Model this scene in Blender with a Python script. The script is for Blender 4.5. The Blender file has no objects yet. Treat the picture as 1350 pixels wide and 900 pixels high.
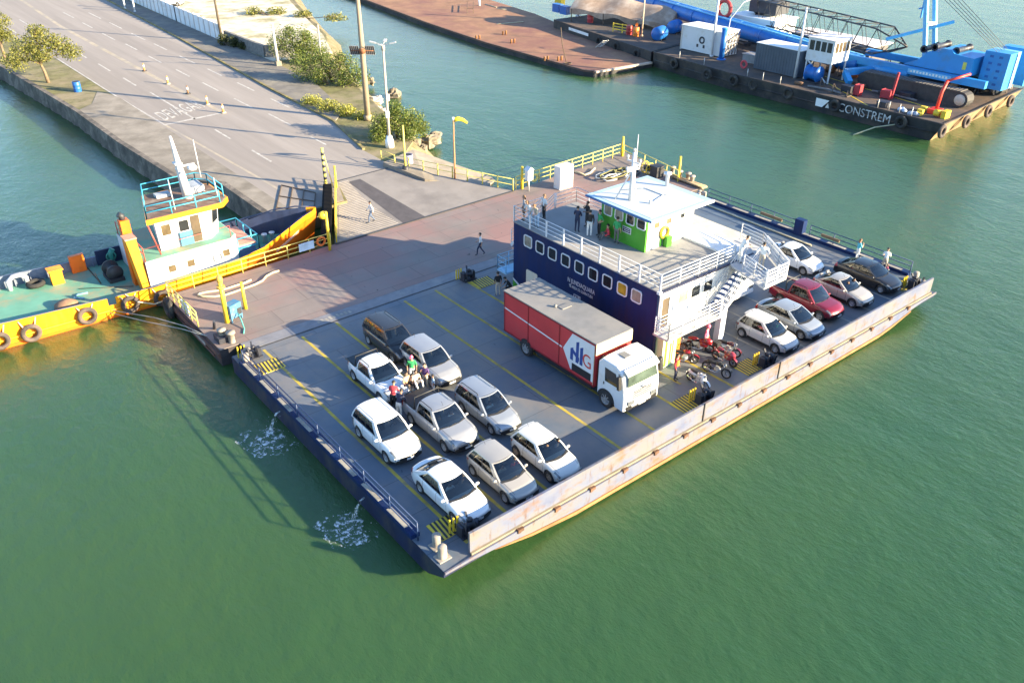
import bpy, bmesh, math, random
from mathutils import Vector, Matrix
PI = math.pi
rad = math.radians
SC = bpy.context.scene
COL = SC.collection
RND = random.Random(7)

# ------------------------------------------------------------------ camera
CAM = Vector((0, 0, 27.1))
FPX = 1109.92
PITCH, ROLL, YAW = .539517, .00738609, -.684681
_f = Vector((-math.sin(YAW) * math.cos(PITCH), math.cos(YAW) * math.cos(PITCH), -math.sin(PITCH)))
_r0 = Vector((math.cos(YAW), math.sin(YAW), 0))
_u0 = _r0.cross(_f)
_r = _r0 * math.cos(ROLL) + _u0 * math.sin(ROLL)
_u = _u0 * math.cos(ROLL) - _r0 * math.sin(ROLL)
cd = bpy.data.cameras.new('camera')
cam = bpy.data.objects.new('camera', cd)
COL.objects.link(cam)
m = Matrix((_r, _u, -_f)).transposed().to_4x4()
m.translation = CAM
cam.matrix_world = m
cd.sensor_width = 36
cd.lens = 36 * FPX / 1350
cd.clip_start = .5
cd.clip_end = 3000
SC.camera = cam


def at(px, py, z):
    """ground point seen at a pixel of the 1350x900 photograph, on the level z"""
    d = _f * FPX + _r * (px - 675) - _u * (py - 450)
    t = (z - CAM.z) / d.z
    return Vector((CAM.x + d.x * t, CAM.y + d.y * t, z))


# ------------------------------------------------------------------ materials
def new_mat(name):
    mt = bpy.data.materials.new(name)
    mt.use_nodes = True
    nt = mt.node_tree
    b = nt.nodes['Principled BSDF']
    return mt, nt, b


def node(nt, typ, **kw):
    n = nt.nodes.new(typ)
    for k, v in kw.items():
        if k in n.inputs:
            n.inputs[k].default_value = v
        else:
            setattr(n, k, v)
    return n


def ramp(nt, fac, stops):
    r = nt.nodes.new('ShaderNodeValToRGB')
    e = r.color_ramp.elements
    while len(e) < len(stops):
        e.new(.5)
    for k, (p, c) in enumerate(stops):
        e[k].position = p
        e[k].color = (c[0], c[1], c[2], 1) if isinstance(c, (tuple, list)) else (c, c, c, 1)
    nt.links.new(fac, r.inputs[0])
    return r


def mixc(nt, fac, a, b, mode='MIX'):
    n = nt.nodes.new('ShaderNodeMix')
    n.data_type = 'RGBA'
    n.blend_type = mode
    for sock, v in ((n.inputs[0], fac), (n.inputs[6], a), (n.inputs[7], b)):
        if hasattr(v, 'is_linked') or hasattr(v, 'links'):
            nt.links.new(v, sock)
        elif isinstance(v, (int, float)):
            sock.default_value = v
        else:
            sock.default_value = (v[0], v[1], v[2], 1)
    return n.outputs[2]


def noise(nt, scale, detail=4, rough=.55, stretch=None, seed=0):
    tc = nt.nodes.new('ShaderNodeTexCoord')
    mp = nt.nodes.new('ShaderNodeMapping')
    mp.inputs['Location'].default_value = (seed * 3.7, seed * 1.3, seed)
    if stretch:
        mp.inputs['Scale'].default_value = stretch
    nt.links.new(tc.outputs['Object'], mp.inputs[0])
    n = nt.nodes.new('ShaderNodeTexNoise')
    n.inputs['Scale'].default_value = scale
    n.inputs['Detail'].default_value = detail
    n.inputs['Roughness'].default_value = rough
    nt.links.new(mp.outputs[0], n.inputs['Vector'])
    return n.outputs['Fac']


_mats = {}


def M(name, col=(.5, .5, .5), rough=.5, metal=0, var=.25, scale=1.5, dirt=None, dirt_amt=.5, dscale=.8, bump=0, coat=0,
      stretch=None, spec=.5):
    """paint/stone/cloth: a colour broken by two scales of noise, with an optional second colour in patches"""
    if name in _mats:
        return _mats[name]
    mt, nt, b = new_mat(name)
    lo = tuple(c * (1 - var) for c in col)
    hi = tuple(min(1, c * (1 + var * .6)) for c in col)
    n1 = noise(nt, scale, 6, .6, stretch)
    c = ramp(nt, n1, ((.3, lo), (.7, hi))).outputs[0]
    if dirt is not None:
        n2 = noise(nt, dscale, 8, .68, stretch, seed=3)
        f = ramp(nt, n2, ((.62 - dirt_amt * .3, 0), (.78 - dirt_amt * .22, 1))).outputs[0]
        c = mixc(nt, f, c, dirt)
    nt.links.new(c, b.inputs['Base Color'])
    b.inputs['Roughness'].default_value = rough
    b.inputs['Metallic'].default_value = metal
    b.inputs['Specular IOR Level'].default_value = spec
    if coat:
        b.inputs['Coat Weight'].default_value = coat
        b.inputs['Coat Roughness'].default_value = .06
    if bump:
        bp = nt.nodes.new('ShaderNodeBump')
        bp.inputs['Strength'].default_value = bump
        bp.inputs['Distance'].default_value = .05
        nt.links.new(noise(nt, scale * 6, 6, .65, stretch), bp.inputs['Height'])
        nt.links.new(bp.outputs[0], b.inputs['Normal'])
    _mats[name] = mt
    return mt


# ------------------------------------------------------------------ mesh builder
class MB:
    def __init__(s):
        s.v, s.f, s.mi, s.sm = [], [], [], []
        s.m = 0
        s.smooth = False
        s.xf = None

    def add(s, vs, fs, smooth=None):
        o = len(s.v)
        if s.xf is not None:
            vs = [s.xf @ Vector(p) for p in vs]
        s.v += [tuple(p) for p in vs]
        sm = s.smooth if smooth is None else smooth
        for f in fs:
            s.f.append(tuple(i + o for i in f))
            s.mi.append(s.m)
            s.sm.append(sm)
        return s

    def box(s, x0, x1, y0, y1, z0, z1):
        return s.add([(x0, y0, z0), (x1, y0, z0), (x1, y1, z0), (x0, y1, z0), (x0, y0, z1), (x1, y0, z1), (x1, y1, z1), (x0, y1, z1)],
                     [(3, 2, 1, 0), (4, 5, 6, 7), (0, 1, 5, 4), (1, 2, 6, 5), (2, 3, 7, 6), (3, 0, 4, 7)], False)

    def bar(s, a, b, w, h=None, up=(0, 0, 1)):
        a, b = Vector(a), Vector(b)
        h = h or w
        d = (b - a).normalized()
        u = Vector(up)
        if abs(d.dot(u)) > .98:
            u = Vector((1, 0, 0))
        r = d.cross(u).normalized() * (w / 2)
        u = r.cross(d).normalized() * (h / 2)
        vs = [p + i * r + j * u for p in (a, b) for i, j in ((-1, -1), (1, -1), (1, 1), (-1, 1))]
        return s.add(vs, [(0, 1, 2, 3), (7, 6, 5, 4), (0, 4, 5, 1), (1, 5, 6, 2), (2, 6, 7, 3), (3, 7, 4, 0)], False)

    def tube(s, pts, r, n=6, r1=None, caps=True):
        pts = [Vector(p) for p in pts]
        L = len(pts)
        vs = []
        pr = None
        for i, p in enumerate(pts):
            d = (pts[min(i + 1, L - 1)] - pts[max(i - 1, 0)]).normalized()
            if pr is None:
                a = d.cross(Vector((0, 0, 1)))
                if a.length < .05:
                    a = d.cross(Vector((1, 0, 0)))
            else:
                a = pr - d * pr.dot(d)
            a.normalize()
            pr = a
            b = d.cross(a)
            rr = r if r1 is None else r + (r1 - r) * i / (L - 1)
            if isinstance(r, (list, tuple)):
                rr = r[i]
            for k in range(n):
                t = 2 * PI * k / n
                vs.append(p + (a * math.cos(t) + b * math.sin(t)) * rr)
        fs = []
        for i in range(L - 1):
            for k in range(n):
                k2 = (k + 1) % n
                fs.append((i * n + k, i * n + k2, (i + 1) * n + k2, (i + 1) * n + k))
        s.add(vs, fs, True)
        if caps:
            o = len(s.v) - len(vs)
            for ring in (tuple(range(n))[::-1], tuple((L - 1) * n + k for k in range(n))):
                s.f.append(tuple(o + i for i in ring))
                s.mi.append(s.m)
                s.sm.append(False)
        return s

    def lathe(s, prof, n=16, axis='z', c=(0, 0, 0), smooth=True):
        """prof: (radius, height) pairs, closed at radius 0"""
        vs = []
        for (r, h) in prof:
            for k in range(n):
                t = 2 * PI * k / n
                p = (r * math.cos(t), r * math.sin(t), h)
                if axis == 'y':
                    p = (p[0], h, p[1])
                elif axis == 'x':
                    p = (h, p[0], p[1])
                vs.append((p[0] + c[0], p[1] + c[1], p[2] + c[2]))
        fs = []
        for i in range(len(prof) - 1):
            for k in range(n):
                k2 = (k + 1) % n
                fs.append((i * n + k, i * n + k2, (i + 1) * n + k2, (i + 1) * n + k))
        return s.add(vs, fs, smooth)

    def torus(s, c, axis, R, r, n=20, k=8):
        prof = [(R + r * math.cos(2 * PI * i / k), r * math.sin(2 * PI * i / k)) for i in range(k + 1)]
        return s.lathe(prof, n, axis, c)

    def prism(s, poly, z0, z1, axis='z'):
        n = len(poly)

        def P(u, v, w):
            return (u, v, w) if axis == 'z' else ((w, u, v) if axis == 'x' else (u, w, v))
        vs = [P(u, v, z0) for u, v in poly] + [P(u, v, z1) for u, v in poly]
        fs = [tuple(range(n))[::-1], tuple(range(n, 2 * n))]
        fs += [(i, (i + 1) % n, n + (i + 1) % n, n + i) for i in range(n)]
        return s.add(vs, fs, False)

    def quad(s, a, b, c, d):
        return s.add([a, b, c, d], [(0, 1, 2, 3)], False)

    def grid(s, fn, nu, nv, smooth=True, flip=False):
        vs = [fn(i / nu, j / nv) for i in range(nu + 1) for j in range(nv + 1)]
        w = nv + 1
        fs = []
        for i in range(nu):
            for j in range(nv):
                q = (i * w + j, (i + 1) * w + j, (i + 1) * w + j + 1, i * w + j + 1)
                fs.append(q[::-1] if flip else q)
        return s.add(vs, fs, smooth)

    def ball(s, c, rx, ry=None, rz=None, n=10, k=7):
        ry = ry or rx
        rz = rz or rx
        c = Vector(c)

        def fn(u, v):
            a, b = 2 * PI * u, PI * (v - .5)
            return c + Vector((rx * math.cos(a) * math.cos(b), ry * math.sin(a) * math.cos(b), rz * math.sin(b)))
        return s.grid(fn, n, k)

    def mesh(s, name, mats):
        me = bpy.data.meshes.new(name)
        me.from_pydata(s.v, [], s.f)
        for mt in (mats if isinstance(mats, (list, tuple)) else [mats]):
            me.materials.append(mt)
        me.polygons.foreach_set('material_index', s.mi)
        me.polygons.foreach_set('use_smooth', s.sm)
        bm = bmesh.new()
        bm.from_mesh(me)
        bmesh.ops.recalc_face_normals(bm, faces=bm.faces)
        bm.to_mesh(me)
        bm.free()
        me.update()
        return me


OFF = {}


def link(name, me, parent=None):
    o = bpy.data.objects.new(name, me)
    COL.objects.link(o)
    if parent is not None:
        o.parent = parent
    return o


def part(name, mb, mats, parent, world=False):
    """one mesh object under a thing (or under a part).  world=True: mb holds world coordinates"""
    me = mb.mesh(name, mats)
    o = link(name, me, parent)
    off = OFF.get(parent.name, Vector((0, 0, 0))) if parent is not None else Vector((0, 0, 0))
    if world:
        me.transform(Matrix.Translation(-off))
        OFF[o.name] = off
    return o


def tag(o, label=None, cat=None, group=None, kind=None):
    if label: o['label'] = label
    if cat: o['category'] = cat
    if group: o['group'] = group
    if kind: o['kind'] = kind
    return o


def thing(name, label, cat, loc=(0, 0, 0), rotz=0, group=None):
    o = bpy.data.objects.new(name, None)
    COL.objects.link(o)
    o.empty_display_size = .3
    o.location = loc
    o.rotation_euler = (0, 0, rotz)
    OFF[o.name] = Vector(loc)
    return tag(o, label, cat, group)


def solo(name, mb, mats, label, cat, group=None, base=None):
    """a thing of one mesh; world coordinates in, origin moved to the base"""
    me = mb.mesh(name, mats)
    if base is None:
        xs = [v.co for v in me.vertices]
        base = Vector((sum(p.x for p in xs) / len(xs), sum(p.y for p in xs) / len(xs), min(p.z for p in xs)))
    me.transform(Matrix.Translation(-Vector(base)))
    o = link(name, me)
    o.location = base
    return tag(o, label, cat, group)


def struct(name, mb, mats, kind='structure'):
    o = link(name, mb.mesh(name, mats))
    o['kind'] = kind
    return o


def dup(root, loc, rotz=None, label=None, group=None, scale=None):
    r = root.copy()
    COL.objects.link(r)
    r.location = loc
    if rotz is not None: r.rotation_euler = (0, 0, rotz)
    if scale: r.scale = (scale,) * 3
    if label: r['label'] = label
    if group: r['group'] = group
    for ch in list(root.children):
        c = ch.copy()
        COL.objects.link(c)
        c.parent = r
        for g in list(ch.children):
            d = g.copy()
            COL.objects.link(d)
            d.parent = c
    return r


def text_mesh(body, size, extrude=.004, spacing=1.0):
    cu = bpy.data.curves.new('lettering', 'FONT')
    cu.body = body
    cu.size = size
    cu.extrude = extrude
    cu.space_character = spacing
    cu.align_x = 'CENTER'
    cu.align_y = 'CENTER'
    ob = bpy.data.objects.new('lettering', cu)
    COL.objects.link(ob)
    dg = bpy.context.evaluated_depsgraph_get()
    me = bpy.data.meshes.new_from_object(ob.evaluated_get(dg))
    bpy.data.objects.remove(ob)
    bpy.data.curves.remove(cu)
    return me


def text_part(name, body, size, mt, parent, origin, xdir, ydir, world=True, sx=1.0, bold=0):
    me = text_mesh(body, size)
    xd, yd = Vector(xdir).normalized(), Vector(ydir).normalized()
    zd = xd.cross(yd)
    mx = Matrix((xd * sx, yd, zd)).transposed().to_4x4()
    off = OFF.get(parent.name, Vector((0, 0, 0))) if (parent is not None and world) else Vector((0, 0, 0))
    mx.translation = Vector(origin) - off
    me.transform(mx)
    me.materials.clear()
    me.materials.append(mt)
    o = link(name, me, parent)
    OFF[o.name] = off
    return o


def pipe_rail(mb, pts, h, nr, post_step, r=.03, z_in=None):
    """posts and nr rails along a polyline of base points"""
    pts = [Vector(p) for p in pts]
    for k in range(nr):
        z = h * (k + 1) / nr
        mb.tube([p + Vector((0, 0, z)) for p in pts], r, 5)
    for a, b in zip(pts[:-1], pts[1:]):
        n = max(1, round((b - a).length / post_step))
        for i in range(n + 1):
            p = a.lerp(b, i / n)
            mb.tube([p, p + Vector((0, 0, h))], r * 1.15, 5)
# ------------------------------------------------------------------ light
D = 1.1            # ferry deck and pontoon level above the water
RZ = 1.7           # road level
K = (27.1 - RZ) / 24.9


def KK(l): return [(x * K, y * K) for x, y in l]

SUN_EL, SUN_AZ = rad(15.8), rad(-57)          # azimuth counted from +X
SV = Vector((math.cos(SUN_AZ) * math.cos(SUN_EL), math.sin(SUN_AZ) * math.cos(SUN_EL), math.sin(SUN_EL)))
wd = bpy.data.worlds.new('World')
SC.world = wd
wd.use_nodes = True
nt = wd.node_tree
bg = nt.nodes['Background']
sky = nt.nodes.new('ShaderNodeTexSky')
sky.sky_type = 'NISHITA'
sky.sun_disc = False
sky.sun_elevation = SUN_EL
sky.sun_rotation = math.atan2(SV.x, SV.y)
sky.air_density = 1.0
sky.dust_density = .6
sky.ozone_density = 1.0
tint = nt.nodes.new('ShaderNodeMix')
tint.data_type = 'RGBA'
tint.blend_type = 'MULTIPLY'
tint.inputs[0].default_value = 1
tint.inputs[7].default_value = (.72, .88, 1.08, 1)
nt.links.new(sky.outputs[0], tint.inputs[6])
nt.links.new(tint.outputs[2], bg.inputs[0])
bg.inputs[1].default_value = .10
ld = bpy.data.lights.new('sun', 'SUN')
ld.energy = 5
ld.angle = rad(.5)
ld.color = (1, .82, .53)
lo = bpy.data.objects.new('sun', ld)
COL.objects.link(lo)
lo.rotation_euler = SV.to_track_quat('Z', 'Y').to_euler()
SC.view_settings.view_transform = 'Standard'
SC.view_settings.look = 'None'
SC.view_settings.exposure = 2.1
SC.view_settings.gamma = 1
SC.cycles.max_bounces = 5
SC.cycles.sample_clamp_indirect = 6

# ------------------------------------------------------------------ water
wm, nt, b = new_mat('harbour_water')
n_big = noise(nt, .018, 4, .5, (1, 1.4, 1))
n_mid = noise(nt, .09, 5, .6, (1, 1, 1), 5)
c1 = ramp(nt, n_big, ((.35, (.030, .090, .033)), (.65, (.050, .103, .028)))).outputs[0]
c2 = mixc(nt, ramp(nt, n_mid, ((.35, 0), (.75, .45))).outputs[0], c1, (.045, .092, .028))
# shallow, silty water towards the inner harbour
tcw = nt.nodes.new('ShaderNodeTexCoord')
sp = nt.nodes.new('ShaderNodeSeparateXYZ')
nt.links.new(tcw.outputs['Object'], sp.inputs[0])
mr = nt.nodes.new('ShaderNodeMapRange')
mr.interpolation_type = 'SMOOTHSTEP'
mr.inputs['From Min'].default_value = 78
mr.inputs['From Max'].default_value = 128
nt.links.new(sp.outputs['Y'], mr.inputs['Value'])
m2 = nt.nodes.new('ShaderNodeMapRange')
m2.interpolation_type = 'SMOOTHSTEP'
m2.inputs['From Min'].default_value = 30
m2.inputs['From Max'].default_value = 60
nt.links.new(sp.outputs['X'], m2.inputs['Value'])
mm = nt.nodes.new('ShaderNodeMath')
mm.operation = 'MULTIPLY'
nt.links.new(mr.outputs[0], mm.inputs[0])
nt.links.new(m2.outputs[0], mm.inputs[1])
c2 = mixc(nt, mm.outputs[0], c2, (.082, .094, .022))
nt.links.new(c2, b.inputs['Base Color'])
b.inputs['Roughness'].default_value = .09
b.inputs['IOR'].default_value = 1.43
b.inputs['Subsurface Weight'].default_value = .8
b.inputs['Subsurface Radius'].default_value = (.5, 1.0, .8)
b.inputs['Subsurface Scale'].default_value = 2.2
b1 = nt.nodes.new('ShaderNodeBump')
b1.inputs['Strength'].default_value = .40
b1.inputs['Distance'].default_value = .35
nt.links.new(noise(nt, .30, 6, .62, (1, .62, 1), 1), b1.inputs['Height'])
b2 = nt.nodes.new('ShaderNodeBump')
b2.inputs['Strength'].default_value = .5
b2.inputs['Distance'].default_value = .10
nt.links.new(noise(nt, 2.6, 6, .68, (1, .5, 1), 2), b2.inputs['Height'])
nt.links.new(b1.outputs[0], b2.inputs['Normal'])
nt.links.new(b2.outputs[0], b.inputs['Normal'])
w = MB()
w.grid(lambda u, v: ((u - .5) * 1800 + 100, (v - .5) * 1800 + 300, 0), 12, 12, False)
struct('water', w, wm)

# ------------------------------------------------------------------ ground of the quay
m_grass = M('dry_grass', (.16, .15, .055), .95, var=.5, scale=.9, dirt=(.26, .21, .13), dirt_amt=.7, dscale=.25, bump=.6)
m_asph = M('worn_asphalt', (.30, .262, .235), .9, var=.16, scale=.5, dirt=(.235, .205, .185), dirt_amt=.5, dscale=.16, bump=.15, stretch=(1.5, .07, 1))
m_conc = M('quay_concrete', (.27, .235, .195), .92, var=.22, scale=.7, dirt=(.17, .145, .115), dirt_amt=.6, dscale=.3, bump=.3)
m_pave = M('dusty_pavement', (.17, .155, .14), .92, var=.25, scale=.8, dirt=(.25, .22, .17), dirt_amt=.5, dscale=.4, bump=.3)
m_sand = M('pale_sand', (.66, .59, .46), .95, var=.25, scale=.6, dirt=(.27, .24, .12), dirt_amt=.6, dscale=.3, bump=.7)
m_kerb = M('kerb_stone', (.20, .16, .08), .9, var=.4, scale=.6, dirt=(.35, .28, .07), dirt_amt=.5)
m_paint = M('worn_road_paint', (.52, .49, .45), .8, var=.2, scale=1.2, dirt=(.31, .28, .25), dirt_amt=.62, dscale=1.5)
m_cream = M('worn_median_paint', (.40, .335, .25), .85, var=.2, scale=.8, dirt=(.28, .25, .22), dirt_amt=.6, dscale=.3)

LEFT = KK([(23.4, 57.4), (23.4, 67.2), (20.9, 71), (20.2, 84), (20, 97), (18.4, 123), (15, 150), (7, 195), (-40, 420)])
RIGHT = KK([(37.2, 62.0), (40.3, 65.0), (42.3, 67.0), (43.6, 71), (46.2, 80), (49.6, 92), (53.5, 104), (60, 117), (64, 130), (70, 147), (78, 168), (95, 220), (190, 420)])
g = MB()
poly = LEFT + RIGHT[::-1] + KK([(31.2, 61.6), (29.8, 57.4)])
g.prism(poly, -2, RZ - .05)
struct('ground', g, m_grass)
g = MB()
KR = KK([(37.0, 61.7), (37.2, 67.6), (39.4, 77.3), (39.9, 92.9), (42, 128.8), (43.8, 166.7), (47, 230), (100, 420)])
g.prism(KK([(25.0, 57.6), (25.2, 100), (24.9, 124), (23.4, 149), (18, 195), (-20, 420)]) + KR[::-1] + KK([(31.3, 61.7), (29.6, 57.6)]), RZ - .3, RZ - .03)
struct('road', g, m_asph)
g = MB()
g.prism(KK([(23.42, 57.42), (25.4, 57.42), (25.35, 100), (24.2, 104), (22.2, 99), (20.05, 97), (20.25, 84), (20.95, 71), (23.42, 67.2)]), RZ - .3, RZ - .022)
struct('quay_apron', g, m_conc)
g = MB()
for a, b_ in zip(KR[1:-1], KR[2:]):
    p, q = Vector((a[0] + .1, a[1], RZ + .02)), Vector((b_[0] + .1, b_[1], RZ + .02))
    g.bar(p, q, .26, .24)
struct('kerb', g, m_kerb)
g = MB()
g.prism(KK([(39.7, 77.3), (40.2, 92.9), (42.3, 128.8), (44.1, 166.7), (47.3, 230), (50.5, 230), (46.3, 160), (46.0, 122), (46, 104), (45.2, 92), (42.2, 80)]), RZ - .3, RZ + .07)
struct('pavement', g, m_pave)
g = MB()
g.prism(KK([(46.3, 105.5), (55, 106), (59.5, 117), (63.5, 130), (69, 147), (77, 168), (94, 220), (52, 220), (47, 165), (46.3, 121)]), RZ - .3, RZ - .01)
struct('sand', g, m_sand)
# sloping bank on the water side
g = MB()
rb = RIGHT[1:]
for (x0, y0), (x1, y1) in zip(rb[:-1], rb[1:]):
    g.quad((x0 - .3, y0, RZ - .04), (x1 - .3, y1, RZ - .04), (x1 + 2.4, y1 - 1.2, -.5), (x0 + 2.4, y0 - 1.2, -.5))
struct('shore_bank', g, M('bank_earth', (.25, .20, .12), .95, var=.45, scale=.7, dirt=(.10, .10, .04), dirt_amt=.6, bump=.6))
g = MB()
sl = [at(505, 214, 2.1), at(545, 197, 2.0), at(602, 220, .25), at(655, 236, -.1), at(640, 246, .6), at(560, 236, 1.7)]
g.add(sl + [p - Vector((0, 0, 1.2)) for p in sl], [(0, 1, 2, 3, 4, 5)] + [(i, (i + 1) % 6, 6 + (i + 1) % 6, 6 + i) for i in range(6)], False)
struct('slipway', g, m_conc)

# seawall: weathered stone face along the left side, its own thing
g = MB()
zs = RZ + .03
for (x0, y0), (x1, y1) in zip(LEFT[:-1], LEFT[1:]):
    n = max(2, int(math.hypot(x1 - x0, y1 - y0) / 1.2))
    if y1 > 200: n = 30

    def fn(u, v, x0=x0, y0=y0, x1=x1, y1=y1):
        x, y = x0 + (x1 - x0) * u, y0 + (y1 - y0) * u
        j = .16 * math.sin(y * 1.9 + v * 4) * v + .12 * math.sin(y * 5.1) * v
        if y0 < 60: j *= .2
        return (x - .05 - .2 * v + j, y, zs - v * 2.4)
    g.grid(fn, n, 6)
    g.quad((x0 - .05, y0, zs), (x1 - .05, y1, zs), (x1 + .45, y1, zs), (x0 + .45, y0, zs))
    g.quad((x0 + .45, y0, zs), (x1 + .45, y1, zs), (x1 + .45, y1, zs - .15), (x0 + .45, y0, zs - .15))
m_sea = M('wet_stone', (.10, .085, .072), .85, var=.45, scale=.9, dirt=(.24, .20, .165), dirt_amt=.5, dscale=.7, bump=.8)
solo('seawall', g, m_sea, 'long dark weathered stone seawall along the left edge of the quay road', 'wall')

# ------------------------------------------------------------------ road paint
g = MB()
zp = RZ - .026


def stripe(p, q, w_):
    d = (q - p).normalized()
    s = Vector((-d.y, d.x, 0)) * w_ / 2
    g.add([p - s, q - s, q + s, p + s], [(0, 1, 2, 3)], False)


for a, b_ in [((100, 68.4), (115, 76.7)), ((129, 84.4), (146, 93.8)), ((162, 103), (180, 113)), ((197, 122), (258, 157)), ((283, 171), (304, 183)),
              ((331.5, 198), (358, 213)), ((195.6, 74), (213, 83)), ((237, 74), (257, 84)), ((273, 91), (293, 100)), ((267, 109), (288, 120)), ((313, 109), (335, 120)),
              ((309, 130), (332, 142)), ((232, 92), (250, 101)), ((166, 58), (180, 66)), ((203, 58), (220, 66)), ((83, 16), (97, 24)), ((118, 17), (132, 25)),
              ((145, 30), (160, 38)), ((108, 30), (122, 37)), ((135, 44), (151, 53)), ((174, 44), (190, 53)), ((26, 26), (38, 34)), ((47, 36), (60, 45)), ((355, 150), (382, 165)), ((409, 180), (430, 191)), ((356, 130), (382, 142))]:
    p, q = at(*a, zp), at(*b_, zp)
    m_ = (p.x + q.x) / 2
    p.x = q.x = m_
    stripe(p, q, .2)
for k, (a, b_) in enumerate([((3, 33), (22, 44)), ((76, 78), (150, 125)), ((150, 125), (216, 164))]):
    stripe(at(*a, zp), at(*b_, zp), .18)
stripe(at(216, 165, zp), at(297, 148, zp), .4)
struct('road_markings', g, m_paint)
g = MB()
zp = RZ - .0265
for a, b_, w_ in [((20, -5), (80, 35), .5), ((80, 35), (210, 105), .55), ((210, 105), (296, 150), .5)]:
    stripe(at(*a, zp), at(*b_, zp), w_)
for a, b_ in [((216, 164), (330, 228)), ((330, 228), (368, 250))]:
    stripe(at(*a, zp), at(*b_, zp), .25)
struct('median_stripe', g, m_cream)
c = at(247, 150, RZ)
t = text_part('road_lettering', 'DEVAGAR', 1.0, m_paint, None, (29.3, 92.6, RZ - .021), (1, .1, 0), (0, 1, 0), sx=1.2)
t.data.transform(Matrix.Translation(Vector((0, -92.6, 0))))
t.data.transform(Matrix.Diagonal((1, 5.0, 1, 1)))
t.data.transform(Matrix.Translation(Vector((0, 92.6, 0))))
t['kind'] = 'structure'

# ------------------------------------------------------------------ foliage
m_bark = M('bark', (.20, .14, .09), .9, var=.35, scale=4, bump=.5)


def leaf_mat(name, a, b_, c_):
    mt, nt, bs = new_mat(name)
    gm = nt.nodes.new('ShaderNodeNewGeometry')
    cl = ramp(nt, gm.outputs['Random Per Island'], ((0, a), (.55, b_), (1, c_))).outputs[0]
    nt.links.new(cl, bs.inputs['Base Color'])
    bs.inputs['Roughness'].default_value = .55
    tr = nt.nodes.new('ShaderNodeBsdfTranslucent')
    nt.links.new(cl, tr.inputs[0])
    mx = nt.nodes.new('ShaderNodeMixShader')
    mx.inputs[0].default_value = .3
    nt.links.new(bs.outputs[0], mx.inputs[1])
    nt.links.new(tr.outputs[0], mx.inputs[2])
    nt.links.new(mx.outputs[0], nt.nodes['Material Output'].inputs[0])
    return mt


m_leaf = leaf_mat('olive_leaves', (.05, .085, .014), (.13, .18, .03), (.25, .26, .06))
m_leaf2 = leaf_mat('yellowing_leaves', (.085, .10, .018), (.18, .19, .035), (.30, .27, .07))
m_leaf3 = leaf_mat('dark_leaves', (.02, .03, .008), (.05, .06, .012), (.09, .10, .02))


def leaves(mb, rnd, blobs, n, size):
    tot = sum(bl[3] ** 2 for bl in blobs)
    for (cx, cy, cz, r, fz) in blobs:
        for _ in range(int(n * r * r / tot)):
            d = Vector((rnd.gauss(0, 1), rnd.gauss(0, 1), rnd.gauss(0, 1))).normalized()
            q = (rnd.random() ** .45) * r * (1 + .22 * math.sin(d.x * 5 + cx) * math.cos(d.y * 6 + cy))
            p = Vector((cx + d.x * q, cy + d.y * q, max(.08, cz + d.z * q * fz)))
            a = Vector((rnd.gauss(0, 1), rnd.gauss(0, 1), rnd.gauss(0, .7))).normalized()
            b_ = a.cross(Vector((rnd.gauss(0, 1), rnd.gauss(0, 1), rnd.gauss(0, 1)))).normalized()
            s = size * rnd.uniform(.6, 1.4)
            mb.add([p - a * s, p + b_ * s * .45, p + a * s, p - b_ * s * .45], [(0, 1, 2, 3)], False)


def tree(label, base, h_trunk, blobs, n, size, mt, seed, lean=(0, 0), r=.16):
    rnd = random.Random(seed)
    t = thing('tree', label, 'tree', base)
    k = MB()
    top = Vector((lean[0], lean[1], h_trunk))
    k.tube([(0, 0, -.2), (lean[0] * .3, lean[1] * .2, h_trunk * .5), top], [r * 1.4, r * 1.05, r * .8], 8)
    for (cx, cy, cz, rr, fz) in blobs:
        e = Vector((cx, cy, cz))
        k.tube([top - Vector((0, 0, .3)), top.lerp(e, .5) + Vector((0, 0, .2)), e], [r * .7, r * .4, r * .15], 6)
        for _ in range(4):
            d = Vector((rnd.gauss(0, 1), rnd.gauss(0, 1), rnd.gauss(0, .4))).normalized() * rr * .8
            k.tube([e.lerp(top, .3), e + d], [r * .25, r * .06], 4)
    part('trunk', k, m_bark, t)
    c_ = MB()
    leaves(c_, rnd, blobs, n, size)
    part('crown', c_, mt, t)
    return t


tree('small spreading tree with a bare leaning trunk on the quay grass near the blue drum', at(64, 109, RZ - .05), 2.5,
     [(-2.9, -.3, 3.0, 1.6, .75), (-1.4, .4, 4.0, 1.8, .8), (.4, .2, 4.9, 1.8, .75), (1.9, -.5, 4.1, 1.7, .75), (3.2, -.6, 3.2, 1.4, .7), (-.4, -1.2, 3.5, 1.5, .7), (.2, .4, 5.9, 1.0, .8)], 6500, .125, m_leaf2, 3, (-.35, .1))
tree('yellowing tree at the far left edge behind the small spreading tree', at(8, 82, RZ - .05), 2.4,
     [(-1.4, .3, 4.2, 1.7, .7), (.2, 0, 4.9, 1.7, .7), (-.3, 1.2, 3.4, 1.5, .7), (.8, -.5, 3.3, 1.2, .7), (0, 0, 6, 1.1, .8)], 4600, .125, m_leaf2, 5)


def bush(label, base, blobs, n, size, mt, seed, group=None):
    rnd = random.Random(seed)
    t = thing('bush', label, 'bush', base, group=group)
    k = MB()
    for (cx, cy, cz, rr, fz) in blobs:
        for _ in range(4):
            k.tube([(cx * .3, cy * .3, -.2), (cx * .7 + rnd.uniform(-.3, .3), cy * .7, cz * .6), (cx + rnd.uniform(-.6, .6) * rr, cy + rnd.uniform(-.6, .6) * rr, cz + rr * .4 * fz)], [.06, .045, .015], 5)
    part('stems', k, m_bark, t)
    c_ = MB()
    leaves(c_, rnd, blobs, n, size)
    part('foliage', c_, mt, t)
    return t


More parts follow.
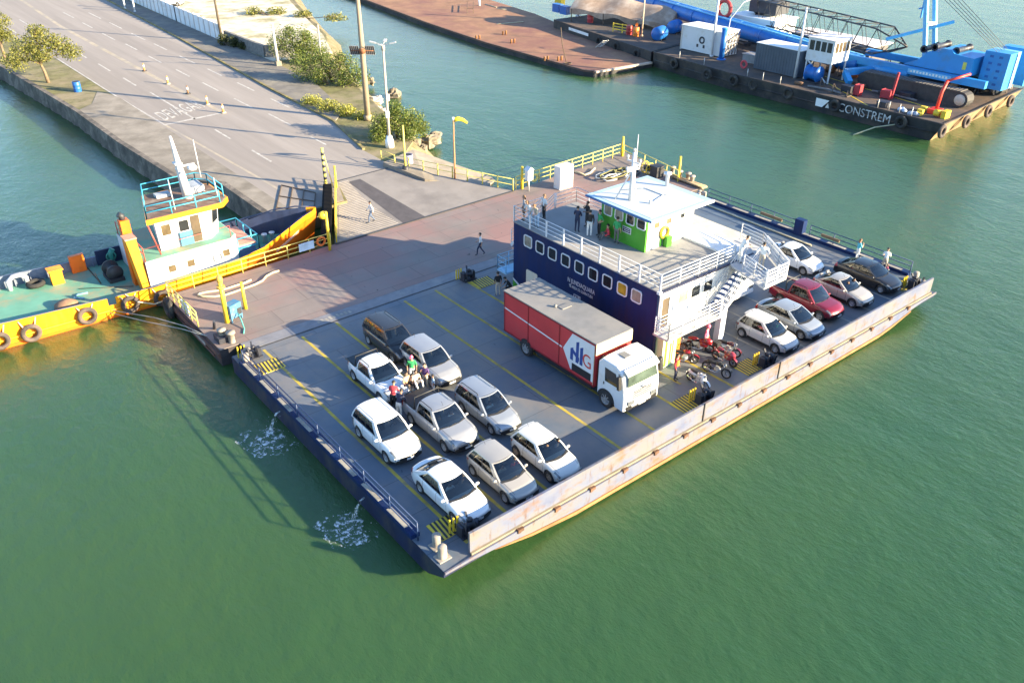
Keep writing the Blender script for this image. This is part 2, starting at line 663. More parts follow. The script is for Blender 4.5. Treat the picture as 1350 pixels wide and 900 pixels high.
bush('large round leafy bush on the rocks beside the floodlight pole', at(524, 186, RZ - .3),
     [(-1.3, .6, 1.6, 1.35, .95), (.2, .2, 2.1, 1.5, .9), (1.6, -.2, 1.7, 1.4, .95), (2.5, -.5, .9, 1.0, .9), (.6, -1.0, .9, 1.1, .8), (-1.9, .4, .8, 1.0, .9), (.3, .6, 3.0, .8, .9)], 9500, .10, m_leaf, 11)
bush('tall tangled shrubs under the single arm street lamp', at(445, 112, RZ - .2),
     [(-2.4, 3.2, 1.8, 1.8, 1.0), (-.4, 1.2, 2.1, 1.9, 1.05), (1.2, -.5, 1.9, 1.7, 1.0), (1.6, -2.6, 1.1, 1.4, .9), (.0, -1.6, 1.0, 1.2, .9), (-1.8, 1.0, 1.0, 1.2, .9), (-.9, 2.0, 3.2, .9, 1.0), (.9, .1, 3.0, .8, 1.0)], 9000, .11, m_leaf, 12)
bush('upright green thicket between the white concrete pole and the water', at(399, 84, RZ - .2),
     [(-1.6, 2.0, 2.3, 1.9, 1.1), (.2, .2, 2.5, 1.9, 1.1), (1.2, -1.4, 1.8, 1.6, 1.05), (-.5, -.6, 1.3, 1.4, 1.0), (-.8, 1.2, 3.9, .9, 1.0), (.7, -.4, 3.5, .8, 1.0)], 8000, .11, m_leaf, 13)
bush('low dark creeper growing over the grey stone wall', at(307, 62, RZ),
     [(-.6, 1.6, .8, .9, .9), (.2, -.4, .7, .9, .9), (.6, -2.4, .5, .8, .8)], 2400, .11, m_leaf3, 14)
bush('low yellow green grass clump at the foot of the tall wooden pole', at(462, 152, RZ - .1),
     [(-1.4, 6.0, .4, 1.3, .6), (-1.0, 3.0, .4, 1.4, .6), (-.3, .5, .4, 1.3, .6), (.4, -2.0, .3, 1.1, .5)], 3600, .11, leaf_mat('grass_blades', (.20, .20, .03), (.32, .32, .05), (.42, .40, .08)), 15)
bush('straggling dry scrub on the sandy shore', at(375, 22, RZ), [(0, 3, .4, 1.8, .4), (2.4, -2, .4, 1.6, .4), (-3, 5, .4, 1.6, .4), (5.0, -8, .4, 1.8, .4)], 1700, .17, m_leaf2, 16)

# rocks by the water
m_rock = M('granite', (.26, .215, .16), .9, var=.45, scale=1.8, dirt=(.10, .085, .06), dirt_amt=.5, bump=.8)
for k, (px, py, r, lab) in enumerate([(528, 189, .95, 'flat pale granite rock below the round bush'), (547, 190, .8, 'granite rock at the front of the rock pile by the round bush'),
                                      (566, 186, 1.0, 'outermost big brown rock touching the water by the round bush'), (557, 196, .55, 'small dark rock at the waterline of the rock pile'),
                                      (540, 199, .6, 'low light rock beside the slipway'), (519, 125, 1.0, 'single brown rock in the water behind the floodlight pole'), (497, 132, .8, 'white painted rock behind the tall wooden pole'),
                                      (502, 146, .7, 'white rubble rock between the two tall poles'), (574, 178, .6, 'small wet rock at the far tip of the rock pile'), (488, 108, .7, 'brown rock at the foot of the tangled shrubs')]):
    rnd = random.Random(40 + k)
    c = at(px, py, .7 if k not in (5, 8) else .3)
    g = MB()
    ph = [rnd.uniform(0, 6) for _ in range(4)]

    def rk(u, v):
        d = Vector((math.cos(2 * PI * u) * math.cos(PI * (v - .5)), math.sin(2 * PI * u) * math.cos(PI * (v - .5)), math.sin(PI * (v - .5))))
        q = r * (1 + .2 * math.sin(5 * d.x + ph[0]) + .17 * math.sin(7 * d.y + ph[1]) + .15 * math.sin(8 * d.z + 3 * d.x + ph[2]) + .1 * math.sin(13 * d.x + 9 * d.y + ph[3]))
        return c + Vector((d.x * q, d.y * q * .8, d.z * q * .6))
    g.grid(rk, 12, 8, False)
    solo('rock', g, M('whitish_rock', (.42, .39, .35), .9, var=.2, bump=.4) if k in (6, 7) else m_rock, lab, 'rock', 'rocks on the shore')

# ------------------------------------------------------------------ walls on the right of the road
m_wallw = M('white_render', (.78, .79, .80), .85, var=.10, scale=.6, dirt=(.45, .45, .43), dirt_amt=.35, dscale=.5)
t = thing('boundary_wall', 'long white panel boundary wall beside the road at the top of the scene', 'wall', (47.0, 123.5, RZ))
g = MB()
pts = KK([(46.0, 121.3), (46.5, 140), (47.0, 164), (51, 235)])
for (x0, y0), (x1, y1) in zip(pts[:-1], pts[1:]):
    n = int((y1 - y0) / 2.0)
    for i in range(n):
        a = Vector((x0 + (x1 - x0) * i / n, y0 + (y1 - y0) * i / n, RZ - .1))
        q = Vector((x0 + (x1 - x0) * (i + .93) / n, y0 + (y1 - y0) * (i + .93) / n, RZ - .1))
        g.bar(a + Vector((0, 0, 1.2)), q + Vector((0, 0, 1.2)), .1, 2.3)
part('wall_panels', g, m_wallw, t, True)
g = MB()
for (x0, y0), (x1, y1) in zip(pts[:-1], pts[1:]):
    n = int((y1 - y0) / 2.0)
    for i in range(n + 1):
        x, y = x0 + (x1 - x0) * i / n, y0 + (y1 - y0) * i / n
        g.box(x - .12, x + .12, y - .1, y + .1, RZ - .1, RZ + 2.42)
part('wall_posts', g, M('concrete_post', (.5, .5, .5), .9, var=.15), t, True)
g = MB()
g.bar((47.33, 123.22, RZ + .7), (47.53, 110.67, RZ + .65), .35, 1.5)
g.bar((47.53, 110.67, RZ + .65), (50.39, 109.75, RZ + .65), .35, 1.5)
g.bar((47.33, 123.22, RZ + 1.48), (47.53, 110.57, RZ + 1.43), .42, .08)
g.bar((47.53, 110.77, RZ + 1.43), (50.39, 109.85, RZ + 1.43), .42, .08)
solo('stone_wall', g, M('grey_stone', (.20, .19, .18), .9, var=.35, scale=2.5, bump=.6), 'low grey stone wall continuing after the white boundary wall', 'wall')

# ------------------------------------------------------------------ poles
m_wood = M('grey_wood', (.30, .235, .165), .85, var=.25, scale=1.5, stretch=(6, 6, .3), bump=.3)
m_poleconc = M('pole_concrete', (.42, .37, .31), .85, var=.15)
m_steel = M('galvanised_steel', (.55, .54, .52), .45, .4, var=.12)
m_white = M('white_paint', (.80, .80, .79), .5, var=.06, scale=.8, dirt=(.55, .52, .47), dirt_amt=.3, dscale=1.2)
m_dark = M('dark_metal', (.035, .035, .04), .55, var=.3)

b0 = at(485, 158, RZ)
t = thing('utility_pole', 'tallest thick wooden pole carrying a small solar panel pair by the quay bend', 'pole', b0)
g = MB()
g.tube([(0, 0, -.2), (0, 0, 7.5), (-.06, 0, 13.5)], [.32, .26, .18], 12)
g.lathe([(.0, .5), (.42, .5), (.42, .0), (0, 0)], 10)
part('shaft', g, m_wood, t)
m_pv = M('solar_cells', (.05, .065, .12), .2, .0, var=.25, scale=9)
for s in (-1, 1):
    g = MB()
    sd = Vector((.78, -.62, 0)) * s
    c0 = Vector((0, 0, 7.0)) + sd * .78
    ax = Vector((.78, -.62, 0)) * .46
    ay = Vector((-.30, -.38, .62)) * .8
    nn = ax.cross(ay).normalized() * .02
    g.add([c0 - ax - ay - nn, c0 + ax - ay - nn, c0 + ax + ay - nn, c0 - ax + ay - nn, c0 - ax - ay + nn, c0 + ax - ay + nn, c0 + ax + ay + nn, c0 - ax + ay + nn],
          [(3, 2, 1, 0), (4, 5, 6, 7), (0, 1, 5, 4), (1, 2, 6, 5), (2, 3, 7, 6), (3, 0, 4, 7)], False)
    pn = part('solar_panel', g, m_pv, t)
    f = MB()
    for i in range(6):
        a = c0 - ax + ax * 2 * i / 5 + nn * 1.3
        f.bar(a - ay, a + ay, .035, .02)
    f.bar(c0 - ax - ay + nn * 1.3, c0 + ax - ay + nn * 1.3, .04, .02)
    f.bar(c0 - ax + ay + nn * 1.3, c0 + ax + ay + nn * 1.3, .04, .02)
    part('frame', f, m_steel, pn)
g = MB()
g.tube([(-.9, .7, 6.95), (.9, -.7, 6.95)], .05, 6)
g.tube([(0, 0, 6.7), (0, 0, 7.2)], .32, 10)
part('bracket', g, M('rusty_steel', (.22, .09, .04), .8, var=.4), t)

b0 = at(514, 194, RZ)
t = thing('floodlight_pole', 'slim concrete pole topped by four floodlights with a white base block', 'street lamp', b0)
g = MB()
g.tube([(0, 0, 0), (0, 0, 9.1)], [.15, .10], 10)
g.tube([(0, 0, 8.9), (0, 0, 9.35)], .17, 10)
part('shaft', g, m_poleconc, t)
g = MB()
g.lathe([(0, 1.1), (.26, 1.1), (.34, .75), (.40, .7), (.42, 0), (0, 0)], 12)
part('base_block', g, m_white, t)
for k in range(4):
    a = PI / 4 + k * PI / 2
    g = MB()
    d = Vector((math.cos(a), math.sin(a), 0))
    g.bar(Vector((0, 0, 9.3)), d * .75 + Vector((0, 0, 9.55)), .06)
    g.bar(d * .65 + Vector((0, 0, 9.5)), d * 1.2 + Vector((0, 0, 9.62)), .26, .1)
    part('floodlight', g, m_steel, t)
g = MB()
g.box(-.32, .02, -.28, -.14, 2.9, 3.5)
part('meter_box', g, m_white, t)
g = MB()
g.box(-.12, .2, -.25, -.11, 4.4, 5.0)
part('switch_box', g, m_steel, t)

b0 = at(426, 100, RZ - .1)
t = thing('street_lamp', 'short pole with one long slanting lamp arm above the tangled shrubs', 'street lamp', b0)
g = MB()
g.tube([(0, 0, 0), (0, 0, 6.0)], [.14, .10], 8)
part('shaft', g, m_poleconc, t)
g = MB()
g.tube([(0, 0, 5.0), (-1.9, 1.5, 5.9), (-2.9, 2.3, 6.15)], .05, 6)
part('arm', g, m_steel, t)
g = MB()
g.bar((-2.8, 2.2, 6.15), (-3.5, 2.8, 6.2), .3, .12)
part('lamp_head', g, m_white, t)

b0 = at(367, 87, RZ)
t = thing('concrete_pole', 'whitish concrete pole standing at the end of the grey stone wall', 'pole', b0)
g = MB()
g.tube([(0, 0, 0), (-.1, 0, 5.2)], [.22, .12], 8)
part('shaft', g, M('pale_concrete', (.55, .52, .46), .85, var=.12), t)
g = MB()
g.box(-.35, .35, -.35, .35, -.1, .6)
part('footing', g, m_conc, t)
b0 = at(293, 56, RZ)
t = thing('wooden_post', 'thin dark wooden pole at the end of the white boundary wall', 'pole', b0)
g = MB()
g.tube([(0, 0, 0), (-.15, 0, 9)], [.2, .12], 8)
part('shaft', g, M('dark_wood', (.10, .075, .05), .9, var=.3), t)
g = MB()
g.bar((-.6, 0, 8.2), (.5, 0, 8.2), .1)
part('crossarm', g, M('dark_wood'), t)
for k, (px, py, h) in enumerate([(165, 12, 2.6), (178, 16, 2.8)]):
    g = MB()
    g.tube([(0, 0, 0), (0, 0, h)], .13, 8)
    g.box(-.2, .2, -.2, .2, h, h + .12)
    g.lathe([(.2, -.1), (.2, .15), (.13, .2)], 8)
    o = link('bollard_post', g.mesh('bollard_post', m_white))
    o.location = at(px, py, RZ)
    tag(o, ['white post in front of the boundary wall, farther from the kerb bend', 'white post in front of the boundary wall, nearer to the kerb bend'][k], 'post', 'posts by the white wall')

# wind sock by the slipway
b0 = at(600, 240, D)
b0.z = .6
t = thing('windsock', 'yellow windsock on a rusty pole by the water', 'windsock', b0)
g = MB()
g.tube([(0, 0, -.6), (0, 0, 6.1)], [.09, .06], 8)
part('shaft', g, M('rusty_pole', (.42, .20, .09), .8, var=.3), t)
g = MB()
g.tube([(0, 0, 5.95), (0, 0, 6.2)], .1, 8)
part('cap', g, m_white, t)
g = MB()
g.tube([(.1, 0, 5.98), (.45, -.1, 6.03), (.8, -.25, 5.9), (1.15, -.42, 5.62)], [.2, .18, .15, .1], 10)
part('sock', g, M('yellow_cloth', (.75, .58, .03), .8, var=.1), t)

# traffic posts along the median
m_orange = M('faded_orange', (.62, .30, .10), .7, var=.2)
for k, (px, py) in enumerate([(190.5, 94), (221.5, 111), (248, 124), (273.5, 138), (294.5, 149)]):
    t = thing('lane_post', ['first faded lane post on the median, farthest from the ferry', 'second faded lane post on the median counting from the far end', 'dark banded lane post in the middle of the median row',
                            'pale lane post second from the painted stop line', 'pale lane post standing at the end of the painted stop line'][k], 'lane post', at(px, py, RZ - .03), group='lane posts along the median')
    g = MB()
    g.lathe([(0, .1), (.3, .1), (.3, 0), (0, 0)], 10)
    part('foot', g, m_dark if k in (0, 2) else M('grey_rubber', (.3, .28, .25), .9), t)
    g = MB()
    g.tube([(0, 0, .1), (0, 0, .95)], [.13, .08], 8)
    part('tube', g, m_orange if k != 2 else M('brown_plastic', (.25, .15, .09), .7), t)
    g = MB()
    g.tube([(0, 0, .5), (0, 0, .75)], [.115, .10], 8)
    part('reflective_band', g, m_white, t)

# drum on the grass
m_bluep = M('blue_plastic', (.02, .12, .42), .45, var=.15)


def drum(name, label, base, mt, h=1.0, r=.32, rotx=0):
    t = thing(name, label, 'barrel', base)
    g = MB()
    g.lathe([(0, 0), (r * .95, 0), (r, .04), (r * .97, .1), (r, .16), (r, h * .32), (r * 1.05, h * .35), (r, h * .38), (r, h * .64), (r * 1.05, h * .67), (r, h * .70), (r, h - .06), (r * .96, h), (r * .9, h - .02)], 16)
    part('barrel_body', g, mt, t)
    g = MB()
    g.lathe([(r * .9, h - .02), (0, h - .015)], 16)
    part('lid', g, m_dark, t)
    return t


drum('blue_drum', 'blue plastic drum used as a bin on the quay grass', at(103, 121, RZ - .05), m_bluep, 1.15, .42)
g = MB()
g.tube([at(536, 214, RZ) + Vector((0, 0, 0)), at(536, 214, RZ) + Vector((0, 0, .6))], .06, 8)
t = drum('litter_drum', 'lilac grey drum standing beside the yellow pole at the ramp', at(539, 222, RZ - .3), M('lilac_plastic', (.30, .29, .45), .5, var=.15), 1.3, .42)

# ropes of foam: splash of the cooling water outlets
m_foam_mt, nt, b = new_mat('foam')
b.inputs['Base Color'].default_value = (.75, .8, .8, 1)
b.inputs['Roughness'].default_value = .6
nf = noise(nt, 3.4, 10, .74, None, 6)
fl = ramp(nt, nf, ((.49, 0), (.62, .85))).outputs[0]
nt.links.new(fl, b.inputs['Alpha'])


def foam(cx, cy, rx, ry, seed, x_max=13.5):
    rnd = random.Random(seed)
    g = MB()

    def ring(r0, r1, a0, a1, n):
        for i in range(n):
            a = a0 + (a1 - a0) * i / n
            a2 = a0 + (a1 - a0) * (i + 1) / n
            j = lambda q: (1 + .10 * math.sin(q * 7 + seed) + .06 * math.sin(q * 13 + 2 * seed))
            g.quad((cx + rx * r0 * math.cos(a) * j(a), cy + ry * r0 * math.sin(a) * j(a), .02), (cx + rx * r1 * math.cos(a) * j(a), cy + ry * r1 * math.sin(a) * j(a), .02),
                   (cx + rx * r1 * math.cos(a2) * j(a2), cy + ry * r1 * math.sin(a2) * j(a2), .02), (cx + rx * r0 * math.cos(a2) * j(a2), cy + ry * r0 * math.sin(a2) * j(a2), .02))
    ring(.03, .5, 0, 2 * PI, 40)
    ring(1.0, 1.12, 2.4, 4.2, 40)
    ring(.8, .98, 2.2, 5.4, 50)
    ring(.55, .8, 3.0, 5.0, 40)
    for _ in range(240):
        a, q = rnd.uniform(0, 2 * PI), rnd.random() ** .6 * 1.15
        p = Vector((cx + rx * q * math.cos(a), cy + ry * q * math.sin(a), .03))
        if p.x > x_max: continue
        s = rnd.uniform(.008, .028)
        g.ball(p, s, s, s * .6, 5, 3)
    o = struct('foam', g, [m_foam_mt], 'stuff')
    return o


foam(12.55, 35.4, 1.35, 1.75, 1)
foam(12.5, 27.0, 1.2, 1.6, 2)
# ================================================================== CAR FERRY
def plate_deck(name, base, dirt, tyre, bw, bh, rough=.55):
    # steel plates: weld seams as a brick pattern, stains, and tyre streaks that run along the lanes
    mt, nt, b = new_mat(name)
    tc = nt.nodes.new('ShaderNodeTexCoord')
    br = nt.nodes.new('ShaderNodeTexBrick')
    br.inputs['Scale'].default_value = 1
    br.inputs['Brick Width'].default_value = bw
    br.inputs['Row Height'].default_value = bh
    br.inputs['Mortar Size'].default_value = .025
    br.inputs['Mortar Smooth'].default_value = .3
    br.inputs['Color1'].default_value = (.94, .94, .94, 1)
    br.inputs['Color2'].default_value = (1.06, 1.06, 1.06, 1)
    br.inputs['Mortar'].default_value = (.62, .62, .62, 1)
    nt.links.new(tc.outputs['Object'], br.inputs['Vector'])
    n1 = noise(nt, .35, 8, .62)
    c = ramp(nt, n1, ((.3, tuple(v * .82 for v in base)), (.7, tuple(v * 1.12 for v in base)))).outputs[0]
    c = mixc(nt, ramp(nt, noise(nt, .14, 8, .66, None, 3), ((.42, 0), (.62, .9))).outputs[0], c, dirt)
    c = mixc(nt, ramp(nt, noise(nt, .9, 6, .7, (1.6, .07, 1), 5), ((.56, 0), (.72, .55))).outputs[0], c, tyre)
    c = mixc(nt, ramp(nt, noise(nt, .8, 5, .6, None, 9), ((.70, 0), (.78, .7))).outputs[0], c, tuple(v * .55 for v in base))
    c = mixc(nt, ramp(nt, noise(nt, 2.6, 3, .5, (1, .6, 1), 13), ((.735, 0), (.76, .85))).outputs[0], c, tuple(v * .22 for v in base))
    c = mixc(nt, 1.0, c, br.outputs['Color'], 'MULTIPLY')
    nt.links.new(c, b.inputs['Base Color'])
    b.inputs['Roughness'].default_value = rough
    bp = nt.nodes.new('ShaderNodeBump')
    bp.inputs['Strength'].default_value = .25
    bp.inputs['Distance'].default_value = .02
    nt.links.new(noise(nt, 1.1, 6, .6), bp.inputs['Height'])
    nt.links.new(bp.outputs[0], b.inputs['Normal'])
    _mats[name] = mt
    return mt


m_deck = plate_deck('ferry_deck_paint', (.098, .130, .172), (.20, .18, .168), (.078, .085, .105), 6.1, 2.44)
m_navy = M('navy_paint', (.007, .023, .092), .45, var=.25, scale=.7, dirt=(.020, .026, .070), dirt_amt=.5, dscale=.8, stretch=(2.2, 2.2, .3), spec=.2)
m_hull = M('ferry_hull_blue', (.010, .016, .055), .5, var=.3, scale=.8, dirt=(.055, .05, .055), dirt_amt=.5, dscale=.7, stretch=(1, 1, .5))
m_line = M('yellow_lane_paint', (.47, .35, .05), .8, var=.25, scale=1.2, dirt=(.22, .19, .11), dirt_amt=.5, dscale=1.6)
m_line2 = M('pale_lane_paint', (.34, .32, .28), .8, var=.25, scale=1.2, dirt=(.2, .19, .17), dirt_amt=.5, dscale=1.6)
m_yel = M('yellow_paint', (.72, .50, .03), .5, var=.12, scale=1.5, dirt=(.35, .22, .06), dirt_amt=.25, dscale=2)
m_yel_rail = M('pale_yellow_paint', (.70, .58, .14), .5, var=.12, scale=1.5)
def worn_plate(name):
    mt, nt, b = new_mat(name)
    c = ramp(nt, noise(nt, .55, 8, .62, (1, 1, 1.5)), ((.30, (.075, .095, .18)), (.46, (.125, .138, .20)), (.62, (.15, .145, .15)), (.8, (.175, .15, .13)))).outputs[0]
    c = mixc(nt, ramp(nt, noise(nt, .5, 9, .72, (1, 1, 2.2), 4), ((.53, 0), (.67, .95))).outputs[0], c, (.17, .09, .042))
    c = mixc(nt, ramp(nt, noise(nt, 2.4, 6, .7, (1.5, 1, .35), 8), ((.56, 0), (.70, .85))).outputs[0], c, (.10, .048, .025))
    nt.links.new(c, b.inputs['Base Color'])
    b.inputs['Roughness'].default_value = .5
    _mats[name] = mt
    return mt


m_rustw = worn_plate('rusty_white_plate')
m_rust = M('rust', (.30, .14, .055), .9, var=.4, scale=1.2, bump=.2)
m_whites = M('ship_white', (.64, .65, .67), .42, var=.05, scale=.6, dirt=(.55, .53, .5), dirt_amt=.25, dscale=.9)
m_greydeck = M('grey_upper_deck', (.24, .235, .235), .75, var=.12, scale=.6, dirt=(.33, .31, .29), dirt_amt=.5, dscale=.35)
m_green = M('leaf_green_paint', (.055, .28, .02), .45, var=.12, scale=.9, dirt=(.09, .33, .05), dirt_amt=.4)
m_railb = M('blue_rail_paint', (.025, .05, .13), .5, var=.2)
m_glass = M('tinted_glass', (.018, .022, .025), .06, var=.3, scale=.6, spec=.6)
m_skyblue = M('light_blue_paint', (.24, .48, .68), .5, var=.1)
m_fascia = M('steel_blue_fascia', (.03, .12, .30), .45, var=.15)
m_mach = M('black_machinery', (.03, .032, .045), .5, var=.4)
m_rubber = M('tyre_rubber', (.028, .027, .027), .85, var=.35, scale=3, dirt=(.10, .085, .07), dirt_amt=.4)
m_ropec = M('pale_rope', (.62, .52, .34), .9, var=.2, scale=5)
m_red = M('signal_red', (.55, .03, .025), .5, var=.15)
m_cream_paint = M('cream_paint', (.62, .56, .44), .55, var=.08, dirt=(.5, .44, .34), dirt_amt=.4)

X0, X1, Y0, Y1 = 13.6, 54.95, 21.0, 42.45
fy = thing('car_ferry', 'flat vehicle ferry with dark blue hull and a tall blue cabin block, loaded with cars', 'ferry', (34, 32, 0))
g = MB()
g.prism([(21.0, .78), (21.0, D - .03), (42.45, D - .03), (42.45, -.9), (26, -.9), (22.2, .1)], X0, 53.75, 'x')
g.prism([(22.3, .75), (22.3, D - .03), (42.45, D - .03), (42.45, -.9), (26, -.9), (22.9, .1)], 53.75, X1, 'x')
part('hull', g, m_hull, fy, True)
g = MB()
g.prism([(X0 + .03, Y0 + .02), (53.72, Y0 + .02), (53.72, 22.32), (X1 - .03, 22.32), (X1 - .03, Y1 - .01), (X0 + .03, Y1 - .01)], D - .04, D)
part('deck', g, m_deck, fy, True)
# lane lines painted on the deck
for grp, mt in (((15.39, 17.86, 20.3, 25.19, 27.62, 30.05, 34.0, 31.9), m_line), ((38.4, 40.75, 43.2, 45.64, 48.0, 50.4), m_line2)):
    for x in grp:
        g = MB()
        y0, y1 = 21.75, 42.0
        if x == 20.3: y1 = 42.2
        if x == 34.0: y1 = 26.4
        if x == 31.9: y1, y0 = 26.3, 24.2
        if x > 36 and x < 42: y1 = 38
        g.box(x - .085, x + .085, y0, y1, D, D + .006)
        part('lane_line', g, mt, fy, True)
# hinge joint plate at the stern
g = MB()
g.box(14.6, 54.0, 42.46, 43.5, D - .05, D + .02)
part('stern_flap', g, M('flap_steel', (.19, .19, .21), .6, var=.2, dirt=(.26, .25, .24), dirt_amt=.4), fy, True)
g = MB()
g.box(14.6, 54.0, 42.34, 42.47, D - .02, D + .012)
part('hinge_strip', g, m_dark, fy, True)
g = MB()
for k in range(9):
    x = 19.4 + k * .27
    g.box(x, x + .17, 42.75, 43.05 + .1 * (k % 2), D + .02, D + .026)
part('worn_paint_patch', g, m_line2, fy, True)

# bow ramp: upper plate, ridge, lower plate
g = MB()
g.box(15.05, 53.25, 21.12, 21.24, D + .06, D + 1.18)
rp = part('bow_ramp', g, m_rustw, fy, True)
g = MB()
g.bar((15.05, 21.06, D + .1), (53.25, 21.06, D + .1), .12, .1)
part('ridge', g, M('worn_ridge', (.25, .21, .15), .6, var=.25), rp, True)
g = MB()
for x in (30.0, 36.4):
    g.bar((x, 21.10, D + .15), (x + .0, 21.10, D + 1.25), .06)
part('hinge_pin', g, m_dark, rp, True)
g = MB()
prof = [(13.62, D + .02), (13.62, D - .1), (15.0, D - .1), (16.3, D - .22), (18.3, D - .5), (21, D - .72), (47, D - .75), (48.5, D - .6), (50.6, D - .25), (52, D - .12), (53.74, D - .1), (53.74, D + .06), (15, D + .06)]
g.prism(prof, 21.0 - .1, 21.0 - .02, 'y')
g.xf = None
part('bow_plate', g, m_rustw, fy, True)
g = MB()
g.prism([(16.2, D - .25), (18.3, D - .55), (21, D - .78), (47, D - .81), (48.5, D - .66), (50.6, D - .30), (50.6, D - .39), (48.5, D - .82), (47, D - 1.0), (21, D - .98), (18.3, D - .7)], 21.0 - .11, 21.0 - .03, 'y')
part('rust_edge', g, m_rust, fy, True)
for k in range(16):
    x = 17.6 + k * 2.17
    g = MB()
    g.box(x - .14, x + .02, 20.84, 21.0, D - .06, D + .14)
    g.box(x + .04, x + .2, 20.86, 20.99, D - .04, D + .12)
    part('hinge_bracket', g, [M('rusty_dark', (.12, .06, .035), .85, var=.5)], fy, True)
# scuppers / side ledges
for s, x in ((-1, X0 + .2), (1, X1 - .2)):
    g = MB()
    g.box(x - .22, x + .22, 23.4, 41.3, D, D + .22)
    lg = part('side_ledge', g, m_navy, fy, True)
    g = MB()
    for k in range(8):
        y = 24 + k * 2.2
        g.box(x - .17, x + .12, y, y + 1.5, D + .22, D + .235)
    part('worn_pads', g, m_line2, lg, True)
    g = MB()
    pipe_rail(g, [(x, 23.2, D), (x, 41.1, D)] if s < 0 else [(x, 23.4, D), (x, 31.5, D)], 1.05, 3, 2.2, .033)
    if s > 0: pipe_rail(g, [(x, 32.6, D), (x, 41.3, D)], 1.05, 3, 2.2, .033)
    part('side_railing', g, m_railb, fy, True)
g = MB()
g.bar((54.75, 32.0, D + .65), (54.75, 32.75, D + .65), .5, 1.2)
part('deck_locker', g, m_navy, fy, True)
for y0, y1 in ((29, 30.5), (34, 36)):
    g = MB()
    g.bar((54.72, y0, D + .62), (54.72, y1, D + .62), .1, .22)
    part('rail_board', g, M('varnished_board', (.20, .13, .07), .6), fy, True)
# long pipe along the starboard deck
g = MB()
g.tube([(53.8, 41.4, D + .08), (53.6, 30.5, D + .08)], .07, 6)
part('deck_pipe', g, M('pale_pipe', (.5, .44, .3), .6), fy, True)

# bollards
for (x, y) in ((14.25, 22.42), (14.05, 21.72), (13.98, 41.2), (14.3, 41.7), (53.4, 21.75), (54.3, 22.75), (54.7, 41.7), (54.1, 41.8), (54.6, 42.1)):
    g = MB()
    g.lathe([(.2, 0), (.2, .62), (.17, .66), (0, .66)], 12, 'z', (x, y, D))
    g.box(x - .3, x + .3, y - .26, y + .26, D, D + .05)
    part('bollard', g, M('worn_bollard', (.32, .28, .24), .8, var=.3), fy, True)

# ramp winches, each on a hazard striped base
m_haz = M('hazard_yellow', (.68, .50, .05), .7, var=.2, dirt=(.4, .3, .1), dirt_amt=.3)


def winch(x, y, lab, ox, oy):
    g = MB()
    g.box(x - .75, x + .75, y - .6, y + .6, D, D + .03)
    h = part('hazard_hatch', g, m_haz, fy, True)
    h['label'] = lab
    g = MB()
    for k in range(7):
        xx = x - .7 + k * .21
        g.add([(xx, y - .6, D + .034), (xx + .11, y - .6, D + .034), (xx + .22, y + .6, D + .034), (xx + .11, y + .6, D + .034)], [(0, 1, 2, 3)], False)
    part('stripes', g, m_dark, h, True)
    wx, wy = x + ox, y + oy
    g = MB()
    g.box(wx - .5, wx + .5, wy - .3, wy + .3, D, D + .1)
    g.lathe([(0, -.34), (.3, -.34), (.3, -.29), (.15, -.27), (.15, .14), (.3, .16), (.3, .21), (0, .21)], 16, 'x', (wx, wy, D + .42))
    g.box(wx + .26, wx + .48, wy - .16, wy + .16, D + .1, D + .58)
    g.box(wx - .5, wx - .38, wy - .2, wy + .2, D + .1, D + .62)
    g.bar((wx - .1, wy - .22, D + .1), (wx + .15, wy + .4, D + .85), .09)
    g.bar((wx + .25, wy - .3, D + .1), (wx + .1, wy - .5, D + .9), .08)
    g.tube([(wx - .3, wy - .28, D + .1), (wx - .35, wy - .3, D + .95)], .04, 6)
    g.ball((wx + .1, wy + .05, D + .66), .16, .13, .12, 8, 5)
    wn = part('winch', g, m_mach, fy, True)
    g = MB()
    for k in range(3):
        g.bar((wx - .7 + k * .2, wy + .42, D + .05), (wx - .66 + k * .2, wy + .46, D + .75), .07)
    part('lever', g, m_yel, wn, True)


winch(15.3, 23.1, 'striped hatch at the near bow corner', .5, -.85)
winch(30.7, 22.75, 'striped hatch before the truck', .9, -.4)
winch(36.3, 23.0, 'striped hatch beside the motorcycles', 1.0, -.5)
winch(52.9, 23.0, 'striped hatch at the far bow corner', .4, -.7)
winch(14.85, 40.1, 'striped hatch at the port stern corner', -.3, 1.45)
winch(30.9, 40.9, 'striped hatch behind the truck', -.6, 1.0)

# ---------------------------------------------------------------- cabin block
CX0, CX1, CY0, CY1 = 32.0, 40.2, 26.5, 39.1
g = MB()
# blue side wall with window holes is one plate with panes set into it
g.box(CX0, CX0 + .12, CY0, CY1, D, 5.84)
cw = part('side_wall', g, m_navy, fy, True)
g = MB()
g.prism([(CX0 + .12, CY0 + .02), (CX1, CY0 + .02), (CX1, 35.4), (37.5, 35.4), (37.5, CY1 - .02), (CX0 + .12, CY1 - .02)], 3.35, 5.80)
g.box(CX0 + .12, 34.0, CY0 + .3, CY1 - .02, D, 3.35)
part('cabin', g, m_whites, fy, True)
g = MB()
g.box(37.52, CX1, 35.42, CY1 - .02, 3.35, 4.0)
part('stern_ledge', g, m_whites, fy, True)
g = MB()
g.prism([(CY1 - .05, D + .01), (CY1 + .02, D + .6), (CY1 - 1.3, D + .01)], CX0 - .03, CX0 - .005, 'x')
g.box(CX0 - .02, CX0 + .3, CY1 - .02, CY1 + .02, D, D + .7)
part('green_foot', g, m_green, cw, True)
g = MB()
g.prism([(CY1 + .01, D + .75), (CY1 + .01, D + .62), (CY1 - 1.4, D + .01), (CY1 - 1.75, D + .01)], CX0 - .035, CX0 - .004, 'x')
part('white_trim', g, m_whites, cw, True)


